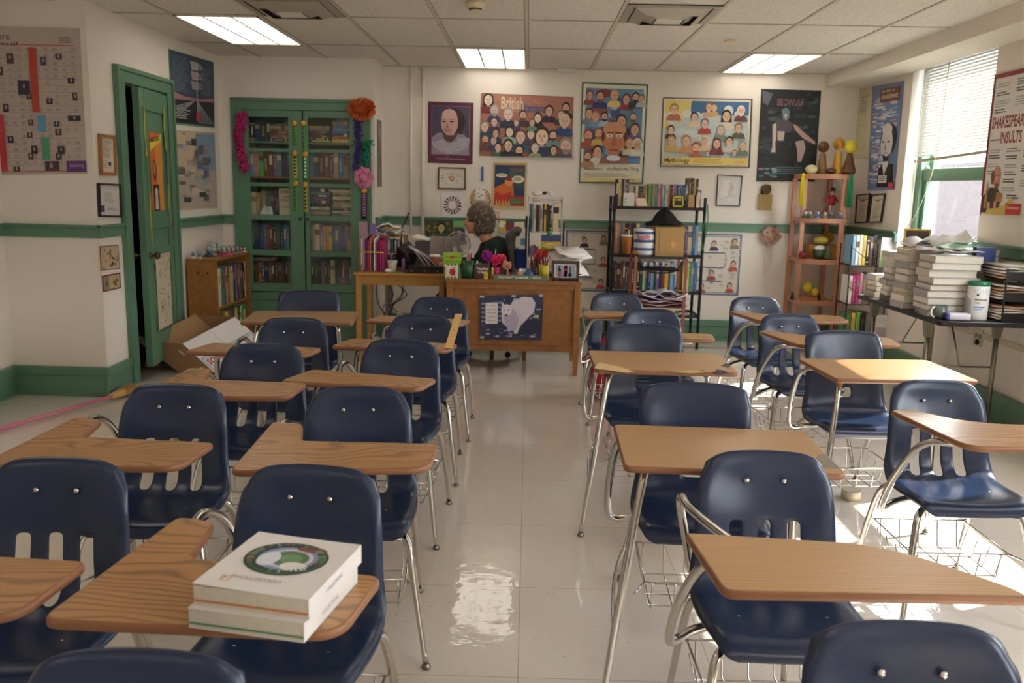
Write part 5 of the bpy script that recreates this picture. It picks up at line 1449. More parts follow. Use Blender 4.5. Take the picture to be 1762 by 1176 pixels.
def dr(p):
    p.rect(.0, .0, 1, 1, '#cfc6b4'); p.lines(.15, .08, .85, .6, 12, '#8f8774', 2); p.poly([(.5, .75), (.62, .68), (.8, .72), (.7, .86)], '#3c3a34'); p.lines(.15, .65, .5, .9, 5, '#9c9480', 3)
framed('framed_picture', 'orange wood framed page of writing left of the closet door', 'picture', ((171, 236), (193, 239), (195, 297), (174, 296)), dict(x=XLW), .022, FRO, dr)
def dr(p):
    p.rect(0, 0, 1, 1, '#c9c4c0'); p.text('Certificate of Appreciation', .1, .12, .03, '#4a4648', .8, 0); p.lines(.25, .22, .75, .6, 8, '#9c9896', 4); p.rect(.08, .68, .25, .9, '#4a4650'); p.lines(.4, .75, .9, .85, 3, '#8a8684', 1)
framed('framed_certificate', 'black framed white certificate hanging below the orange framed page', 'picture', ((168, 318), (203, 320), (205, 371), (170, 370)), dict(x=XLW), .012, FRK, dr)
p = Print(q4((171, 424), (203, 421), (206, 463), (173, 466), x=XLW), edge='#7a4a48'); p.rect(.04, .04, .96, .96, '#b9a787')
rr = random.Random(30)
for k in range(22): u, v = rr.uniform(.1, .85), rr.uniform(.12, .85); p.poly([(u, v), (u + .05, v - .05), (u + .08, v + .06), (u + .02, v + .09)], rr.choice(['#6a5c44', '#8a7a58', '#4a463c', '#9a5a4a']))
p.text('lIlIIl', .08, .05, .05, '#7a4a40'); p.done('print', 'tan print of small figures above the red-edged one, left of the door', 'print')
p = Print(q4((175, 475), (206, 469), (208, 496), (177, 503), x=XLW), edge='#7a3440'); p.rect(.06, .09, .94, .91, '#b39c72'); p.rect(.07, .12, .35, .88, '#7f8268')
for (u, v) in ((.2, .5), (.6, .45), (.68, .6), (.75, .4)): p.poly([(u, v - .15), (u + .05, v), (u + .1, v + .2), (u, v + .1), (u - .06, v + .22)], '#3c3a30')
p.done('print', 'small tan print with a dark red edge, lowest beside the door', 'print')
# upper poster right of the door
p = Print(q4((290, 84), (367, 107), (369, 220), (296, 213), x=XLW), edge='#4f8a78')
p.rect(.015, .01, .985, .98, '#2c3440'); p.rect(.02, .02, .98, .60, '#34465c'); p.lines(.05, .06, .42, .55, 16, '#5c6b7c', 5); p.lines(.68, .14, .96, .55, 14, '#5c6b7c', 6); p.poly([(.02, .55), (.3, .6), (.7, .6), (.98, .55), (.98, .66), (.02, .66)], '#a07078'); p.poly([(.02, .66), (.98, .62), (.98, .97), (.02, .97)], '#23242a')
for k in range(9): p.poly([(.55, .62), (.56, .62), (.62 + k * .045, .96), (.60 + k * .045, .96)], '#8f9090')
for k in range(4): p.poly([(.5, .64), (.5, .65), (.04, .78 + k * .05), (.04, .76 + k * .05)], '#8f9090')
p.lines(.1, .76, .4, .93, 6, '#a09c98', 8)
for k, (v, c_) in enumerate(((.08, '#b0a8a4'), (.22, '#a89c9c'), (.36, '#9c9090'))):
    p.poly([(.43, v), (.62, v), (.60, v + .12), (.46, v + .12)], c_); p.ell(.65, v + .06, .05, .04, c_, 10); p.ell(.65, v + .06, .028, .022, '#34465c', 10)
p.rect(.555, .48, .575, .82, '#9aa0a0'); p.poly([(.53, .82), (.56, .78), (.62, .83), (.60, .93), (.53, .93)], '#c03a44')
p.done('poster', 'dark blue poster with three stacked pale cups and road, above the collage', 'poster')
p = Print(q4((297, 224), (369, 228), (374, 357), (303, 361), x=XLW), edge='#b9a58e')
p.rect(.02, .02, .5, .5, '#c4b096'); p.rect(.5, .03, .98, .5, '#7f9cb2'); p.rect(.02, .5, .98, .97, '#b4a99c'); p.text('lIl IlllI', .2, .02, .035, '#4a3a30'); p.text('IllIlI', .55, .03, .03, '#a04030')
rr = random.Random(33)
for k in range(26):
    u, v = rr.uniform(.05, .75), rr.uniform(.08, .88); p.rect(u, v, u + rr.uniform(.08, .18), v + rr.uniform(.05, .1), rr.choice(['#6a6460', '#8a8078', '#4a4648', '#a89c8c', '#6a6a9a', '#93a8b8', '#cbbda6']))
for k in range(16): u, v = rr.uniform(.05, .75), rr.uniform(.1, .9); p.lines(u, v, u + .16, v + .05, 4, '#7a7064', k)
p.done('poster', 'newspaper collage poster in tan and pale blue, under the stacked cups poster', 'poster')
# things taped on the closet door (door plane)
def dpt(u, z, off=.0115): return DM @ Vector((LW * (1 - u), off, z))       # u from the free edge
def dsheet(u0, u1, z0, z1, e, off=.0115, **k): return Print([dpt(u0, z1, off), dpt(u1, z1, off), dpt(u1, z0, off), dpt(u0, z0, off)], th=.0015, edge=e)
p = dsheet(.30, .74, 1.25, 1.83, '#c4642c', .002)
p.poly([(.4, .1), (1, .05), (1, 1), (.5, 1)], '#cf8a3a'); p.poly([(0, .14), (1, .0), (1, .09), (0, .24)], '#d8c23c'); p.text('IlIIlIl', .1, .07, .06, '#3c2c20', .75, .02, .12)
p.ell(.32, .48, .17, .14, '#5a3434', 12); p.ell(.32, .46, .10, .09, '#a9785c', 12); p.rect(.14, .66, .62, 1, '#2a282a'); p.ell(.38, .76, .12, .06, '#cfcac4', 10); p.poly([(.25, .98), (.3, .8), (.46, .8), (.52, .98)], '#cfcac4')
p.done('poster', 'orange theatre poster on the upper panel of the open green door', 'poster')
p = dsheet(.26, .80, .35, .92, '#c9bca4', .0115)
rr = random.Random(40); p.text('lIl lIlIl II lIlI', .1, .02, .025, '#6a5f52', .8, 0)
for k in range(60): u, v = rr.uniform(.05, .9), rr.uniform(.08, .92); p.poly([(u, v), (u + .03, v - .012), (u + .05, v + .015), (u + .015, v + .02)], rr.choice(['#6d655c', '#8a8276', '#4c4844']))
p.done('paper_sheet', 'tall cream drawing taped over the lower door panel under the knob', 'paper')
def dribbon(u, z0, z1, m, label, w=.026):
    t = thing('award_ribbon', label, 'ribbon', dpt(u, z1, .013), group='ribbons on the door'); t.rotation_euler = dO.rotation_euler
    g = G(); h = z1 - z0; n = 8; vs = []
    for i in range(n + 1): vs += [(-w / 2, .001 + .003 * math.sin(i), -h * i / n), (w / 2, .001 + .003 * math.sin(i * 1.1 + .5), -h * i / n)]
    g.add(vs, [(2 * i, 2 * i + 1, 2 * i + 3, 2 * i + 2) for i in range(n)], m, True); o = g.build('ribbon_strip', t); k = o.modifiers.new('s', 'SOLIDIFY'); k.thickness = .001
    g = G(); g.X = Matrix.Rotation(math.radians(-90), 4, 'X'); g.lathe([(.014, 0), (.016, .003), (.01, .006), (.002, .007)], (0, 0, 0), GOLD, 10); g.build('rosette', t)
dribbon(.12, 1.66, 2.0, YEL, 'olive ribbon at the top near the free edge of the door')
dribbon(.14, 1.38, 1.66, GRR, 'green ribbon below the olive one near the door\'s free edge')
dribbon(.17, 1.02, 1.38, YEL, 'long olive ribbon ending above the door knob')
dribbon(.84, 1.72, 2.02, YEL, 'olive ribbon at the top near the hinge side of the door')
dribbon(.86, 1.44, 1.72, mat('dark_olive', '#4f5326', .5), 'dark olive ribbon in the middle of the hinge side')
dribbon(.88, 1.18, 1.44, YEL, 'thin olive ribbon low on the hinge side of the door')
dribbon(.90, 1.02, 1.16, mat('pink_grey', '#8d6a70', .5), 'short pinkish grey ribbon lowest on the hinge side')
# grey sheet on the return wall
p = Print([(XRET + .004, 8.30, 2.08), (XRET + .004, 8.52, 2.08), (XRET + .004, 8.52, 1.46), (XRET + .004, 8.30, 1.46)][::1], edge='#77706c')
p.rect(.3, .35, .7, .38, '#a05048'); p.ell(.5, .6, .3, .1, '#65605e'); p.ell(.5, .2, .3, .1, '#8a837e')
p.done('poster', 'narrow grey curled poster on the short wall between cabinet and pipes', 'poster')
# ---------------------------------------------------------------- teacher desk and side table
dA, dB = at(766, 481, z=.76), at(1000, 484, z=.76)
TX0, TX1, TY0, TY1, TZ = -.643, .43, 6.80, 7.45, .76
td = thing('teacher_desk', 'brown oak teacher desk with a sheep picture taped to its front', 'desk', ((TX0 + TX1) / 2, (TY0 + TY1) / 2, 0))
to = Vector(((TX0 + TX1) / 2, (TY0 + TY1) / 2, 0))
def tb(name, bs, m=OAK_DESK, bevel=.003, par=None, o=to):
    g = G()
    for b in bs: g.box(b[0] - o.x, b[1] - o.x, b[2] - o.y, b[3] - o.y, b[4], b[5], m)
    return g.build(name, par or td, bevel=bevel)
tb('top', [(TX0, TX1, TY0 - .01, TY1, TZ - .028, TZ)])
tb('front_panel', [(TX0 + .05, TX1 - .05, TY0 + .025, TY0 + .04, .19, TZ - .028), (TX0 + .02, TX1 - .02, TY0 + .012, TY0 + .028, TZ - .075, TZ - .028), (TX0 + .02, TX1 - .02, TY0 + .012, TY0 + .028, .19, .235)])
for x in (TX0 + .005, TX1 - .055):
    g = G(); g.hexa([(x + .008 - to.x, TY0 + .012 - to.y, 0), (x + .042 - to.x, TY0 + .012 - to.y, 0), (x + .042 - to.x, TY0 + .045 - to.y, 0), (x + .008 - to.x, TY0 + .045 - to.y, 0)],
                    [(x - to.x, TY0 + .005 - to.y, .2), (x + .05 - to.x, TY0 + .005 - to.y, .2), (x + .05 - to.x, TY0 + .055 - to.y, .2), (x - to.x, TY0 + .055 - to.y, .2)], OAK_DESK)
    g.box(x - to.x, x + .05 - to.x, TY0 + .005 - to.y, TY0 + .055 - to.y, .2, TZ - .028, OAK_DESK); g.build('leg', td, bevel=.002)
    g = G(); y = TY1 - .06
    g.hexa([(x + .008 - to.x, y + .008 - to.y, 0), (x + .042 - to.x, y + .008 - to.y, 0), (x + .042 - to.x, y + .04 - to.y, 0), (x + .008 - to.x, y + .04 - to.y, 0)],
                    [(x - to.x, y - to.y, .2), (x + .05 - to.x, y - to.y, .2), (x + .05 - to.x, y + .05 - to.y, .2), (x - to.x, y + .05 - to.y, .2)], OAK_DESK)
    g.box(x - to.x, x + .05 - to.x, y - to.y, y + .05 - to.y, .2, TZ - .028, OAK_DESK); g.build('leg', td, bevel=.002)
tb('side_panel', [(TX0 + .012, TX0 + .03, TY0 + .05, TY1 - .06, .19, TZ - .028)]); tb('side_panel', [(TX1 - .03, TX1 - .012, TY0 + .05, TY1 - .06, .19, TZ - .028)])
# pedestal with drawers facing the teacher
tb('pedestal', [(TX0 + .03, TX0 + .36, TY0 + .06, TY1 - .03, .19, TZ - .03), (TX1 - .36, TX1 - .03, TY0 + .06, TY1 - .03, .19, TZ - .03)])
for x in (-.31, -.03): tb('leg', [(x, x + .035, TY1 - .08, TY1 - .045, 0, .19)])
g = G(); LX = at(848, 618, z=0)
# sheep picture taped on the front
YS = TY0 - .008 + .018
p = Print(q4((826, 509), (935, 507), (932, 586), (826, 584), y=TY0 + .003), th=.0015, edge='#8f8fa8')
p.rect(0, 0, 1, 1, '#2f3552'); rr = random.Random(50)
for k in range(120):
    u, v = rr.uniform(.02, .95), rr.uniform(.02, .95)
    if rr.random() < .5 or v > .75: p.ell(u, v, rr.uniform(.01, .05), rr.uniform(.008, .03), rr.choice(['#8a86a8', '#a8a0b4', '#5a5a7c', '#3c3f60', '#b4acb8', '#444868']), 7); p.L -= 1
p.L += 1
for k in range(5): p.poly([(.02, .16 + k * .1), (.35, .14 + k * .1), (.35, .19 + k * .1), (.02, .21 + k * .1)], '#7f80a4')
p.poly([(.45, .30), (.52, .13), (.68, .04), (.82, .06), (.88, .18), (.86, .38), (.76, .52), (.65, .68), (.60, .86), (.55, .86), (.54, .76), (.46, .82), (.43, .70), (.36, .62), (.34, .48), (.36, .36)], '#cdc6d2')
p.poly([(.36, .40), (.44, .28), (.56, .34), (.62, .52), (.60, .72), (.56, .80), (.48, .80), (.42, .68)], '#b0a8c4')
p.ell(.42, .34, .085, .14, '#d8d4d8', 14); p.poly([(.35, .14), (.40, .24), (.38, .30), (.34, .22)], '#cfc8ce'); p.poly([(.47, .22), (.54, .20), (.49, .28)], '#cfc8ce')
p.ell(.42, .45, .03, .025, '#5a4a5a', 8); p.ell(.385, .33, .012, .014, '#2c2a38', 6); p.ell(.455, .33, .012, .014, '#2c2a38', 6)
for k in range(3): p.poly([(.85 + k * .03, .5), (.87 + k * .03, .44), (.885 + k * .03, .45), (.865 + k * .03, .52)], '#d8cfa0')
p.poly([(.75, .55), (.98, .6), (.98, .85), (.62, .9), (.68, .7)], '#262b48')
p.rect(.09, .17, .28, .64, '#dcd8d6')
for k, t_ in enumerate(('I was', 'normal', 'once', "I didn't", 'like it')): p.text(t_, .115, .20 + k * .085, .042, '#8a5a6a', .14, 0)
for (u, v) in ((0, 0), (.93, 0), (0, .93), (.5, 0)): p.poly([(u, v), (u + .07, v), (u + .06, v + .05), (u, v + .04)], '#b4aeb0')
p.done('picture', 'purple-blue picture of a white sheep taped to the front of the teacher desk', 'picture')

# left side table
SX0, SX1, SY0, SY1 = -1.445, -.675, 7.15, 7.72
st = thing('side_table', 'tall light wood side table left of the teacher desk, heaped with folders', 'table', ((SX0 + SX1) / 2, (SY0 + SY1) / 2, 0)); so2 = Vector(((SX0 + SX1) / 2, (SY0 + SY1) / 2, 0))
tb('top', [(SX0, SX1, SY0, SY1, .738, .76)], MAPLE, par=st, o=so2)
tb('apron', [(SX0 + .03, SX1 - .03, SY0 + .025, SY0 + .045, .655, .738), (SX0 + .03, SX1 - .03, SY1 - .045, SY1 - .025, .655, .738), (SX0 + .025, SX0 + .045, SY0 + .04, SY1 - .04, .655, .738), (SX1 - .045, SX1 - .025, SY0 + .04, SY1 - .04, .655, .738)], MAPLE, par=st, o=so2)
for (x, y) in ((SX0 + .015, SY0 + .015), (SX1 - .06, SY0 + .015), (SX0 + .015, SY1 - .06), (SX1 - .06, SY1 - .06)): tb('leg', [(x, x + .045, y, y + .045, 0, .738)], MAPLE, par=st, o=so2)
# cables below it
CB = mat('black_cable', '#1c1c1e', .6)
for k in range(5):
    g = G(); rr = random.Random(60 + k); x = -1.36 + .05 * k
    pts = [(x, 7.9, .72)] + [(x + rr.uniform(-.09, .12), 7.92 + rr.uniform(-.05, .05), .72 - .12 * i) for i in range(1, 6)] + [(x + rr.uniform(-.1, .3), 7.9, .012)]
    g.sweep(catmull(pts, 6), .004, CB, 5)
    tag(g.build('cable'), 'thin black cable dangling in the tangle below the side table', 'cable', 'tangle of cables')
def at_s(px, py, y): return at(px, py, y=y)
YF = SY0 + .10
# desk file rack with folders
fr = thing('file_rack', 'wire file rack packed with upright folders on the left of the side table', 'file rack', (at(640, 465, y=YF).x, YF + .12, .76))
g = G()
for dx in (-.10, .11): g.sweep([(dx, -.10, .003), (dx, .13, .003), (dx, .13, .28), (dx, -.02, .22), (dx, -.10, .003)], .003, STEEL, 5)
for z in (.003, .15): g.sweep([(-.10, -.10 if z < .1 else -.045, z), (.11, -.10 if z < .1 else -.045, z)], .003, STEEL, 5)
g.build('wire_frame', fr)
fc = [('white', '#cfc9c8'), ('pale pink', '#c48aa0'), ('purple', '#5a2f6c'), ('magenta', '#b01f6a'), ('orange', '#c9703a'), ('black', '#26242a'), ('white', '#dcd6da'), ('magenta', '#a41c62'), ('plum', '#6c1f52'), ('magenta', '#c01f70'), ('dark pink', '#a82a64')]
used = {}
for i, (n_, c) in enumerate(fc):
    x = fr.location.x - .085 + i * .0178
    g = G(); h = U(.22, .27); g.hexa([(-.006, 0, 0), (.006, 0, 0), (.007, .22, 0), (-.006, .22, 0)], [(-.009, .02, h), (.004, .02, h + .01), (.006, .22, h + .03), (-.007, .22, h + .02)], pc(c))
    o = g.build('folder'); o.location = (x, YF, .7665); tag(o, '%s folder, %s from the left in the wire file rack' % (n_, ORD[i]), 'folder', 'folders in the wire rack')
g = G(); g.sweep([(-.10, -.002, 0), (.02, -.006, .002), (.10, -.002, -.001)], (.002, .006), pc('#c8c050'), 6); o = g.build('rubber_band'); o.location = (fr.location.x, YF + .0, .92); tag(o, 'yellow band stretched across the upright folders', 'band')
# tall curved magazines, file box, heap
def slab(name, label, cat, px0, py0, px1, py1, y, d, c, rz=0, group=None, bow=0, tilt=0.0):
    a, b = at(px0, py1, y=y), at(px1, py0, y=y)
    g = G(); w, h = b.x - a.x, b.z - a.z
    n = 6 if bow else 1
    for k in range(n):
        z0, z1 = h * k / n, h * (k + 1) / n; s0, s1 = bow * math.sin(math.pi * k / n), bow * math.sin(math.pi * (k + 1) / n); t0, t1 = tilt * z0, tilt * z1
        g.hexa([(-w / 2 + t0, s0, z0), (w / 2 + t0, s0, z0), (w / 2 + t0, s0 + d, z0), (-w / 2 + t0, s0 + d, z0)], [(-w / 2 + t1, s1, z1), (w / 2 + t1, s1, z1), (w / 2 + t1, s1 + d, z1), (-w / 2 + t1, s1 + d, z1)], c if not isinstance(c, str) else pc(c))
    o = g.build(name); o.location = ((a.x + b.x) / 2, y, a.z); o.rotation_euler = (0, 0, rz)
    return tag(o, label, cat, group)
slab('magazine', 'tall pale magazine standing behind the folders, leftmost on the side table', 'magazine', 618, 382, 632, 462, YF + .25, .01, '#b08a9c', bow=.01)
slab('folder', 'lilac folder standing up behind the wire file rack', 'folder', 637, 385, 646, 440, YF + .25, .008, '#7f6fb0')
slab('file_box', 'bright pink plastic file box behind the upright folders', 'file box', 650, 410, 664, 462, YF + .27, .16, mat('hot_pink_plastic', '#c21a68', .3), rz=.05)
# heap of paper and bits on a wooden tray
wt = thing('desk_organizer', 'light wooden desk organizer under a heap of papers on the side table', 'organizer', (at(668, 460, y=YF + .28).x, YF + .38, .76))
g = G()
for z in (0, .13, .27): g.box(-.12, .14, -.08, .14, z, z + .01, MAPLE)
g.box(-.12, -.11, -.08, .14, 0, .28, MAPLE); g.box(.13, .14, -.08, .14, 0, .28, MAPLE); g.build('tray_case', wt, bevel=.002)
random.seed(70)
for i, (n_, c) in enumerate((('white', '#d8d2d4'), ('grey', '#9c9aa8'), ('pale blue', '#a8b0c4'), ('cream', '#d4ccb4'), ('yellow', '#c9a848'), ('white', '#e0dcdc'))):
    g = G(); w, d = U(.07, .11), U(.06, .1)
    n = 5; vs = []
    for a in range(n):
        for b in range(n): vs.append((-w + 2 * w * a / (n - 1), -d + 2 * d * b / (n - 1), .02 * math.sin(a * 1.7 + i) + .015 * math.cos(b * 1.3 + i)))
    g.add(vs, [(a * n + b, (a + 1) * n + b, (a + 1) * n + b + 1, a * n + b + 1) for a in range(n - 1) for b in range(n - 1)], pc(c), True)
    o = g.build('loose_paper'); o.location = (wt.location.x + U(-.05, .07), wt.location.y + U(-.04, .02), 1.065 + .012 * i); o.rotation_euler = (U(-.1, .1), U(-.1, .1), U(0, 1)); k = o.modifiers.new('s', 'SOLIDIFY'); k.thickness = .002
    tag(o, 'crumpled %s sheet, %s from the bottom of the heap on the desk organizer' % (n_, ORD[i]), 'paper', 'heaped papers on the organizer')
for i, (dx, c, n_) in enumerate(((-.09, '#3a3c40', 'dark grey'), (-.06, '#8fa8a0', 'pale green'), (-.03, '#46404a', 'charcoal'), (.0, '#c4bcc8', 'pale lilac'), (.03, '#5c7a6a', 'dull green'), (.06, '#d0c8cc', 'white'), (.085, '#b4a8c0', 'lilac grey'))):
    g = G(); g.box(-.008, .008, 0, .16, 0, U(.09, .112), pc(c)); o = g.build('booklet'); o.location = (wt.location.x + dx, wt.location.y - .06, .905); tag(o, '%s thin booklet, %s from the left inside the desk organizer' % (n_, ORD[i]), 'booklet', 'booklets in the organizer')
for i, (dx, c, n_) in enumerate(((-.08, '#2c2a30', 'black'), (-.03, '#6a2c4a', 'plum'), (.04, '#34343c', 'dark grey'))):
    g = G(); g.box(-.02, .02, 0, .16, 0, .10, pc(c)); o = g.build('notebook'); o.location = (wt.location.x + dx, wt.location.y - .06, .772); tag(o, '%s notebook on the lowest tier of the desk organizer' % n_, 'notebook', 'notebooks in the organizer')
g = G(); rr = random.Random(71)
g.ball((0, 0, .1), (.09, .07, .12), mat('black_bag', '#26262a', .35, bump=.5, bscale=30), 18, 12, .5); o = g.build('plastic_bag'); q = at(700, 440, y=YF + .35); o.location = (q.x, YF + .33, .765); o.modifiers.new('s', 'SUBSURF').levels = 1
tag(o, 'shiny black crumpled plastic bag behind the leaning papers on the side table', 'bag')
# leaning papers on a wire stand
ps = thing('paper_stand', 'wire copy stand holding leaning papers over the black case', 'stand', (at(720, 462, y=YF + .02).x, YF + .10, .76))
g = G(); g.sweep([(-.06, -.04, .003), (-.01, .03, .12), (.06, -.04, .003)], .003, STEEL, 5); g.sweep([(-.02, .03, .003), (-.01, .03, .12)], .003, STEEL, 5); g.build('wire_legs', ps)
for i in range(3):
    g = G(); n = 8; vs = []
    for a in range(n + 1):
        t = a / n; x = .075 - .17 * t + .03 * i * (1 - t); z = .012 + .27 * t - .07 * t * t * t - .02 * i * t
        for y in (-.04 + .02 * i, .14 + .01 * i): vs.append((x, y, z))
    g.add(vs, [(2 * a, 2 * a + 1, 2 * a + 3, 2 * a + 2) for a in range(n)], pc(['#b09c9c', '#c9c0c4', '#8f8a90'][i]), True)
    o = g.build('leaning_paper'); o.location = ps.location + Vector((.02 * i, 0, 0)); k = o.modifiers.new('s', 'SOLIDIFY'); k.thickness = .002
    tag(o, '%s curled sheet leaning on the wire copy stand' % ['front pinkish', 'middle white', 'rear grey'][i], 'paper', 'sheets on the copy stand')
g = G(); vs = [(-.07, 0, 0), (.07, .02, -.03), (.09, .15, -.02), (-.04, .16, .02), (0, .08, .015)]
g.add(vs, [(0, 1, 4), (1, 2, 4), (2, 3, 4), (3, 0, 4)], PAPER, True); o = g.build('loose_paper'); q = at(722, 408, y=YF + .3); o.location = q; o.modifiers.new('s', 'SOLIDIFY').thickness = .0015
tag(o, 'white sheet sticking out above the leaning papers, left of the woman photo', 'paper')
g = G(); g.box(-.06, .06, -.05, .05, 0, .24, mat('speaker_grey', '#4c4a48', .6)); o = g.build('desk_speaker', bevel=.006); o.location = (q.x + .02, YF + .36, .76); tag(o, 'dark grey speaker box behind the leaning papers', 'speaker')
# black case, coffee cup, cups, mouse
bcx = at(702, 466, y=SY0 + .03); bcx2 = at(762, 466, y=SY0 + .03)
t = thing('black_case', 'flat black equipment case at the right front of the side table', 'case', ((bcx.x + bcx2.x) / 2, SY0 + .10, .76))
w = (bcx2.x - bcx.x) / 2
g = G(); g.box(-w, w, -.07, .07, 0, .045, BLACK); g.box(-w, w, -.07, .07, .047, .058, BLACK); g.build('case_body', t, bevel=.004)
for k in range(3):
    g = G(); g.cyl((-w * .8 + k * w * .75, -.0735, .018), .007, -.002, GOLD, 10, axis='y'); g.build('knob', t)
def cup(name, label, cat, px, y, z, r0, r1, h, m, rim=None, group=None, inner=None):
    x = at(px, 460, y=y).x
    t = thing(name, label, cat, (x, y, z), group=group)
    g = G(); g.lathe([(r0, 0), (r1, h), (r1 * .9, h), (r0 * .88, h * .1), (.001, h * .1)], (0, 0, 0), m, 18); g.build('cup_body', t)
    if rim: g = G(); g.lathe([(r1 * 1.02, h - .004), (r1 * 1.08, h), (r1 * 1.06, h + .010), (r1 * .95, h + .014), (.002, h + .014)], (0, 0, 0), rim, 18); g.build('lid', t)
    return t
COF = mat('brown_cup', '#9a5228', .5, var=.35, vscale=14)
cup('coffee_cup', 'brown paper coffee cup with white lid between side table and apple box', 'cup', 748, SY0 + .28, .76, .032, .044, .125, COF, WHITE)
cup('cup', 'white patterned cup at the front of the folders on the side table', 'cup', 675, SY0 + .07, .76, .03, .042, .10, mat('cup_white_pattern', '#b9b4a4', .4, var=.3, vscale=30))
for k in range(4):
    g = G(); g.sweep([(0, 0, 0), (U(-.02, .02), U(-.01, .01), .15)], .004, pc(['#3f8a4a', '#c04a3a', '#5a3a8a', '#2a2a30'][k]), 6); o = g.build('pen'); q = at(671 + k * 3, 460, y=SY0 + .07); o.location = (q.x, SY0 + .07, .776)
    tag(o, '%s pen standing in the white patterned cup' % ['green', 'red', 'purple', 'black'][k], 'pen', 'pens in the patterned cup')
g = G(); g.cyl((0, 0, 0), .013, .115, mat('violet_tube', '#6a4a8c', .3), 14); o = g.build('marker_tube'); o.location = (at(694, 460, y=SY0 + .06).x, SY0 + .06, .76); tag(o, 'violet cylindrical tube standing right of the patterned cup', 'tube')
g = G(); g.ball((0, 0, .016), (.030, .045, .017), WHITE, 16, 8); o = g.build('computer_mouse'); o.location = (at(668, 463, y=SY0 + .04).x, SY0 + .05, .76); tag(o, 'white computer mouse at the front edge of the side table', 'mouse')
g = G(); g.box(-.03, .03, -.012, .012, 0, .01, pc('#3f8a5a')); o = g.build('stapler', bevel=.003); o.location = (at(686, 464, y=SY0 + .04).x, SY0 + .04, .76); tag(o, 'small green gadget lying before the violet tube', 'gadget')
g = G(); g.ball((0, 0, .06), .012, GOLD, 10, 8); 
for a in range(3): g.sweep([(0, 0, .055), (.03 * math.cos(a * 2.1), .03 * math.sin(a * 2.1), .002)], .002, STEEL, 5)
o = g.build('wire_ornament'); o.location = (at(622, 460, y=SY0 + .05).x + .0, SY0 + .06, .76); tag(o, 'tiny wire tripod with a gold ball at the left corner of the side table', 'ornament')
g = G(); a, b = at(692, 392, y=7.75), at(704, 366, y=7.75)
g.sweep([(a.x - .03, 7.75, .77), a, b], .007, BLACK, 8); g.cyl((a.x - .03, 7.75, .76), .03, .01, BLACK, 14); tag(g.build('microphone_arm'), 'black slanted arm rising above the papers in front of the green rail', 'arm')

# things along the teacher desk
DZ2 = TZ
YD = TY0 + .07
def X(px, y=YD): return at(px, 470, y=y).x
def group_on(name, label, cat, px, y=YD, group=None): return thing(name, label, cat, (X(px, y), y, DZ2), group=group)
t = group_on('craft_box', 'apple picture box with green striped border and lime lid on the teacher desk', 'box', 779)
g = G(); AB = pc('#d8d4c4'); g.box(-.058, .058, -.02, .05, 0, .115, AB)
for k in range(8): x = -.058 + k * .0145; c_ = pc('#4a8a3c') if k % 2 else pc('#d8cf9c'); g.box(x, x + .0145, -.0206, -.02, 0, .115, c_)
g.box(-.044, .044, -.0212, -.0206, .014, .100, pc('#e0dcd4'))
g.prism([(.026 * math.cos(a * .42) + (.006 * math.sin(3 * a)), .05 + .028 * math.sin(a * .42)) for a in range(15)], -.0218, -.0212, pc('#b01c24'), ax='y'); g.prism([(0, .078), (.01, .09), (.026, .092), (.02, .08)], -.0218, -.0212, pc('#3c7a34'), ax='y')
v2, f2, tw, th_ = text_tris('Teacher', .01); g.add([(-.03 + v.x * .06 / tw, -.0216, .018 + v.y * .06 / tw) for v in v2], f2, pc('#6a6a60')); g.build('box_body', t)
g = G(); LM = mat('lime_wrap', '#8fb830', .3, var=.3, vscale=50, bump=.4, bscale=60); g.box(-.075, .07, -.028, .055, .118, .200, LM)
g.box(-.02, .015, -.0290, -.028, .155, .18, pc('#c4402c')); g.box(-.06, .055, -.0290, -.028, .132, .138, pc('#4a7a20')); g.box(-.06, .055, -.0290, -.028, .165, .170, pc('#4a7a20')); g.build('lime_bag', t, bevel=.006)
t = group_on('pen_cup', 'dark green glittery cup full of pens right of the apple box', 'cup', 805)
GL = mat('green_glitter', '#1c4a32', .25, var=.6, vscale=60); g = G(); g.lathe([(.050, 0), (.055, .145), (.05, .145), (.045, .02), (.001, .02)], (0, 0, 0), GL, 20); g.build('cup_body', t)
def pens(px, y, z, cols, where, group, n0=0, h=.17, sp=.03):
    rr = random.Random(px)
    for i, (n_, c) in enumerate(cols):
        g = G(); x, yy = rr.uniform(-sp, sp) * .5, rr.uniform(-sp, sp) * .5
        e = Vector((x * 2.2 + rr.uniform(-.01, .01), yy * 2, h * rr.uniform(.85, 1.1))); s = Vector((x, yy, 0)); d = (e - s)
        g.sweep([s, s + d * .82], .0045, pc(c), 7); g.sweep([s + d * .82, s + d * .84, e], [.0052, .0052, .003], pc('#c9c4b8' if i % 2 else c), 7)
        o = g.build('pen'); o.location = (X(px, y), y, z)
        tag(o, '%s pen standing %s' % (n_, where), 'pen', group)
pens(805, YD, DZ2 + .022, [('blue', '#2a4a9a'), ('red', '#a82430'), ('pink', '#c98aa0'), ('white', '#cfcaca'), ('pale pink', '#d8a4a8'), ('orange', '#c05a3c'), ('black', '#26242a')], 'in the dark green glittery cup', 'pens in the green cup', h=.205)
g = G(); g.lathe([(.018, 0), (.018, .10), (.010, .115), (.006, .135), (.001, .136)], (0, 0, 0), WHITE, 12); o = g.build('glue_bottle'); o.location = (X(821, YD + .08), YD + .08, DZ2); tag(o, 'small white glue bottle behind the brown apple sign', 'bottle')
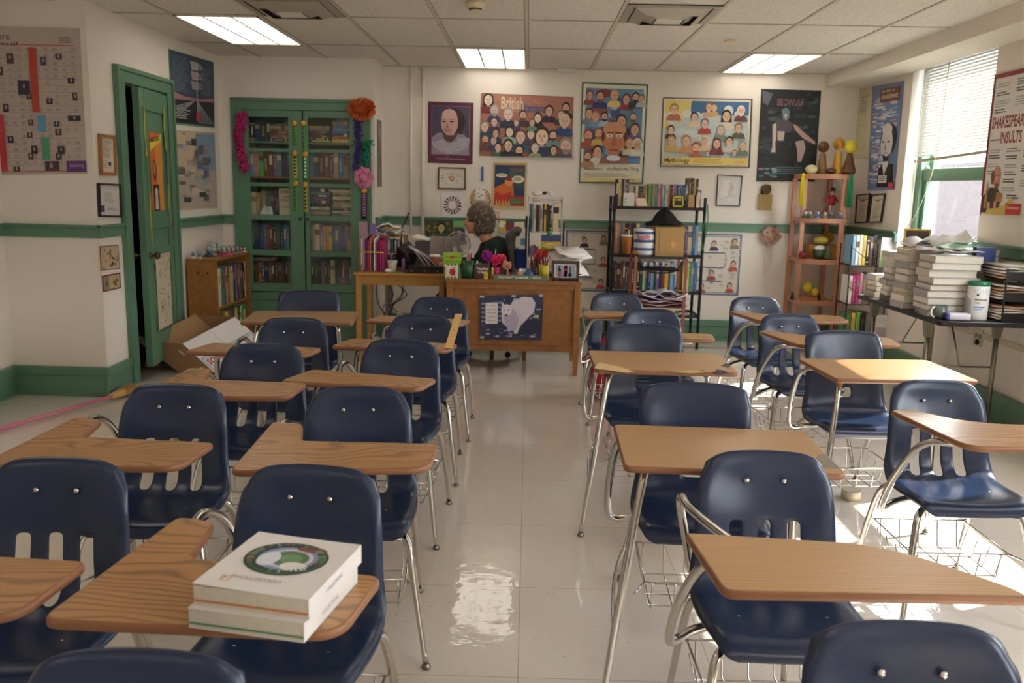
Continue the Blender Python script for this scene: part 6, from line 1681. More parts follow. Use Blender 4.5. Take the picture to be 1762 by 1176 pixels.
# brown apple sign
t = group_on('wooden_sign', 'brown wooden apple-shaped sign with white Teacher lettering on the desk', 'sign', 830, YD - .035)
g = G(); BR = pc('#4a2c24')
g.prism([(-.06, .0), (.055, .0), (.066, .03), (.068, .08), (.05, .12), (.02, .128), (0, .118), (-.02, .128), (-.05, .12), (-.068, .08), (-.066, .03)][::-1], 0, .018, BR, ax='y')
for s_, z, wd, x0 in (('Teacher', .072, .10, -.050), ('U Best', .045, .075, -.035)):
    v2, f2, tw, th_ = text_tris(s_, .03); k = wd / tw; g.add([(x0 + v.x * k, -.0008, z + v.y * k) for v in v2], f2, pc('#dcd4cc'))
g.prism([(-.045, .118), (-.02, .135), (.0, .122), (-.02, .11)][::-1], -.001, .006, pc('#3f6a34'), ax='y')
g.build('board', t)
g = G(); g.prism([(.014, 0), (.045, 0), (.047, .05), (.030, .068), (.012, .05)][::-1], -.008, -.001, pc('#d4b83c'), ax='y'); v2, f2, tw, th_ = text_tris('1', .03); g.add([(.026 + v.x * .016, -.0086, .024 + v.y * .02) for v in v2], f2, BLACK); g.build('crayon_badge', t)
# slogan bar
a, b = at(849, 483, y=YD - .05), at(941, 484, y=YD - .05)
t = thing('slogan_sign', "long green wooden sign reading YOU CAN'T SCARE ME, I TEACH", 'sign', ((a.x + b.x) / 2, YD - .05, DZ2)); w = (b.x - a.x) / 2
g = G(); g.box(-w, w, -.012, .012, 0, .040, pc('#5f7459'))
v2, f2, tw, th_ = text_tris("YOU CAN'T SCARE ME, I TEACH", .02); k = 2 * w * .80 / tw; kz = .022 / th_
g.add([(-w * .83 + v.x * k, -.0126, .009 + v.y * kz) for v in v2], f2, pc('#ecece0')); g.build('board', t, bevel=0)
# pompom pens, cups, small things
def pom(px, dy, z, r, m, label, seed):
    q = Vector((X(px, YD + dy), YD + dy, DZ2 + z)); 
    t = thing('pompom_pen', label, 'pen', (q.x, q.y, DZ2 + .02), group='pompom pens')
    o = petals('pompom', None, None, (0, 0, z - .02), (r, r * .8, r), m, 120, seed, .02, .9); o.parent = t
    g = G(); g.sweep([(0, 0, 0), (0, 0, z - .02)], .004, m, 6); g.build('barrel', t)
pom(838, .06, .175, .034, mat('purple_fluff', '#a02c9a', .9, var=.3), 'purple and magenta pompom pen behind the apple sign', 81)
pom(852, .05, .145, .030, mat('hot_pink_fluff', '#d82a6a', .9, var=.2), 'hot pink pompom pen in the pink cup', 82)
pom(862, .09, .155, .026, mat('coral_fluff', '#d8505a', .9, var=.2), 'coral pompom pen right of the hot pink one', 83)
pom(872, .06, .105, .022, mat('peach_fluff', '#d8a088', .9, var=.2), 'small peach pompom pen left of the beads', 84)
pens(846, YD + .09, DZ2 + .022, [('green', '#5a9a6a'), ('blue', '#5a6ab0'), ('white', '#cfcaca')], 'behind the hot pink pompom', 'pens behind the pompoms', h=.20)
cup('cup', 'hot pink glass cup holding the pompom pens', 'cup', 855, YD + .05, DZ2, .026, .03, .09, mat('pink_glass', '#c02a68', .1, var=.1))
cup('cup', 'yellow plastic cup of brushes next to the framed photo', 'cup', 937, YD + .03, DZ2, .033, .038, .115, mat('yellow_plastic', '#cdbb2e', .35))
pens(937, YD + .03, DZ2 + .022, [('brown', '#6a3a20'), ('tan', '#b08a5c'), ('dark red', '#7a2824'), ('orange', '#c07a3c'), ('cream', '#cfc4a8'), ('black', '#26242a')], 'in the yellow plastic cup', 'pens in the yellow cup', h=.165)
cup('cup', 'dark brown cup of pencils left of the yellow cup', 'cup', 922, YD + .05, DZ2, .024, .027, .10, mat('brown_glass', '#4c3c30', .2))
pens(922, YD + .05, DZ2 + .022, [('grey', '#77757a'), ('green', '#3f6a3c'), ('brown', '#5a3c2c'), ('red', '#a83030')], 'in the dark brown cup', 'pens in the dark brown cup', h=.18)
t = group_on('vase', 'small round blue glazed vase behind the slogan sign', 'vase', 910, YD + .01)
g = G(); g.lathe([(.022, 0), (.036, .018), (.040, .042), (.030, .066), (.016, .076), (.020, .086), (.014, .086), (.012, .07), (.001, .07)], (0, 0, 0), mat('blue_glaze', '#3c5a88', .2, var=.25, vscale=20), 18); g.build('vase_body', t)
pens(910, YD + .01, DZ2 + .072, [('yellow', '#b8a040'), ('pink', '#c07a8a'), ('pale green', '#a0b090')], 'in the small blue vase', 'pens in the blue vase', h=.12, sp=.012)
t = group_on('candle_jar', 'small pink and white striped jar left of the blue vase', 'jar', 895, YD + .02)
g = G(); g.lathe([(.020, 0), (.026, .03), (.026, .055), (.024, .06), (.001, .06)], (0, 0, 0), mat('pale_pink_jar', '#c9a098', .4, var=.25, vscale=40), 14); g.build('jar_body', t); g = G(); g.ball((0, 0, .072), (.017, .017, .014), WHITE, 10, 6); g.build('jar_top', t)
t = group_on('photo_holder', 'tiny black standing card holder right of the pink cup', 'card holder', 866, YD + .02); g = G(); g.box(-.014, .014, -.006, .006, 0, .075, BLACK); g.build('card', t)
g = G(); g.cyl((0, 0, 0), .007, .085, pc('#c85a80'), 10); o = g.build('highlighter'); o.location = (X(874, YD + .01), YD + .01, DZ2); tag(o, 'pink highlighter standing by the black card holder', 'marker')
g = G(); g.cyl((0, 0, 0), .008, .095, pc('#cfb23e'), 10); o = g.build('highlighter'); o.location = (X(847, YD - .01), YD - .01, DZ2); tag(o, 'yellow highlighter standing beside the brown apple sign', 'marker')
g = G(); rr = random.Random(90)
for k in range(26): g.ball((rr.uniform(-.03, .03), rr.uniform(-.02, .02), rr.uniform(.005, .03)), .006, pc(rr.choice(['#c08030', '#3a2a24', '#a05028', '#d0a040'])), 7, 5)
o = g.build('bead_pile'); o.location = (X(880, YD + .0), YD, DZ2); tag(o, 'small pile of brown and orange beads on the teacher desk', 'beads', kind='stuff')
g = G(); g.sweep(catmull([(0, 0, 0), (-.01, .0, .08), (.02, 0, .14), (.06, .01, .17), (.045, .01, .12), (.0, 0, .05)], 6), .005, mat('dark_leaf', '#26402c', .5), 6); o = g.build('ribbon_loop'); o.location = (X(912, YD + .10), YD + .10, DZ2); tag(o, 'dark green looped strap behind the blue vase', 'strap')
t = group_on('cloth_flower', 'red cloth flower with white petals above the pencil cups', 'flower', 930, YD + .10)
o = petals('bloom', None, None, (0, 0, .17), (.05, .04, .05), mat('red_cloth', '#b02428', .7, var=.3), 110, 91, .03, .9); o.parent = t
g = G(); g.sweep([(0, 0, 0), (0, 0, .17)], .005, GREEN, 6); g.build('stem', t)
# framed photo
a, b = at(948, 484, y=YD - .03), at(997, 486, y=YD - .03)
t = thing('framed_photo', 'dark framed street photo with letter blocks at its foot on the desk corner', 'photo frame', ((a.x + b.x) / 2, YD - .03, DZ2)); w = (b.x - a.x) / 2; w -= .004
g = G(); FD = mat('dark_bronze_frame', '#4a3f34', .35, .3)
g.box(-w, w, -.012, .008, .135, .160, FD); g.box(-w, w, -.012, .008, .0, .026, FD); g.box(-w, -w + .02, -.012, .008, .02, .14, FD); g.box(w - .02, w, -.012, .008, .02, .14, FD); g.build('frame', t, bevel=.002)
g = G(); g.box(-w + .02, w - .02, -.002, .006, .02, .14, pc('#cfc8c0')); g.box(-w + .034, w - .034, -.0032, -.002, .034, .126, pc('#8fa0b0'))
for (x0, x1, z0, z1, c_) in ((-.055, -.035, .034, .095, '#b04430'), (-.058, -.04, .08, .12, '#3f4f7a'), (-.032, -.02, .034, .08, '#7a86b0'), (-.012, .014, .034, .118, '#8a3038'), (-.008, .012, .034, .08, '#3a3444'), (.03, .042, .034, .115, '#4a4c54'), (.02, .05, .034, .06, '#5a5a60'), (-.01, .014, .1, .12, '#c04438')): g.box(x0, x1, -.0040, -.0032, z0, z1, pc(c_))
g.build('photo', t)
g = G()
for k, ch in enumerate('AMERICAN'): 
    x = -w + .004 + k * (2 * w - .008) / 8; g.box(x, x + (2 * w - .008) / 8 - .002, -.028, -.013, 0, .018, BLACK if k != 1 else pc('#7a2c28'))
g.build('letter_blocks', t)
# letter tray / papers at right
a = at(938, 470, y=TY0 + .40)
for i in range(9):
    g = G(); q = at([985, 975, 968, 962, 955, 972, 982, 990, 978][i], 462 - i * 4.5, y=TY0 + .38)
    rr = random.Random(100 + i); w_, d_ = .12, .09; vs = []
    for aa in range(4):
        for bb_ in range(4): vs.append((-w_ + 2 * w_ * aa / 3, -d_ + 2 * d_ * bb_ / 3, .008 * math.sin(aa * 2 + i) + .004 * bb_))
    g.add(vs, [(aa * 4 + bb_, (aa + 1) * 4 + bb_, (aa + 1) * 4 + bb_ + 1, aa * 4 + bb_ + 1) for aa in range(3) for bb_ in range(3)], PAPER, True)
    o = g.build('loose_paper'); o.location = (q.x, q.y, DZ2 + .05 + i * .020); o.rotation_euler = (.25 + rr.uniform(0, .35), rr.uniform(-.12, .12), rr.uniform(-.5, .5)); k = o.modifiers.new('s', 'SOLIDIFY'); k.thickness = .004
    tag(o, 'white sheet, %s from the bottom of the fanned heap behind the framed photo' % ORD[i], 'paper', 'fanned papers behind the photo frame')
g = G(); g.box(-.14, .12, -.10, .11, 0, .03, BLACK); o = g.build('letter_tray', bevel=.004); o.location = (X(975, TY0 + .42), TY0 + .42, DZ2); tag(o, 'low black letter tray under the fanned white papers', 'tray')
# white wire desk shelf
YH = 7.30
hx0, hx1 = at(906, 470, y=YH).x, at(965, 470, y=YH).x
t = thing('wire_shelf', 'white wire two-tier desk shelf holding books and a thick binder', 'shelf', ((hx0 + hx1) / 2, YH, DZ2)); w = (hx1 - hx0) / 2
WM_ = mat('white_wire', '#c9c4bc', .35); g = G()
for sx in (-1, 1):
    for sy in (-.0, .19): g.sweep([(sx * w, sy, 0), (sx * w * .97, sy, .63)], .005, WM_, 6)
    g.ball((sx * w * .97, 0, .64), .008, GOLD, 8, 6)
g.build('upright', t)
for z, nm in ((.02, 'lower'), (.355, 'upper')):
    g = G()
    for k in range(9): x = -w + 2 * w * k / 8; g.sweep([(x, 0, z), (x, .19, z)], .002, WM_, 4)
    g.sweep([(-w, 0, z), (w, 0, z)], .004, WM_, 5); g.sweep([(-w, .19, z), (w, .19, z)], .004, WM_, 5); g.build('wire_tier', t)
random.seed(31)
row(hx0 + .012, hx0 + .20, YH + .01, DZ2 + .361, ['black', 'navy', 'light blue', 'cream', 'black', 'maroon', 'grey', 'cream', 'black', 'yellow', 'black', 'dark brown', 'black'], .235, .15, 'on top tier of the white wire shelf', 'books on the wire shelf')
o = book(.046, .255, .16, 'cream', (hx0 + .235, YH + .004, DZ2 + .361), label='thick cream ring binder at the right of the white wire shelf', name='ring_binder', cat='binder', title='black')
q0 = hx0 + .115
p = Print([(q0, YH - .004, DZ2 + .335), (hx1 - .01, YH - .004, DZ2 + .335), (hx1 - .01, YH - .004, DZ2 + .15), (q0, YH - .004, DZ2 + .15)], th=.004, edge='#3a4464')
p.rect(0, 0, 1, .3, '#3a4a7c'); p.rect(0, .3, 1, .55, '#c9a23c'); p.rect(0, .55, 1, 1, '#8f8a34'); p.ell(.5, .5, .4, .12, '#dcc860'); p.ell(.45, .42, .2, .06, '#e0d890'); p.done('picture', 'yellow sunset picture propped on the white wire shelf\'s lower tier', 'picture')
row(hx0 + .012, hx0 + .10, YH + .02, DZ2 + .026, ['purple', 'violet', 'brown', 'red', 'tan'], .22, .15, 'on lower tier of the white wire shelf', 'books on the wire shelf')
g = G(); g.ball((0, 0, 0), (.022, .008, .024), mat('bright_green_clip', '#2f8a2c', .4), 12, 8); o = g.build('green_clip'); o.location = ((hx0 + hx1) / 2 + .04, YH - .012, DZ2 + .345); tag(o, 'bright green round clip on the edge of the white wire shelf', 'clip')
for i, (rot, c_, lb) in enumerate(((.0, '#c9bcb8', 'flat pinkish'), (.06, '#d8d4d0', 'white'), (-.03, '#cfc8c6', 'pale grey'))):
    g = G(); n = 6; vs = []
    for a_ in range(n):
        for b_ in range(3): vs.append((-.13 + .26 * a_ / (n - 1), .16 * b_ / 2, .008 * math.sin(a_ * 1.3 + i)))
    g.add(vs, [(a_ * 3 + b_, (a_ + 1) * 3 + b_, (a_ + 1) * 3 + b_ + 1, a_ * 3 + b_ + 1) for a_ in range(n - 1) for b_ in range(2)], pc(c_), True)
    o = g.build('paper_stack'); o.location = ((hx0 + hx1) / 2 + .02, YH, DZ2 + .612 + .012 * i); o.rotation_euler = (0, rot * .3, rot); o.modifiers.new('s', 'SOLIDIFY').thickness = .012
    tag(o, '%s paper bundle on top of the books of the white wire shelf' % lb, 'papers', 'bundles on the wire shelf')
g = G(); g.ball((0, 0, 0), (.045, .03, .028), WHITE, 14, 8, .3); g.ball((.06, 0, .0), (.02, .02, .015), BLACK, 10, 6); g.ball((.11, 0, 0), (.025, .02, .02), WHITE, 10, 6, .3); o = g.build('plush_toy'); o.location = ((hx0 + hx1) / 2 - .07, YH + .05, DZ2 + .678); tag(o, 'white and black small plush lying on top of the white wire shelf', 'toy')
slab('tote_bag', 'blue bag hanging between the office chair and wire shelf', 'bag', 888, 430, 908, 462, 7.55, .05, mat('royal_blue_cloth', '#1f3f94', .7))
slab('dark_bag', 'dark patterned bag hanging at the left end of the white wire shelf', 'bag', 903, 372, 912, 440, 7.42, .04, mat('dark_patterned_cloth', '#3a3438', .8, var=.4, vscale=30), tilt=.0)
slab('folder', 'dark grey folder leaning right of the white wire shelf', 'folder', 966, 384, 972, 442, 7.40, .10, '#34343c')
# fan
t = thing('desk_fan', 'round pale desk fan behind the coffee cup, left of the teacher', 'fan', (at(788, 425, y=7.95).x, 7.95, .0))
fc_ = at(790, 420, y=7.95)
g = G(); FM = mat('fan_white', '#b8b2a8', .4)
for r in (.11, .085, .06, .035): g.sweep([(r * math.cos(k * .349), -.04, fc_.z + r * math.sin(k * .349)) for k in range(19)], .0022, FM, 5, caps=False)
for k in range(24): a_ = k * .2618; g.sweep([(.02 * math.cos(a_), -.045, fc_.z + .02 * math.sin(a_)), (.11 * math.cos(a_), -.035, fc_.z + .11 * math.sin(a_))], .0014, FM, 4)
g.sweep([(.112 * math.cos(k * .349), 0, fc_.z + .112 * math.sin(k * .349)) for k in range(19)], .004, FM, 6, caps=False); g.build('grille', t)
g = G()
for k in range(4):
    a_ = k * math.pi / 2 + .3; P = [(.012, -.2), (.05, -.45), (.09, -.2), (.085, .35), (.04, .3), (.012, .15)]
    g.add([(r * math.cos(a_ + w_), -.015 + .012 * w_, fc_.z + r * math.sin(a_ + w_)) for r, w_ in P], [tuple(range(6))], mat('fan_blade', '#a09ca4', .4))
o = g.build('blades', t); o.modifiers.new('s', 'SOLIDIFY').thickness = .002
g = G(); g.cyl((0, 0, fc_.z), .028, .09, FM, 14, axis='y'); g.sweep([(0, .05, fc_.z), (0, .05, .83)], .012, FM, 10); g.cyl((0, .04, .815), .09, .02, FM, 18); g.build('fan_stand', t)
# low wall counter behind the teacher carrying the fan
g = G(); g.box(-1.3, -.62, 7.86, 8.2, .795, .815, mat('grey_laminate', '#9a938a', .5)); g.box(-1.3, -1.28, 7.86, 8.2, 0, .795, mat('grey_laminate')); g.box(-.64, -.62, 7.86, 8.2, 0, .795, mat('grey_laminate'))
tag(g.build('low_table'), 'grey low table behind the side table carrying the fan', 'table')
slab('computer_monitor', 'beige computer back standing left of the fan', 'monitor', 739, 409, 778, 440, 7.98, .10, mat('beige_case', '#a3968a', .5))

# office chair
oc = thing('office_chair', 'grey fabric office chair behind the teacher, its back seen edge-on', 'office chair', (-.245, 7.72, 0))
GF = mat('grey_fabric', '#5c5855', .9, var=.1, bump=.3, bscale=200)
g = G(); P = catmull([(.10, 0, .55), (.12, 0, .70), (.105, 0, .85), (.085, 0, .98), (.095, 0, 1.06), (.14, 0, 1.10), (.175, 0, 1.085)], 6)
g.sweep(P, [(.20, .048)] * (len(P) - 12) + [(.19 - .001 * k, .040) for k in range(12)], GF, 16, up=(1, 0, 0)); g.build('backrest', oc)
g = G(); P = catmull([(.16, 0, .50), (.175, 0, .62), (.165, 0, .80), (.15, 0, .95)], 5); g.sweep(P, (.10, .012), BLACK, 10, up=(1, 0, 0)); g.build('back_shell', oc)
g = G(); g.ball((-.10, 0, .47), (.25, .24, .045), GF, 20, 8); g.build('seat', oc)
g = G(); g.cyl((-.08, 0, .10), .028, .35, BLACK, 12); g.build('gas_column', oc)
for k in range(5):
    a_ = k * 1.2566 + .3; g = G(); g.sweep([(-.08, 0, .11), (-.08 + .15 * math.cos(a_), .15 * math.sin(a_), .10), (-.08 + .29 * math.cos(a_), .29 * math.sin(a_), .07)], [.025, .02, .014], BLACK, 8); g.build('base_arm', oc)
    g = G(); g.cyl((-.08 + .29 * math.cos(a_), .29 * math.sin(a_) - .012, .028), .027, .024, BLACK, 12, axis='y'); g.build('caster', oc)

# ---------------------------------------------------------------- the teacher, seated, facing left
def skinned(name, chains, parent, m, vox=.011, sm=6):
    g = G()
    for path, rad, n in chains: g.sweep(catmull(path, 5) if len(path) > 2 else path, interp(rad, path, 5), m, n)
    return g
def interp(rad, path, k):
    if len(path) < 3: return rad
    out = []
    for i in range(len(path) - 1):
        for j in range(k):
            t = j / k; a, b = rad[i], rad[i + 1]
            out.append((a[0] * (1 - t) + b[0] * t, a[1] * (1 - t) + b[1] * t))
    out.append(rad[-1]); return out
tp = thing('person', 'grey-haired person in a dark green sweater seated at the desk, turned to the left', 'person', (-.30, 7.66, 0))
HC = Vector((-.155, 0, 1.185))          # head centre, local
g = G()
SK = SKIN
ch = [([(.06, 0, .52), (.04, 0, .66), (.02, 0, .80), (-.01, 0, .94), (-.05, 0, 1.02)], [(.16, .13), (.155, .125), (.165, .12), (.16, .105), (.08, .07)], 18),
      ([(-.05, 0, 1.00), (-.09, 0, 1.07), (-.13, 0, 1.13)], [(.062, .062), (.054, .056), (.055, .058)], 14)]
for sy in (-1, 1):
    ch += [([(.0, sy * .12, .97), (-.02, sy * .185, .93), (-.07, sy * .21, .84), (-.12, sy * .215, .775)], [(.06, .06), (.056, .056), (.047, .047), (.041, .041)], 12),
           ([(-.12, sy * .215, .775), (-.22, sy * .18, .80), (-.33, sy * .13, .825)], [(.041, .041), (.036, .036), (.026, .022)], 12),
           ([(-.33, sy * .13, .825), (-.37, sy * .12, .825), (-.405, sy * .11, .818)], [(.026, .022), (.038, .016), (.036, .014)], 12),
           ([(.02, sy * .09, .545), (-.20, sy * .11, .545), (-.42, sy * .11, .53)], [(.095, .09), (.08, .075), (.06, .06)], 14),
           ([(-.42, sy * .11, .53), (-.43, sy * .11, .32), (-.40, sy * .11, .09)], [(.060, .060), (.055, .052), (.036, .036)], 12),
           ([(-.38, sy * .11, .05), (-.48, sy * .11, .04), (-.58, sy * .12, .028)], [(.04, .04), (.042, .034), (.035, .022)], 12)]
    for f in range(4):
        y0 = sy * .11 + (f - 1.5) * .018; l = [.062, .072, .068, .052][f]
        ch.append(([(-.405, y0, .818), (-.405 - l * .5, y0, .816), (-.405 - l, y0, .798)], [(.0105, .010), (.0095, .009), (.008, .008)], 8))
    ch.append(([(-.35, sy * .13 - sy * .03, .822), (-.375, sy * .13 - sy * .058, .812), (-.405, sy * .13 - sy * .066, .803)], [(.012, .012), (.0105, .010), (.009, .009)], 8))
for path, rad, n in ch: g.sweep(catmull(path, 5), interp(rad, path, 5), SK, n)
def hx(x, y, z): return HC + Vector((x, y, z))
g.ball(hx(.01, 0, .03), (.095, .075, .095), SK, 20, 14)            # skull
g.ball(hx(-.035, 0, -.035), (.060, .058, .080), SK, 18, 12)         # face and jaw
g.ball(hx(-.062, 0, -.095), (.024, .026, .020), SK, 12, 8)          # chin
g.sweep([hx(-.088, 0, .012), hx(-.110, 0, -.028), hx(-.092, 0, -.040)], [.009, .016, .011], SK, 10)   # nose
g.ball(hx(-.088, 0, -.066), (.012, .024, .008), SK, 12, 8)          # lips
for sy in (-1, 1):
    g.ball(hx(-.076, sy * .030, .006), (.016, .016, .012), SK, 10, 8)
    g.ball(hx(.005, sy * .072, -.015), (.018, .009, .030), SK, 10, 8)
body = g.build('body', tp)
rm = body.modifiers.new('r', 'REMESH'); rm.mode = 'VOXEL'; rm.voxel_size = .0055
sm_ = body.modifiers.new('s', 'SMOOTH'); sm_.factor = .5; sm_.iterations = 4
bake(body)
for p_ in body.data.polygons: p_.use_smooth = True
for sy in (-1, 1):
    g = G(); g.ball(hx(-.0875, sy * .030, .006), (.006, .008, .006), WHITE, 10, 6); g.ball(hx(-.0925, sy * .031, .006), (.0025, .0035, .0035), BLACK, 8, 6); g.build('eye', tp)
HM = mat('grey_hair', '#6b5d50')
g = G(); rr = random.Random(44)
g.ball(hx(.035, 0, .045), (.118, .108, .115), HAIR, 30, 20, .18); g.ball(hx(.075, 0, -.035), (.085, .098, .095), HAIR, 24, 16, .25)
for k in range(900):
    d = Vector((rr.gauss(.25, 1), rr.gauss(0, 1), rr.gauss(.05, 1))).normalized()
    if d.x < -.45 and d.z < .45: continue
    base_ = hx(.04, 0, .03) + Vector((d.x * .112, d.y * .104, d.z * .118 if d.z > 0 else d.z * .145))
    t_ = d.cross(Vector((rr.gauss(0, 1), rr.gauss(0, 1), rr.gauss(0, .5)))).normalized()
    cpts = [base_ + t_ * (.017 * q) + d * (.012 * math.sin(q * 1.6 + k)) + Vector((0, 0, -.006 * q * q)) for q in (-1, 0, 1, 2)]
    g.sweep(cpts, [.004, .006, .005, .002], HAIR if rr.random() < .72 else mat('light_grey_hair', '#a0917c', .7, var=.3), 5, caps=False)
g.build('hair', tp)
SWM = mat('dark_green_sweater', '#16271d', .95, var=.2, vscale=40, bump=.4, bscale=250)
g = G()
cs = [([(.06, 0, .50), (.04, 0, .66), (.02, 0, .80), (-.005, 0, .93), (-.045, 0, 1.025)], [(.19, .16), (.185, .155), (.19, .15), (.180, .128), (.085, .078)], 20)]
for sy in (-1, 1):
    cs += [([(.0, sy * .10, .965), (-.015, sy * .185, .935), (-.07, sy * .215, .84), (-.12, sy * .22, .775)], [(.080, .080), (.075, .074), (.062, .062), (.055, .055)], 14),
           ([(-.12, sy * .22, .775), (-.22, sy * .182, .80), (-.30, sy * .145, .82)], [(.055, .055), (.048, .048), (.038, .034)], 14)]
for path, rad, n in cs: g.sweep(catmull(path, 5), interp(rad, path, 5), SWM, n)
sw = g.build('sweater', tp); rm = sw.modifiers.new('r', 'REMESH'); rm.mode = 'VOXEL'; rm.voxel_size = .009
sm_ = sw.modifiers.new('s', 'SMOOTH'); sm_.factor = .5; sm_.iterations = 6; bake(sw)
for p_ in sw.data.polygons: p_.use_smooth = True
g = G(); TR = mat('dark_trousers', '#1e1f26', .9)
for sy in (-1, 1):
    for path, rad in (([(.05, sy * .08, .53), (-.20, sy * .11, .545), (-.43, sy * .11, .53)], [(.12, .11), (.095, .088), (.074, .074)]), ([(-.43, sy * .11, .54), (-.435, sy * .11, .32), (-.40, sy * .11, .10)], [(.072, .072), (.064, .062), (.052, .052)])):
        g.sweep(catmull(path, 5), interp(rad, path, 5), TR, 14)
tr_ = g.build('trousers', tp); rm = tr_.modifiers.new('r', 'REMESH'); rm.mode = 'VOXEL'; rm.voxel_size = .011; bake(tr_)
for p_ in tr_.data.polygons: p_.use_smooth = True
for sy in (-1, 1):
    g = G(); g.ball((-.48, sy * .115, .045), (.135, .050, .045), BLACK, 16, 8); g.build('shoe', tp)
# ---------------------------------------------------------------- black wire rack by the back wall
KX0, KX1, KY0, KY1 = .79, 1.625, 8.13, 8.50
t = thing('wire_rack', 'black metal wire shelving rack full of books against the back wall', 'rack', ((KX0 + KX1) / 2, (KY0 + KY1) / 2, 0)); ko = t.location.copy()
for x in (KX0, KX1):
    for y in (KY0, KY1):
        g = G(); g.sweep([(x - ko.x, y - ko.y, 0), (x - ko.x, y - ko.y, 1.42)], .014, BLKMET, 10)
        for k in range(7): g.sweep([(x - ko.x, y - ko.y, .2 + k * .18), (x - ko.x, y - ko.y, .215 + k * .18)], .017, BLKMET, 10)
        g.build('post', t)
KZ = [.325, .547, .886, 1.33]
for z in KZ:
    g = G()
    for y in (KY0, KY1): g.box(KX0 - ko.x, KX1 - ko.x, y - ko.y - .004, y - ko.y + .004, z - .028, z, BLKMET)
    for x in (KX0, KX1): g.box(x - ko.x - .004, x - ko.x + .004, KY0 - ko.y, KY1 - ko.y, z - .028, z, BLKMET)
    for k in range(24): x = KX0 + (KX1 - KX0) * (k + .5) / 24; g.box(x - ko.x - .002, x - ko.x + .002, KY0 - ko.y, KY1 - ko.y, z - .006, z - .001, BLKMET)
    g.build('shelf', t)
random.seed(77)
BG_ = 'books on the black rack'
ky = KY0 + .05
def W2(px, y=8.15): return at(px, 400, y=y).x
row(W2(1058), W2(1080), ky, KZ[3], ['black', 'cream', 'yellow', 'navy', 'tan', 'dark blue', 'purple'], .25, .17, 'on the rack top, tall left group', BG_, hvar=.012)
lettered('book', 'white and purple book facing out at the left of the rack top', 'book', None, W2(1070), W2(1089), KZ[3] + .001, KZ[3] + .12, ky - .04, .015, bookmat('white'), [('lIl', .2, .7, .08, '#8a5a9a'), ('IlIlI', .1, .5, .12, '#3f4a7a'), ('lIIlI', .1, .25, .12, '#5a3f7a')])
row(W2(1091), W2(1111), ky, KZ[3], ['cream', 'brown', 'dark brown', 'green', 'orange'], .20, .17, 'on the rack top, second group', BG_)
g = G(); g.hexa([(0, 0, 0), (.11, 0, 0), (.11, .05, 0), (0, .05, 0)], [(-.015, .035, .075), (.09, .035, .075), (.09, .05, .08), (-.015, .05, .08)], bookmat('salmon')); g.hexa([(.012, -.001, .004), (.104, -.001, .004), (.104, .004, .004), (.012, .004, .004)], [(.0, .032, .07), (.083, .032, .07), (.083, .036, .07), (.0, .036, .07)], pc('#d8c8b4'))
o = g.build('desk_calendar'); o.location = (W2(1092), ky - .055, KZ[3] + .001); tag(o, 'salmon block calendar lying tilted on the rack top', 'calendar')
row(W2(1112), W2(1150), ky, KZ[3], ['green', 'bright green', 'dark green', 'tan', 'teal', 'grey', 'salmon', 'red', 'light blue', 'light blue', 'cream', 'tan'], .21, .17, 'on the rack top, middle group', BG_, hvar=.015)
row(W2(1150), W2(1181), ky, KZ[3], ['maroon', 'dark brown', 'pink', 'violet', 'black', 'teal', 'grey', 'blue', 'dark blue', 'navy', 'light blue'], .21, .17, 'on the rack top, right group', BG_, hvar=.015)
row(W2(1181), W2(1200), ky + .04, KZ[3], ['brown', 'brown', 'dark brown', 'tan', 'black'], .27, .15, 'on the rack top, tall brown group', BG_, hvar=.01)
t = thing('small_sign', 'little yellow framed black sign with cream writing on the rack top', 'sign', (W2(1164), ky - .03, KZ[3] + .001)); g = G(); YM = pc('#d0b828')
for b in ((-.05, .05, 0, .014), (-.05, .05, .086, .10), (-.05, -.036, 0, .10), (.036, .05, 0, .10)): g.box(b[0], b[1], -.006, .006, b[2], b[3], YM)
g.build('frame', t); g = G(); g.box(-.036, .036, -.003, .004, .014, .086, pc('#2c1a1c')); v2, f2, tw, th_ = text_tris('I AM', .02); g.add([(-.025 + v.x * .05 / tw, -.0036, .058 + v.y * .05 / tw) for v in v2], f2, pc('#d8cfa0')); g.build('panel', t)
g = G(); g.box(-.035, .035, -.03, .03, 0, .115, mat('cork_block', '#a98858', .8, var=.25, vscale=60)); o = g.build('cork_box'); o.location = (W2(1187), ky - .04, KZ[3] + .001); tag(o, 'speckled cork-coloured box at the right of the rack top', 'box')
g = G(); g.box(-.024, .024, -.03, .03, 0, .115, pc('#cdb89c')); o = g.build('card_box'); o.location = (W2(1195), ky - .04, KZ[3] + .001); tag(o, 'cream box beside the cork-coloured one on the rack top', 'box')
book(.04, .16, .10, 'grey', (W2(1201.5), ky + .03, KZ[3]), label='grey and white book at the far right end of the rack top', title='white')
row(W2(1060), W2(1118), ky + .03, KZ[2], ['salmon', 'tan', 'blue', 'orange', 'dark brown', 'purple', 'brown', 'dark brown', 'cream', 'grey', 'teal', 'brown'], .285, .2, 'on the rack second shelf, left', BG_, hvar=.006)
row(W2(1119), W2(1172), ky + .03, KZ[2], ['navy', 'black', 'dark blue', 'brown', 'grey', 'dark brown', 'orange'], .27, .2, 'on the rack second shelf, middle', BG_)
row(W2(1174), W2(1204), ky + .01, KZ[2], ['orange', 'purple', 'cream', 'blue', 'light blue'], .275, .2, 'on the rack second shelf, right', BG_, hvar=.006)
row(W2(1062), W2(1168), ky + .02, KZ[1], ['black', 'dark brown', 'maroon', 'brown', 'navy', 'maroon', 'black', 'grey', 'black', 'dark green', 'cream', 'teal', 'dark blue', 'light blue', 'dark green', 'violet', 'navy', 'red', 'yellow', 'brown', 'light blue', 'blue'], .26, .2, 'on the rack third shelf', BG_)
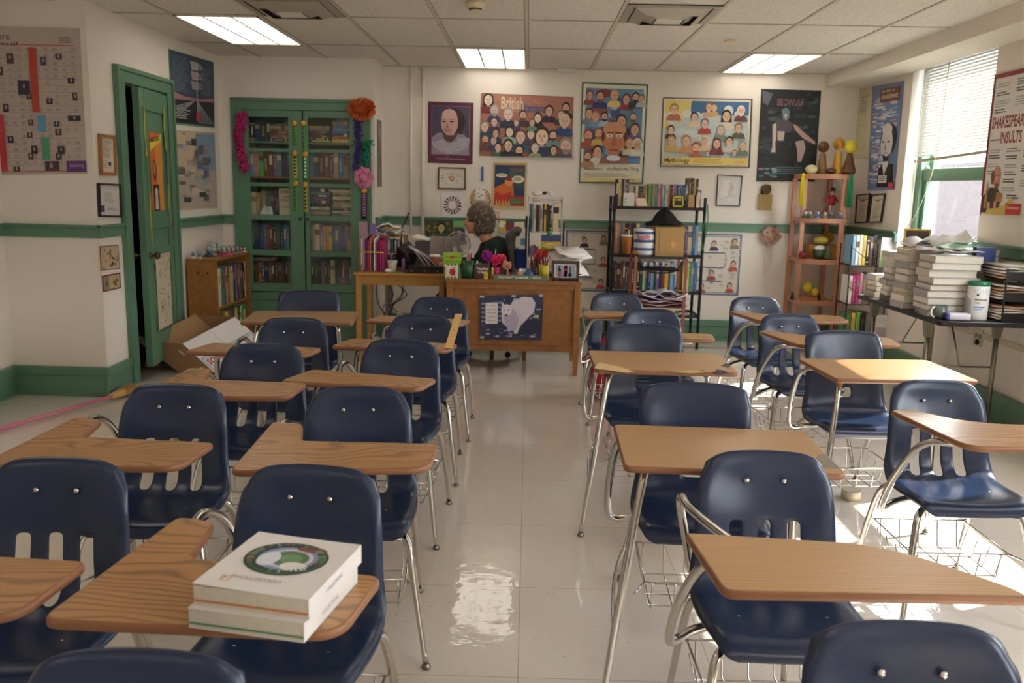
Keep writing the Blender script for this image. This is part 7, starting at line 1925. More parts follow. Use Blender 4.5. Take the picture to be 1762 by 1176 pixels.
row(W2(1180), W2(1205), ky + .0, KZ[1], ['yellow', 'cream', 'bright green', 'light blue', 'blue'], .27, .2, 'on the rack third shelf, right end', BG_, hvar=.006)
row(W2(1120), W2(1178), ky + .02, KZ[0], ['black', 'navy', 'white', 'maroon', 'black', 'grey', 'dark brown', 'white', 'teal'], .16, .2, 'on the rack lowest shelf', BG_)
g = G(); g.sweep(catmull([(0, 0, 0), (.01, 0, -.15), (-.005, 0, -.3), (-.02, 0, -.42), (-.035, 0, -.3), (-.01, 0, -.05)], 5), .005, mat('green_cord', '#2c6a4a', .5), 6); o = g.build('lanyard'); o.location = (KX1 + .02, KY0 - .018, 1.36); tag(o, 'dark green strap looped over the right post of the black rack', 'strap')

# small cart before the rack
QX0, QX1, QY0, QY1 = .935, 1.37, 7.52, 7.88
t = thing('cart', 'small red-brown posted cart standing in front of the black rack', 'cart', ((QX0 + QX1) / 2, (QY0 + QY1) / 2, 0)); qo = t.location.copy()
RB = mat('red_brown_post', '#7f4530', .45, var=.1)
for x in (QX0, QX1):
    for y in (QY0, QY1): g = G(); g.box(x - .012 - qo.x, x + .012 - qo.x, y - .012 - qo.y, y + .012 - qo.y, .0, .915, RB); g.build('post', t)
for z, c_, nm in ((.895, BLACK, 'top'), (.45, mat('cream_shelf', '#b8ac84', .5), 'shelf'), (.12, RB, 'shelf')):
    g = G(); g.box(QX0 + .012 - qo.x, QX1 - .012 - qo.x, QY0 - qo.y, QY1 - qo.y, z, z + .02, c_); g.build(nm, t, bevel=.002)
g = G(); P = [(-.16, -.16, .80), (-.12, -.17, .86), (.12, -.17, .86), (.16, -.16, .80)]
g.sweep(catmull([(-.19, -.19, .89), (-.13, -.19, .80), (0, -.19, .775), (.13, -.19, .80), (.19, -.19, .89)], 5), .008, BLKMET, 6)
for k in range(6): g.box(-.15 + k * .052, -.125 + k * .052, -.185, -.18, .835, .87, mat('clear_tag', '#8f8f92', .3))
g.box(-.17, .17, -.18, .17, .79, .80, BLKMET); g.build('wire_tray', t)
random.seed(78)
for i in range(8):
    g = G(); n = 6; w_, d_ = U(.15, .22), .13; ph = U(0, 6); am = .004 + .004 * i; vs = []
    for a_ in range(n):
        for b_ in range(n): vs.append((-w_ + 2 * w_ * a_ / (n - 1), -d_ + 2 * d_ * b_ / (n - 1), am * math.sin(a_ * 1.6 + ph) + am * .5 * math.cos(b_ * 1.4)))
    c_, n_ = [('#5a2440', 'plum'), ('#c9c0b8', 'white'), ('#b87a8a', 'pink'), ('#d8d2d0', 'white'), ('#6a3a7a', 'purple'), ('#cfcad4', 'lilac white'), ('#dcd8d8', 'white'), ('#d0ccd4', 'pale')][i]
    g.add(vs, [(a_ * n + b_, (a_ + 1) * n + b_, (a_ + 1) * n + b_ + 1, a_ * n + b_ + 1) for a_ in range(n - 1) for b_ in range(n - 1)], pc(c_), True)
    o = g.build('loose_paper'); o.location = (qo.x + U(-.06, .05), QY0 + .12, .482 + .014 * i); o.rotation_euler = (U(-.04, .06), U(-.05, .05), U(-.25, .25)); o.modifiers.new('s', 'SOLIDIFY').thickness = .003
    tag(o, '%s sheet, %s from the bottom in the messy pile on the cart' % (n_, ORD[i]), 'paper', 'messy sheets on the cart')
# paper towels with banded wrapper
a, b = at(1091, 437, y=7.62), at(1127, 437, y=7.62); r = (b.x - a.x) / 2
t = thing('paper_towels', 'blue and white wrapped paper towel pack with red Bounty lettering on the cart', 'paper towels', ((a.x + b.x) / 2 , 7.66, .916))
g = G(); PW = mat('wrapper_white', '#d8d6da', .3, bump=.3, bscale=20); PB = pc('#3c5f94'); hh = .235
prof = [(r * .5, 0), (r * .96, .006)] + [(r, .02 + .195 * k / 8) for k in range(9)] + [(r * .95, .228), (r * .5, .236), (.002, .228)]
g.lathe(prof, (0, 0, 0), PW, 26)
for z in (.045, .115, .185): g.lathe([(r + .0006, z), (r + .0006, z + .024)], (0, 0, 0), PB, 26)
v2, f2, tw, th_ = text_tris('Bounty', .02); k = .125 / tw
vs = []
for v in v2: th2 = -math.pi / 2 + (-.085 + v.x * k) / r; vs.append(((r + .0016) * math.cos(th2), (r + .0016) * math.sin(th2), .12 + v.y * k * 1.5 + v.x * k * .12))
g.add(vs, f2, pc('#b82c38')); g.build('wrapper', t)
# kraft box and black hat
a, b = at(1127, 438, y=7.58), at(1176, 440, y=7.58)
t = thing('kraft_box', 'kraft cardboard box with a pale burst print and dashed edge on the cart', 'box', ((a.x + b.x) / 2, 7.70, .916)); w = (b.x - a.x) / 2
KR = mat('kraft_board', '#a58353', .8, var=.1); g = G(); g.box(-w, w, -.12, .12, 0, .245, KR); g.box(-w - .003, w + .003, -.123, .123, .20, .250, KR)
for k in range(9): g.box(-w + .028, -w + .034, -.1238, -.123, .02 + k * .025, .032 + k * .025, BLACK)
rr = random.Random(6)
for k in range(60):
    a_ = rr.uniform(0, 6.28); r_ = rr.uniform(.012, .05); x, z = .03 + r_ * math.cos(a_), .10 + r_ * math.sin(a_); c2, s2 = math.cos(a_) * .006, math.sin(a_) * .006
    g.add([(x - c2 - s2 * .15, -.1236, z - s2 + c2 * .15), (x - c2 + s2 * .15, -.1236, z - s2 - c2 * .15), (x + c2, -.1236, z + s2)], [(0, 1, 2)], pc('#d8c8a0'))
g.ball((.03, -.1225, .10), (.022, .0012, .022), pc('#c98a3c'), 14, 8); g.build('box_body', t)
g = G(); HT = mat('black_felt', '#121214', .95, var=.2); prof = []
n = 26; rings = [(.15, .075, .0), (.145, .08, .025), (.11, .075, .04), (.09, .065, .07), (.065, .05, .105), (.035, .035, .135), (.012, .015, .15)]
vs = []
for i, (rx, ry, z) in enumerate(rings):
    for k in range(n):
        a_ = 6.2832 * k / n; q = 1 + .13 * math.sin(a_ * 5 + i) * (1 if i < 6 else .3); vs.append((rx * q * math.cos(a_) + .02 * i / 7, ry * q * math.sin(a_), z + .008 * math.sin(3 * a_ + i)))
g.add(vs, [(i * n + k, i * n + (k + 1) % n, (i + 1) * n + (k + 1) % n, (i + 1) * n + k) for i in range(6) for k in range(n)] + [tuple(range(6 * n, 7 * n)), tuple(range(n - 1, -1, -1))], HT, True)
o = g.build('black_hat'); q = at(1140, 392, y=7.70); o.location = (q.x, 7.68, 1.178); tag(o, 'slouchy black felt hat lying on top of the kraft box', 'hat')
t = cup('coffee_cup', 'orange-brown paper cup with white rim on the rack second shelf', 'cup', 1076, KY0 + .03, KZ[2], .038, .050, .165, mat('amber_cup', '#b06a24', .5, var=.5, vscale=12), WHITE)
g = G(); g.ball((0, 0, 0), (.045, .03, .022), mat('tan_bun', '#b08040', .7, var=.2), 14, 8, .3); g.add([(.03, -.02, -.02), (.11, -.01, -.03), (.08, .02, .03), (.04, .02, .04)], [(0, 1, 2, 3)], PAPER); o = g.build('wrapped_item'); o.location = (QX0 + .02, QY0 + .10, .94); tag(o, 'tan crumpled wrapper at the left end of the cart top', 'wrapper')

# corner shelf of pink wood
PX0, PY0 = 2.56, 8.28
t = thing('corner_shelf', 'pink-stained wooden corner shelf unit full of toys and trinkets', 'corner shelf', (2.85, 8.45, 0)); po = t.location.copy()
for (x, y) in ((PX0, PY0), (PX0, 8.59), (2.90, 8.59)): g = G(); g.box(x - po.x, x + .04 - po.x, y - po.y, y + .035 - po.y, 0, 1.62, PINK_WOOD); g.build('post', t, bevel=.002)
g = G(); g.box(2.885 - po.x, 2.935 - po.x, 8.165 - po.y, 8.195 - po.y, 0, 1.62, PINK_WOOD); g.build('post', t, bevel=.002)
PZ_ = [.09, .48, .87, 1.255, 1.66]
for z in PZ_:
    arc = [(PX0 + .01, PY0 + .01), (PX0 + .01, PY0 - .01)] + [(PX0 + .01 + .36 * k / 8, PY0 - .01 - .05 * math.sin(math.pi * k / 8) - .11 * (k / 8)) for k in range(1, 9)] + [(2.95, 8.16), (2.95, 8.63), (PX0 + .01, 8.63)]
    g = G(); g.prism([(x - po.x, y - po.y) for x, y in arc], z - .045, z, PINK_WOOD); g.build('shelf', t, bevel=.003)
def PT(px, y=8.28): return at(px, 400, y=y).x
zt = PZ_[4]
def bobble(px, y, h, rb, cb_, ch_, label, round_=False):
    t = thing('bobble_figure', label, 'figure', (PT(px, y) + .0, y, zt), group='ball-headed figures')
    rh = rb * .95; g = G()
    prof = [(rb * .7, 0), (rb, .015), (rb * .95, .05), (rb * .55, h * .45), (rb * .38, h * .62)] if round_ else [(rb * .75, 0), (rb * .85, .01), (rb * .7, h * .3), (rb * .45, h * .62)]
    g.lathe(prof + [(.002, h * .63)], (0, 0, 0), mat('figure_' + cb_[1:], cb_, .5, var=.3, vscale=30), 16); g.build('figure_body', t)
    g = G(); g.ball((0, 0, h - rh), rh, mat('figure_' + ch_[1:], ch_, .45, var=.15, vscale=30), 16, 10); g.build('head', t)
bobble(1405, 8.28, .30, .055, '#7a5a34', '#5a3f24', 'brown ball-headed figure, darkest of three on the pink corner shelf')
bobble(1431, 8.28, .33, .055, '#c99a2c', '#b88428', 'golden yellow ball-headed figure between two others on the corner shelf')
bobble(1451, 8.24, .31, .062, '#6a4a2c', '#d8c430', 'figure with bright yellow ball head and brown body on the corner shelf', True)
g = G(); g.ball((0, 0, .042), (.058, .042, .042), mat('cream_egg', '#cfbf98', .5), 16, 10); o = g.build('wooden_egg'); o.location = (PT(1387), 8.27, zt); tag(o, 'cream egg shape at the left end of the corner shelf top', 'egg')
g = G(); g.ball((0, 0, .03), (.045, .035, .03), mat('brown_nut', '#5c4026', .5, var=.3, vscale=40), 14, 8, .2); o = g.build('brown_gourd'); o.location = (PT(1419), 8.24, zt); tag(o, 'small brown gourd between the brown and golden figures', 'gourd')
def tassel(px, y, x, z1, z0, m, label):
    t = thing('tassel', label, 'tassel', (x, y, z0)); g = G(); rr = random.Random(px); h = z1 - z0
    for k in range(60): a_ = rr.uniform(0, 6.28); r_ = rr.uniform(0, .022); g.sweep([(.5 * r_ * math.cos(a_), .5 * r_ * math.sin(a_), h * .95), (r_ * math.cos(a_), r_ * math.sin(a_), h * .6), (r_ * 1.2 * math.cos(a_), r_ * 1.2 * math.sin(a_), rr.uniform(0, .02))], .0045, m, 4)
    g.build('strands', t); g = G(); g.ball((0, 0, h * .96), .018, m, 10, 8); g.build('knot', t)
tassel(1, PY0 - .06, PX0 - .025, 1.66, 1.36, mat('yellow_yarn', '#d8c41c', .8, var=.15), 'bright yellow tassel hanging on the left edge of the corner shelf')
tassel(2, 8.135, 2.945, 1.66, 1.36, mat('green_yarn', '#2c9a68', .8, var=.15), 'green tassel hanging on the right edge of the corner shelf')
zt = PZ_[3]
for i, (px, c1, c2, n_) in enumerate(((1384, '#3a3a40', '#8a8a90', 'black'), (1393, '#55504c', '#9a9488', 'grey'), (1405, '#5a6ea0', '#8090b8', 'blue'), (1418, '#8a7a60', '#b0a890', 'tan'), (1429, '#4c4a50', '#7a7a80', 'dark'), (1443, '#4a5f90', '#7f92b8', 'deep blue'))):
    globe(PT(px, 8.20 if i != 5 else 8.17), 8.22 if i < 5 else 8.17, zt, .032, c1, c2, 'snow globe on a %s base on the second shelf of the corner unit' % n_, 'snow globes in the corner shelf')
t = thing('doll', 'small standing doll in red, white and blue on the corner shelf', 'doll', (PT(1427, 8.32), 8.32, zt))
g = G()
for sx in (-.014, .014): g.sweep([(sx, 0, 0), (sx * .9, 0, .13)], [.014, .013], mat('striped_cloth', '#c9b4b4', .7, var=.3, vscale=90), 8)
g.sweep([(0, 0, .12), (0, 0, .17), (0, 0, .215)], [(.032, .024), (.034, .024), (.016, .014)], pc('#a8283c'), 12); g.sweep([(-.025, 0, .20), (-.06, -.01, .165), (-.10, -.02, .17)], .010, pc('#a8283c'), 8); g.sweep([(.025, 0, .20), (.05, -.01, .15)], .010, pc('#a8283c'), 8)
g.build('figure_body', t); g = G(); g.ball((0, 0, .235), (.024, .022, .026), SKIN, 12, 8); g.build('head', t); g = G(); g.lathe([(.034, .25), (.024, .253), (.022, .285), (.001, .287)], (0, 0, 0), pc('#2a3a6a'), 14); g.build('hat', t)
zt = PZ_[2]
def blob(name, label, cat, px, y, z, r, c_, rough=.4, stem=None):
    g = G(); g.ball((0, 0, r[2]), r, mat('toy_' + c_[1:], c_, rough, var=.15, vscale=25), 16, 10)
    if stem: g.sweep([(0, 0, r[2] * 1.9), (.004, 0, r[2] * 2.3)], .004, pc(stem), 6)
    o = g.build(name); o.location = (PT(px, y), y, z); return tag(o, label, cat)
blob('toy_apple', 'dark red toy apple at the left of the third corner shelf tier', 'apple', 1385, 8.25, zt, (.038, .038, .036), '#7a1f22', .25, '#4a3020')
blob('small_football', 'yellow and green toy football lying high on the third corner shelf tier', 'ball', 1414, 8.34, zt + .131, (.07, .045, .04), '#b8ac50')
blob('gold_ball', 'gold ball beside the toy football in the corner shelf', 'ball', 1425, 8.42, zt + .15, (.06, .06, .05), '#9a7c24')
g = G(); g.box(-.12, .14, -.05, .12, 0, .13, mat('amber_block', '#b07a34', .6, var=.2)); o = g.build('wooden_box'); o.location = (PT(1415, 8.40), 8.40, zt); tag(o, 'amber wooden box at the back of the third corner shelf tier', 'box')
t = cup('flower_pot', 'dark green pot with fluffy white top on the corner shelf', 'pot', 1408, 8.25, zt, .05, .058, .09, mat('dark_green_pot', '#26402c', .3, var=.3, vscale=30)); g = G(); g.ball((0, 0, .10), (.055, .05, .03), WHITE, 14, 8, .4); g.build('fluff', t)
g = G(); g.lathe([(.026, 0), (.03, .02), (.03, .12), (.02, .135), (.001, .135)], (0, 0, 0), mat('speckled_jar', '#5a5a3c', .3, var=.6, vscale=60), 14); o = g.build('bead_jar'); o.location = (PT(1427, 8.2), 8.2, zt); tag(o, 'speckled olive jar right of the dark green pot', 'jar')
g = G(); g.lathe([(.02, 0), (.012, .02), (.008, .08), (.014, .11), (.006, .15), (.001, .16)], (0, 0, 0), mat('pewter', '#77726c', .35, .6), 12); o = g.build('candlestick'); o.location = (PT(1391, 8.36) - .03, 8.36, zt); tag(o, 'small pewter candlestick behind the toy apple', 'candlestick')
zt = PZ_[1]
blob('yellow_toy', 'round yellow duck toy on the fourth corner shelf tier', 'toy', 1398, 8.32, zt + .055, (.045, .04, .055), '#c9b81c')
blob('yellow_toy', 'smaller golden yellow toy right of the duck on the corner shelf', 'toy', 1411, 8.24, zt + .035, (.035, .03, .04), '#d0a828')
blob('pale_green_toy', 'pale green round toy behind the two yellow ones', 'toy', 1410, 8.38, zt + .05, (.03, .03, .045), '#8fb098')
g = G(); g.box(-.075, .075, -.04, .14, 0, .035, mat('terracotta_tray', '#a8683a', .6)); o = g.build('wooden_tray', bevel=.003); o.location = (PT(1401, 8.22), 8.22, zt); tag(o, 'terracotta coloured tray under the yellow toys', 'tray')
for i, (px, h, c_, n_) in enumerate(((1371.5, .07, '#202022', 'black'), (1378, .03, '#8a867c', 'grey'), (1418, .07, '#2c2a2c', 'dark'), (1424, .05, '#b8a070', 'tan'))):
    g = G(); g.lathe([(.014, 0), (.018, h * .4), (.010, h * .7), (.014, h), (.001, h)], (0, 0, 0), pc(c_), 12); o = g.build('figurine'); o.location = (PT(px, 8.24), 8.24, zt); tag(o, 'tiny %s figurine on the fourth corner shelf tier' % n_, 'figurine')
# hangings on the back wall beside it
g = G(); BU = mat('burlap', '#a58c5c', .95, var=.15, vscale=60, bump=.6, bscale=200); a, b = at(1304, 362, y=8.63), at(1329, 335, y=8.63)
g.box(a.x, b.x, 8.625, 8.645, a.z, b.z + .0, BU); g.ball(((a.x + b.x) / 2, 8.63, b.z + .045), (.052, .014, .05), mat('brown_crochet', '#5a452c', .9, var=.4, vscale=50), 16, 10, .3)
tag(g.build('burlap_pouch'), 'small burlap pouch with brown top hanging below the dark Beowulf poster', 'pouch')
q = at(1327, 406, y=8.60); TU = mat('pink_tulle', '#c9a898', .9, var=.2); petals('tulle_bow', 'pale pink tulle bow with trailing strings pinned to the green rail', 'bow', q, (.085, .03, .075), TU, 200, 95, .03)
g = G()
for k in range(4): g.sweep(catmull([(q.x - .03 + k * .02, 8.62, q.z - .04), (q.x - .04 + k * .025, 8.63, q.z - .2), (q.x - .03 + k * .018, 8.62, q.z - .40 + .04 * k)], 5), .002, TU, 4)
tag(g.build('bow_string'), 'thin pale strings hanging from the tulle bow on the wall', 'string')

# wire magazine spinner
NX, NY = 3.00, 7.72
t = thing('magazine_rack', 'black wire magazine rack holding thin books beside the corner shelf', 'rack', (NX, NY, 0)); g = G()
for (x, y) in ((-.20, -.14), (.13, -.14), (-.20, .12), (.13, .12)): g.sweep([(x, y, 0.0), (x, y, 1.05)], .006, BLKMET, 6)
g.build('post', t); 
NZ = (.20, .53, .87)
for z in NZ:
    g = G()
    g.sweep([(-.20, -.14, z), (.13, -.14, z), (.13, .12, z), (-.20, .12, z), (-.20, -.14, z)], .004, BLKMET, 5)
    for k in range(6): g.sweep([(-.18 + k * .06, -.14, z), (-.18 + k * .06, .12, z)], .0025, BLKMET, 4)
    g.sweep(catmull([(-.20, -.14, z + .16), (-.04, -.17, z + .06), (.13, -.14, z + .16)], 5), .003, BLKMET, 4); g.build('wire_tier', t)
def tier(z, cols, where, h):
    n = len(cols); out = []
    for i, c_ in enumerate(cols):
        w_ = .21 / n * .8; book(w_, h * (1 - .1 * R()), .20, c_, (NX - .185 + .21 * (i + .5) / n, NY - .12, z + .005), label='%s thin book, %s from the left %s' % (c_, ORD[i], where), group='thin books in the magazine rack')
tier(NZ[2], ['light blue', 'white', 'cream', 'yellow', 'black', 'brown', 'black'], 'on the rack beside corner shelf, top tier', .27)
tier(NZ[1], ['white', 'magenta', 'magenta', 'pink', 'grey', 'tan', 'black'], 'on the magazine rack middle tier', .27)
tier(NZ[0], ['green', 'yellow', 'bright green', 'black', 'grey'], 'on the magazine rack lowest tier', .26)
def cover(px, z, label, bgc, cols, h=.25):
    x0 = NX + .04; q = [(x0, NY - .165, z + h), (x0 + .17, NY - .165, z + h), (x0 + .17, NY - .155, z), (x0, NY - .155, z)]
    p = Print(q, th=.012, edge=bgc); rr = random.Random(px); p.rect(.02, .02, .98, .45, '#dcdcdc'); p.poly([(.75, 0), (1, 0), (1, .4), (.9, .2)], '#7aa04a'); p.lines(.12, .1, .75, .3, 3, '#b4b0c0', 2); p.rect(.02, .45, .98, .98, cols[0])
    for k in range(34): p.ell(rr.uniform(.05, .95), rr.uniform(.5, .95), .07, .04, rr.choice(cols), 7); p.L -= .75
    p.L += 1; p.done('magazine', label, 'book', 'front facing books in the magazine rack')
cover(3, NZ[2], 'colourful book facing out on the top tier of the magazine rack', '#c8c8c8', ['#7a9a4a', '#6a5a9a', '#c0b0cc', '#9a4a6a', '#d8c8d0', '#5a7ab0'])
cover(4, NZ[1], 'white, blue and red book facing out on the middle rack tier', '#c8c8c8', ['#2a5a8a', '#3a4a7a', '#c07aa0', '#b04a50', '#c9b0a0', '#4a8a8a'])
cover(5, NZ[0], 'pale lilac book facing out on the lowest rack tier', '#b8a8b4', ['#b8a4b4', '#bcaab8', '#b4a0b0'])
g = G(); g.lathe([(.03, 0), (.045, .05), (.03, .12), (.012, .17), (.002, .20)], (0, 0, 0), mat('copper_glaze', '#a0562c', .4, var=.2), 8); o = g.build('copper_ornament'); o.location = (3.085, 7.98, 1.02)
o.location.z = .0; tag(o, None, None); bpy.data.objects.remove(o)

# ---------------------------------------------------------------- folding table by the window and what lies on it
VX0, VX1, VY0, VY1, VZ = 2.49, 3.12, 5.20, 6.58, .74
t = thing('folding_table', 'black-topped folding table along the window wall loaded with book stacks', 'table', ((VX0 + VX1) / 2, (VY0 + VY1) / 2, 0)); vo = t.location.copy()
g = G(); g.prism([p_ - Vector((vo.x, vo.y)) for p_ in roundpoly([(VX0, VY0), (VX1, VY0), (VX1, VY1), (VX0, VY1)], .06, 5)], VZ - .03, VZ, mat('dark_table_top', '#2a2423', .35, var=.15), BLACK); g.build('tabletop', t, bevel=.003)
for y in (VY0 + .34, VY1 - .16):
    for x in (VX0 + .09, VX1 - .10):
        g = G(); g.sweep([(x - vo.x, y - vo.y, 0), (x - vo.x, y - vo.y, VZ - .03)], .016, STEEL, 10); g.hexa([(x - vo.x - .018, y - vo.y - .018, VZ - .15), (x - vo.x + .018, y - vo.y - .018, VZ - .15), (x - vo.x + .018, y - vo.y + .018, VZ - .15), (x - vo.x - .018, y - vo.y + .018, VZ - .15)],
                                  [(x - vo.x - .03, y - vo.y - .03, VZ - .03), (x - vo.x + .03, y - vo.y - .03, VZ - .03), (x - vo.x + .03, y - vo.y + .03, VZ - .03), (x - vo.x - .03, y - vo.y + .03, VZ - .03)], STEEL); g.build('leg', t)
    g = G(); g.sweep([(VX0 + .09 - vo.x, y - vo.y, .12), (VX1 - .10 - vo.x, y - vo.y, .12)], .010, STEEL, 8); g.build('leg_rail', t)
    g = G(); g.sweep([(vo.x - vo.x, y - vo.y, .40), (0, (y - vo.y) * .45, VZ - .03)], .006, STEEL, 6); g.sweep([(VX0 + .10 - vo.x, y - vo.y, .40), (VX1 - .11 - vo.x, y - vo.y, .40)], .006, STEEL, 6); g.build('leg_brace', t)
GREYC = ['grey', 'white', 'grey', 'cream', 'grey', 'white', 'grey', 'grey', 'white', 'grey', 'grey']
_M['cover_textbook'] = mat('textbook_cover', '#b9b6b4', .4, var=.05); CN['textbook'] = '#b9b6b4'; CN['pale'] = '#b8b2a8'; CN['grey-spined'] = '#7f7d7e'; CN['silver'] = '#939191'
def tstack(x, y, n, w_, d_, th_, cols, where, rz, seed):
    random.seed(seed); z = VZ + .0005
    for i in range(n):
        c_ = cols[i % len(cols)]; tt = th_ * U(.85, 1.15); pos = 'lowest' if i == 0 else ('topmost' if i == n - 1 else ORD[i] + ' up')
        book(tt, d_ * U(.95, 1), w_ * U(.95, 1), c_, (x + U(-.012, .012), y + U(-.012, .012), z), rz + U(-.05, .05) + math.pi / 2 * 3, 'p' if i % 3 else 's', 0, '%s textbook, %s in the %s' % (c_, pos, where), 'textbooks stacked on the folding table', bands=False, title='grey'); z += tt + .0008
    return z
zb = tstack(2.50, 5.50, 9, .30, .23, .041, ['grey-spined', 'silver', 'grey-spined', 'silver', 'grey-spined', 'silver', 'pale', 'silver', 'pale'], 'big near stack by the mugs', -.05, 3)
zm = tstack(2.50, 5.85, 9, .24, .20, .042, ['silver', 'pale', 'cream', 'silver', 'pale', 'grey-spined', 'silver', 'pale', 'cream'], 'middle stack on the folding table', .06, 4)
tstack(2.53, 6.17, 9, .22, .18, .040, ['grey-spined', 'silver', 'pale', 'silver', 'grey-spined', 'silver', 'pale', 'cream', 'pale'], 'third stack from the near end', -.08, 5)
tstack(2.54, 6.44, 4, .20, .15, .038, ['pale', 'silver', 'grey-spined', 'pale'], 'low far stack on the folding table', .1, 6)
tstack(2.86, 5.80, 10, .20, .26, .040, ['silver', 'pale'], 'stack at the back by the window', .0, 7)
tstack(2.86, 6.15, 9, .20, .26, .040, ['pale', 'silver'], 'back stack behind the third one', .0, 8)
# picture frame, papers, binder on the stacks
t = thing('framed_photo', 'small gold-framed dark picture leaning on the book stacks near the window', 'picture frame', (2.76, 6.24, VZ + .37)); g = G()
for b_ in ((-.09, .09, 0, .012), (-.09, .09, .128, .14), (-.09, -.078, 0, .14), (.078, .09, 0, .14)): g.box(b_[0], b_[1], -.006, .006, b_[2], b_[3], GOLD)
g.build('frame', t); g = G(); g.box(-.078, .078, -.002, .004, .012, .128, mat('dark_photo', '#3c3028', .3, var=.4, vscale=20)); g.build('photo', t); t.rotation_euler = (0, 0, -.15)
slab('blue_binder', 'royal blue binder standing behind the near book stack', 'binder', 1655, 436, 1692, 470, 5.62, .05, mat('royal_blue_binder', '#1f3478', .35), tilt=0)
o = bpy.data.objects['blue_binder']; o.location = (2.88, 5.515, VZ + .30)
g = G(); g.box(-.10, .10, -.08, .08, 0, .298, mat('grey_bin', '#6f6b68', .5)); o = g.build('paper_box'); o.location = (2.885, 5.555, VZ + .0); tag(o, 'grey box half hidden behind the near book stack, under the blue binder', 'box')
random.seed(88)
for i, (x, y, z, s_, c_, n_, rx) in enumerate(((2.70, 5.55, 0, .14, '#e0dcdc', 'white', 0), (2.63, 5.62, .008, .13, '#b8b4b8', 'grey', .05), (2.74, 5.62, .03, .12, '#9fc0a0', 'pale green', .1), (2.66, 5.86, .015, .13, '#e4e0e0', 'bright white', 0), (2.76, 5.72, .055, .12, '#dcdcd8', 'crumpled white', .25), (2.66, 5.90, .04, .12, '#cfcccc', 'pale grey', .08))):
    g = G(); n = 6; am = .006 + .012 * (i > 3); vs = []
    for a_ in range(n):
        for b_ in range(n): vs.append((-s_ + 2 * s_ * a_ / (n - 1), -s_ * .75 + 1.5 * s_ * b_ / (n - 1), am * math.sin(a_ * 1.9 + i) + am * math.cos(b_ * 1.5)))
    g.add(vs, [(a_ * n + b_, (a_ + 1) * n + b_, (a_ + 1) * n + b_ + 1, a_ * n + b_ + 1) for a_ in range(n - 1) for b_ in range(n - 1)], pc(c_), True)
    o = g.build('loose_paper'); o.location = (x, y, max(zb, zm) + .01 + z); o.rotation_euler = (rx, -rx, U(-.4, .4)); o.modifiers.new('s', 'SOLIDIFY').thickness = .004
    tag(o, '%s sheet lying across the tops of the near textbook stacks' % n_, 'paper', 'sheets on the textbook stacks')
# letter trays
for k in range(3):
    t = thing('letter_tray', 'black mesh letter tray full of papers, %s at the right end of the table' % ['lowest', 'middle one', 'topmost'][k], 'tray', (2.995, 5.385, VZ + k * .125), group='black letter trays'); g = G()
    g.box(-.125, .125, -.15, .15, 0, .006, BLKMET); g.box(-.125, .125, -.152, -.147, 0, .055, BLKMET); g.box(-.125, .125, .147, .152, 0, .055, BLKMET); g.box(.12, .125, -.15, .15, 0, .055, BLKMET)
    for (x, y) in ((-.12, -.147), (.12, -.147), (-.12, .147), (.12, .147)): g.box(x - .004, x + .004, y - .004, y + .004, .05, .124 if k < 2 else .075, BLKMET)
    g.build('mesh_tray', t); random.seed(200 + k)
    for j in range(5):
        g = G(); vs = []; n = 5; 
        for a_ in range(n):
            for b_ in range(3): vs.append((-.135 + .25 * a_ / (n - 1), -.13 + .26 * b_ / 2, .005 * math.sin(a_ * 2.2 + j * 1.7)))
        c_, n_ = random.choice([('#cfc9c0', 'off-white'), ('#bdb6ac', 'greyish'), ('#d8d2ca', 'white'), ('#b08a70', 'tan'), ('#a85a68', 'dusty pink')])
        g.add(vs, [(a_ * 3 + b_, (a_ + 1) * 3 + b_, (a_ + 1) * 3 + b_ + 1, a_ * 3 + b_ + 1) for a_ in range(n - 1) for b_ in range(2)], pc(c_), True)
        o = g.build('paper_bundle'); o.location = (2.99, 5.385, VZ + k * .125 + .019 + .018 * j); o.rotation_euler = (0, U(-.03, .03), U(-.05, .05)); o.modifiers.new('s', 'SOLIDIFY').thickness = .010
        tag(o, '%s paper bundle, %s up in the %s black letter tray' % (n_, ORD[j], ['lowest', 'middle', 'topmost'][k]), 'papers', 'bundles in the letter trays')
# wipes canister
q = at(1687, 552, z=VZ); t = thing('wipes_canister', 'tall white disinfecting wipes canister with green lid on the table', 'canister', (q.x, q.y + .06, VZ)); r = .062
g = G(); g.lathe([(r * .96, 0), (r, .006), (r, .205), (r * .97, .21)], (0, 0, 0), mat('canister_white', '#dddcda', .3), 28)
def curved(g, t_, w_, z, c_, a0=-.35, kz=1.0, R_=r):
    v2, f2, tw, th_ = text_tris(t_, .02); k = w_ / tw
    g.add([((R_ + .0008) * math.cos(-math.pi / 2 + a0 + v.x * k / R_), (R_ + .0008) * math.sin(-math.pi / 2 + a0 + v.x * k / R_), z + v.y * k * kz) for v in v2], f2, pc(c_))
curved(g, 'disinfecting', .075, .118, '#3a3a40', -.75); curved(g, 'wipes', .032, .100, '#3a3a40', -.75); curved(g, '\u25a0', .012, .150, '#2a2a30', -.6)
for (z, a_, b_, c_) in ((.078, -.80, .25, '#5a7ac0'), (.064, -.80, .0, '#6fb0d8')): g.add([((r + .0008) * math.cos(-math.pi / 2 + a_ + (b_ - a_) * k / 6), (r + .0008) * math.sin(-math.pi / 2 + a_ + (b_ - a_) * k / 6), zz) for zz in (z, z + .007) for k in range(7)], [(k, k + 1, k + 8, k + 7) for k in range(6)], pc(c_))
rr = random.Random(9)
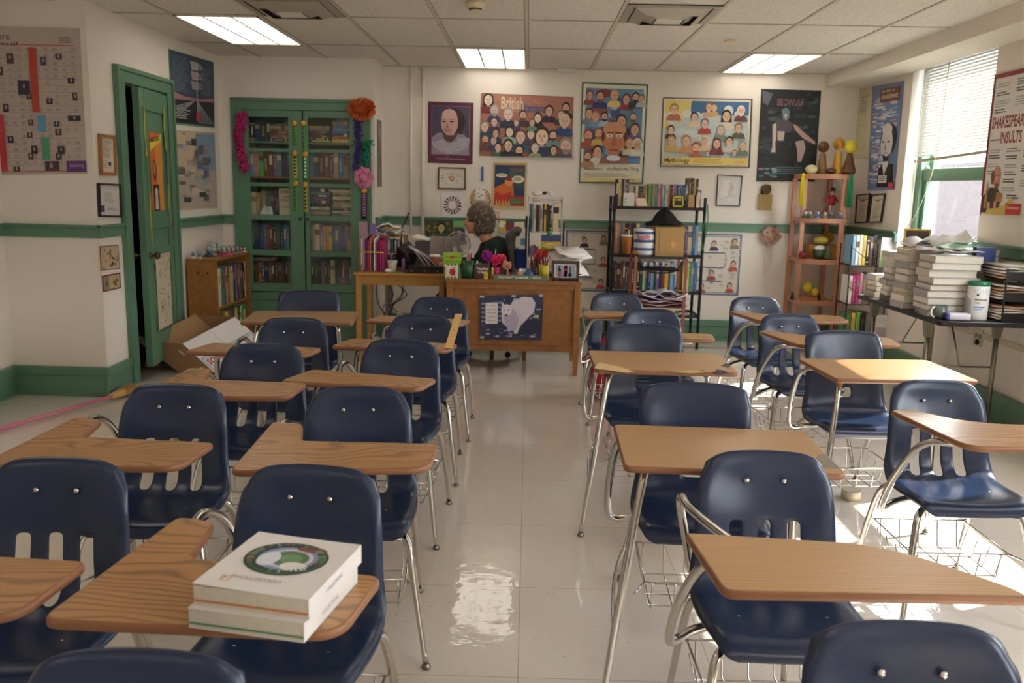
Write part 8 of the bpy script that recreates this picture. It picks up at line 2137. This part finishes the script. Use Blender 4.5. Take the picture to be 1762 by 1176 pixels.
for k in range(26): a_ = rr.uniform(-2.4, -.6); z = rr.uniform(.165, .19); g.add([((r + .0008) * math.cos(a_ + dx), (r + .0008) * math.sin(a_ + dx), z + dz) for dx, dz in ((0, 0), (.07, 0), (.07, .004), (0, .004))], [(0, 1, 2, 3)], pc('#7fb4c4'))
g.build('label_body', t); g = G(); g.lathe([(r * 1.0, .208), (r * 1.02, .212), (r * 1.02, .228), (r * .92, .236), (.002, .238)], (0, 0, 0), mat('green_lid', '#226a50', .3), 28); g.build('lid', t)
t = thing('sanitizer_bottle', 'grey bottle with white pump behind the wipes canister', 'bottle', (2.735, 5.345, VZ)); g = G(); g.lathe([(.040, 0), (.042, .01), (.042, .12), (.018, .15), (.014, .16), (.001, .16)], (0, 0, 0), mat('grey_soap', '#87837e', .2), 18); g.build('bottle_body', t)
g = G(); g.lathe([(.016, .16), (.016, .18), (.012, .185), (.012, .20), (.001, .203)], (0, 0, 0), WHITE, 12); g.build('pump', t)
def mug(x, y, r, h, m, label, rz, band=None):
    t = thing('mug', label, 'mug', (x, y, VZ), rz, group='mugs on the folding table'); g = G(); g.lathe([(r * .9, 0), (r, .006), (r, h), (r * .9, h), (r * .88, .01), (.001, .01)], (0, 0, 0), m, 20)
    if band: g.lathe([(r + .0008, h * .55), (r + .0008, h * .97)], (0, 0, 0), band, 20)
    g.build('mug_body', t); g = G(); g.sweep([(-r + .004 - .026 * math.sin(a_), 0, h * .5 + .032 * math.cos(a_)) for a_ in [k * math.pi / 8 for k in range(9)]], .006, WHITE, 7); g.build('handle', t)
q = at(1632, 545, z=VZ); q2 = at(1612, 549, z=VZ)
mug(q.x, q.y + .05, .048, .095, WHITE, 'white mug with a dark blue band in front of the near book stack', .2, pc('#1f3f5c')); mug(q2.x + .03, q2.y + .035, .042, .08, mat('camouflage_mug', '#55605a', .3, var=.8, vscale=40), 'dark speckled mug with white handle nearest the table edge', .3)
g = G(); g.box(-.07, .06, -.04, .04, .002, .045, mat('wipes_pack', '#cdccd4', .25, bump=.8, bscale=25)); g.box(-.085, -.062, -.042, .042, 0, .046, mat('purple_wrap', '#4a4290', .25, bump=.6, bscale=25)); o = g.build('wipes_pack', bevel=.012, seg=3); q = at(1655, 553, z=VZ); o.location = (q.x, q.y + .045, VZ); o.rotation_euler = (0, 0, -.12); tag(o, 'crinkled white and purple pack of wipes lying at the table corner', 'pack')
# wall outlet with plug
g = G(); q = at(1684, 581, x=XR); g.box(XR - .008, XR, q.y - .06, q.y + .06, q.z - .06, q.z + .06, mat('outlet_cream', '#c9bfa8', .4)); 
for k in (-.03, .02): g.cyl((XR - .008, q.y + k, q.z + .01), .018, -.004, mat('outlet_dark', '#8a8272', .4), 12, axis='x')
g.ball((XR - .02, q.y - .02, q.z - .03), (.016, .016, .02), BLACK, 10, 8); tag(g.build('wall_outlet'), 'cream wall outlet with a black plug under the folding table', 'outlet')

# ---------------------------------------------------------------- floor things
# tilted cardboard box
A_, B_ = at(314, 592, y=6.52), at(405, 545, y=6.95); D_ = at(373, 645, z=.004); F_ = at(307, 641, z=.004); A_.y
dD = D_ - A_; Cc = B_ + dD; sh = F_ - D_; 
if Cc.z < 0.004: Cc.z = .004
Ea = A_ + sh * 1.15; Fb = D_ + sh; Ga = B_ + sh * 1.1; Gb = Cc + sh
t = thing('cardboard_box', 'open cardboard box tipped on its edge, white side lettered SCHOLASTIC', 'box', D_)
def wall4(name, q, m_in, m_out, th=.005):
    q = [Vector(p_) - D_ for p_ in q]; n = (q[1] - q[0]).cross(q[3] - q[0]).normalized() * th
    cc = (Ea + Gb + A_ + Cc) / 4 - D_
    if n.dot(cc - q[0]) < 0: n = -n
    g = G(); g.add(q + [p_ + n for p_ in q], [(3, 2, 1, 0), (0, 1, 5, 4), (1, 2, 6, 5), (2, 3, 7, 6), (3, 0, 4, 7)], m_out); g.add([p_ + n for p_ in q], [(0, 1, 2, 3)], m_in); return g
G_ = 0
g = wall4('side', [A_, D_, Cc, B_], CARD, CARDW)
def wp(u, v): return A_.lerp(B_, u).lerp(D_.lerp(Cc, u), v) - D_ 
nW = (D_ - A_).cross(B_ - A_).normalized()
if nW.dot(Vector((0, 0, CZ)) - A_) < 0: nW = -nW
def deco(pts, c_, off=.0015): g.add([wp(u, v) + nW * off for u, v in pts], [tuple(range(len(pts)))], pc(c_))
for q_ in ((.02, .97, .50, .52), (.02, .97, .96, .98), (.02, .035, .50, .98), (.955, .97, .50, .98), (.06, .93, .55, .565)): deco([(q_[0], q_[2]), (q_[1], q_[2]), (q_[1], q_[3]), (q_[0], q_[3])], '#6a9ac0')
v2, f2, tw, th_ = text_tris('SCHOLASTIC', .03); g.add([wp(.055 + v.x / tw * .60, .74 - v.y / th_ * .15) + nW * .0018 for v in v2], f2, pc('#b0242c'))
for k in range(5): deco([(.07, .78 + k * .035), (.4 - .04 * (k % 2), .78 + k * .035), (.4 - .04 * (k % 2), .795 + k * .035), (.07, .795 + k * .035)], '#5a6a8a')
deco([(.49, 0), (.495, 0), (.495, .5), (.49, .5)], '#9a9aa0'); g.build('white_side', t)
g = wall4('end', [A_, Ea, Fb, D_], CARD, CARD); 
nE = (Ea - A_).cross(D_ - A_).normalized()
if nE.dot(Vector((0, 0, CZ)) - A_) < 0: nE = -nE
ctr = A_.lerp(Ea, .25).lerp(D_.lerp(Fb, .25), .3) - D_; e1 = (D_ - A_).normalized(); e2 = (Ea - A_).normalized()
g.add([ctr + e1 * .035 * math.cos(k * .7) + e2 * .016 * math.sin(k * .7) + nE * .0065 for k in range(9)], [tuple(range(9))], pc('#cfc8c0')); g.build('end_side', t)
wall4('b', [Ea, Ga, Gb, Fb], CARD, CARD).build('brown_side', t); wall4('c', [B_, Cc, Gb, Ga], CARD, CARD).build('end_side', t); wall4('d', [D_, Fb, Gb, Cc], CARD, CARD).build('box_bottom', t)
q = Ea - D_; g = G(); g.hexa([q, q + e2 * -.01 + Vector((.02, 0, .0)), q + Vector((.09, -.01, -.045)), q + Vector((.075, -.02, -.055))], [q + Vector((.0, 0, .045)), q + Vector((.02, 0, .048)), q + Vector((.11, 0, -.02)), q + Vector((.09, -.01, -.025))], CARDW); g.build('flap', t)
# broom
a, b, c = at(-60, 752, z=.03), at(190, 683, z=.035), at(258, 660, z=.03)
t = thing('broom', 'straw broom with a pink handle lying on the floor at the left', 'broom', b); g = G(); a = Vector((max(a.x, XLO + .05), a.y, a.z))
a.z = .014; g.sweep([a - b, Vector((0, 0, 0))], .0125, mat('pink_handle', '#d07a94', .25, var=.03), 12); g.build('handle', t)
g = G(); ST = mat('broom_straw', '#b38a4c', .9, var=.35, vscale=60); d = (c - b); L = d.length; d.normalize(); s_ = d.cross(Vector((0, 0, 1))).normalized()
g.sweep([Vector((0, 0, 0)), d * .03, d * .07, d * .13], [(.017, .017), (.024, .022), (.034, .025), (.042, .024)], mat('straw_wrap', '#c09c5c', .8, var=.1), 12); rr = random.Random(3)
for k in range(150):
    u = rr.uniform(-1, 1); st_ = d * .11 + s_ * u * .038 + Vector((0, 0, rr.uniform(-.015, .015))); e_ = d * (.33 + rr.uniform(-.03, .03)) + s_ * u * .12 + Vector((0, 0, rr.uniform(-.022, .018))); g.sweep([st_, e_], [.003, .0018], ST, 4, caps=False)
g.build('bristles', t)
# tape roll
t_ = at(1464, 852, z=.02); g = G(); r = .046; g.lathe([(r * .84, .048), (r * .84, 0), (r, 0), (r, .048), (r * .84, .048)][::1], (0, 0, 0), mat('masking_tape', '#b5ac94', .5), 28); o = g.build('tape_roll'); o.location = (t_.x, t_.y, 0); tag(o, 'roll of beige tape standing on the floor between the right desks', 'tape')
# ruler leaning from desk top to chair back
hD = DESKS['h'].location; a = at(772, 600, z=.7335); b = at(789.5, 549, y=hD.y + .02)
b.z = max(b.z, .803); d = b - a; L = d.length; t = thing('ruler', 'wooden ruler leaning from the brown desktop onto the navy chair back', 'ruler', a); X3 = d.cross(Vector((0, 0, 1))).normalized() * .019; N3 = X3.cross(d).normalized() * .003
if N3.z < 0: N3 = -N3
RW = mat('ruler_wood', '#c9a05c', .5, var=.12, vscale=30); g = G(); g.hexa([-X3, X3, d + X3, d - X3], [-X3 + N3, X3 + N3, d + X3 + N3, d - X3 + N3], RW)
for k in range(24): q = d * (k + .5) / 24; l = .35 if k % 2 else .18; g.add([q + X3 * (1 - l) + N3 * 1.1, q + X3 + N3 * 1.1, q + X3 + N3 * 1.1 + d * .004, q + X3 * (1 - l) + N3 * 1.1 + d * .004], [(0, 1, 2, 3)], pc('#4a3820'))
q = d * .47; g.add([q + (X3 / .019 * .006 * math.cos(k * .7) + d / L * .011 * math.sin(k * .7)) + N3 * 1.15 for k in range(9)], [tuple(range(9))], pc('#7a5428')); g.build('ruler_strip', t)
# two white paperbacks
CWB = mat('white_cover', '#d9d6d4', .3, var=.02)
for i, (z, st, n_) in enumerate(((TOPZ + .0006, '#5f8a6a', 'lower'), (TOPZ + .0375, '#c07a4a', 'upper'))):
    t = thing('paperback_book', ['lower white paperback with a green page stripe, under the other on the desk', 'upper white paperback with a green eye-like circle on its cover'][i], 'book', (-.462 + .006 * i, 1.345 + .01 * i, z), math.radians(-11), group='white paperbacks on the front desk')
    w_, d_, h_ = .107, .232, .0362
    g = G(); g.box(-w_, w_, 0, d_, 0, .001, CWB); g.box(w_ - .001, w_, 0, d_, 0, h_, CWB)
    for k in range(6): x0 = -w_ + 2 * w_ * k / 6; x1 = -w_ + 2 * w_ * (k + 1) / 6; l0, l1 = .004 * (1 - k / 6) ** 2, .004 * (1 - (k + 1) / 6) ** 2; l0, l1 = (l0, l1) if i else (0, 0); g.hexa([(x0, 0, h_ - .001 + l0), (x1, 0, h_ - .001 + l1), (x1, d_, h_ - .001 + l1), (x0, d_, h_ - .001 + l0)], [(x0, 0, h_ + l0), (x1, 0, h_ + l1), (x1, d_, h_ + l1), (x0, d_, h_ + l0)], CWB)
    v2, f2, tw, th_ = text_tris('COLLECTIONS', .01); g.add([(w_ + .0004, .07 + v.x * .07 / tw, .014 + v.y * .07 / tw) for v in v2], f2, pc('#8a929c')); g.build('cover', t)
    g = G(); g.box(-w_ + .001, w_ - .001, .001, d_ - .001, .001, h_ - .001, PAGES); g.box(-w_ + .0006, w_ - .001, .0004, d_ - .0004, .007, .011, pc(st)); g.build('pages', t)
    if i:
        g = G(); L_ = 0
        def disc(cx, cy, rx, ry, c_, n=28):
            global L_; L_ += 1; g.add([(cx + rx * math.cos(k * 6.2832 / n), cy + ry * math.sin(k * 6.2832 / n), h_ + .0044 * (1 - (cx + rx * math.cos(k * 6.2832 / n) + w_) / (2 * w_)) ** 2 + .0006 + .00012 * L_) for k in range(n)], [tuple(range(n))], pc(c_))
        cx, cy = .0, .135
        for rx, c_ in ((.078, '#2c3434'), (.074, '#4a6a50'), (.066, '#2f3a44'), (.056, '#7a8ab0'), (.046, '#b8b4c4'), (.036, '#4c7050'), (.022, '#6a8a68')): disc(cx + (.078 - rx) * .15, cy, rx, rx * .88, c_)
        disc(cx - .03, cy - .01, .02, .03, '#cfd4dc'); disc(cx + .028, cy - .03, .026, .018, '#d8d8d4'); disc(cx + .03, cy + .045, .03, .012, '#7a4a44')
        rr = random.Random(2); L_ += 1
        for k in range(46):
            a_ = k * 6.2832 / 46; ca, sa = math.cos(a_), math.sin(a_); q0, q1 = .058, .072
            g.add([(cx + (r_ * ca - e * .002 * sa), cy + .88 * (r_ * sa + e * .002 * ca), h_ + .0044 * (1 - (cx + r_ * ca + w_) / (2 * w_)) ** 2 + .0009 + .00012 * L_) for r_, e in ((q0, -1), (q1, -1), (q1, 1), (q0, 1))], [(0, 1, 2, 3)], pc(rr.choice(['#6f9a70', '#3a5a44', '#8aa88a', '#8a5a4a', '#394a5a'])))
        for (s__, x, y, wd, c_) in (('COLLECTIONS', .035, .050, .095, '#9a8f8c'), ('12', -.055, .040, .018, '#c9a07a')):
            v2, f2, tw, th_ = text_tris(s__, .01); k = wd / tw; g.add([(x - v.x * k, y - v.y * k, h_ + .0044 * (1 - (x - v.x * k + w_) / (2 * w_)) ** 2 + .0007) for v in v2], f2, pc(c_))
        g.build('cover_print', t)
# red bag behind the desk against the teacher desk
lD = DESKS['l'].location; t = thing('backpack', 'bright red backpack on the floor between the teacher desk and a navy chair desk', 'backpack', (.60, 6.12, 0)); g = G(); g.ball((0, 0, .22), (.19, .12, .22), mat('red_nylon', '#a8142c', .6, var=.15, bump=.3, bscale=30), 20, 14, .2); g.build('bag_body', t)
g = G(); g.ball((-.02, -.09, .14), (.12, .05, .11), mat('red_nylon', '#a8142c'), 14, 10, .2); g.build('pocket', t); g = G(); g.sweep(catmull([(-.05, 0, .42), (-.04, 0, .47), (.04, 0, .47), (.05, 0, .42)], 4), .008, BLACK, 6); g.build('handle', t)
# thin orange cord along the back floor
g = G(); g.sweep(catmull([(1.3, 8.25, .006), (1.8, 8.18, .006), (2.1, 8.22, .006), (2.45, 8.12, .006)], 6), .004, pc('#a8643c'), 6); tag(g.build('extension_cord'), 'thin orange-brown cord on the floor before the back baseboard', 'cord')
g = G(); q = at(268, 640, z=0); g.ball((-3.0, 6.75, .02), (.07, .05, .03), CARD, 12, 8, .6); tag(g.build('crumpled_bag'), 'crumpled tan paper under the open green closet door', 'paper')
for _c in (): pass
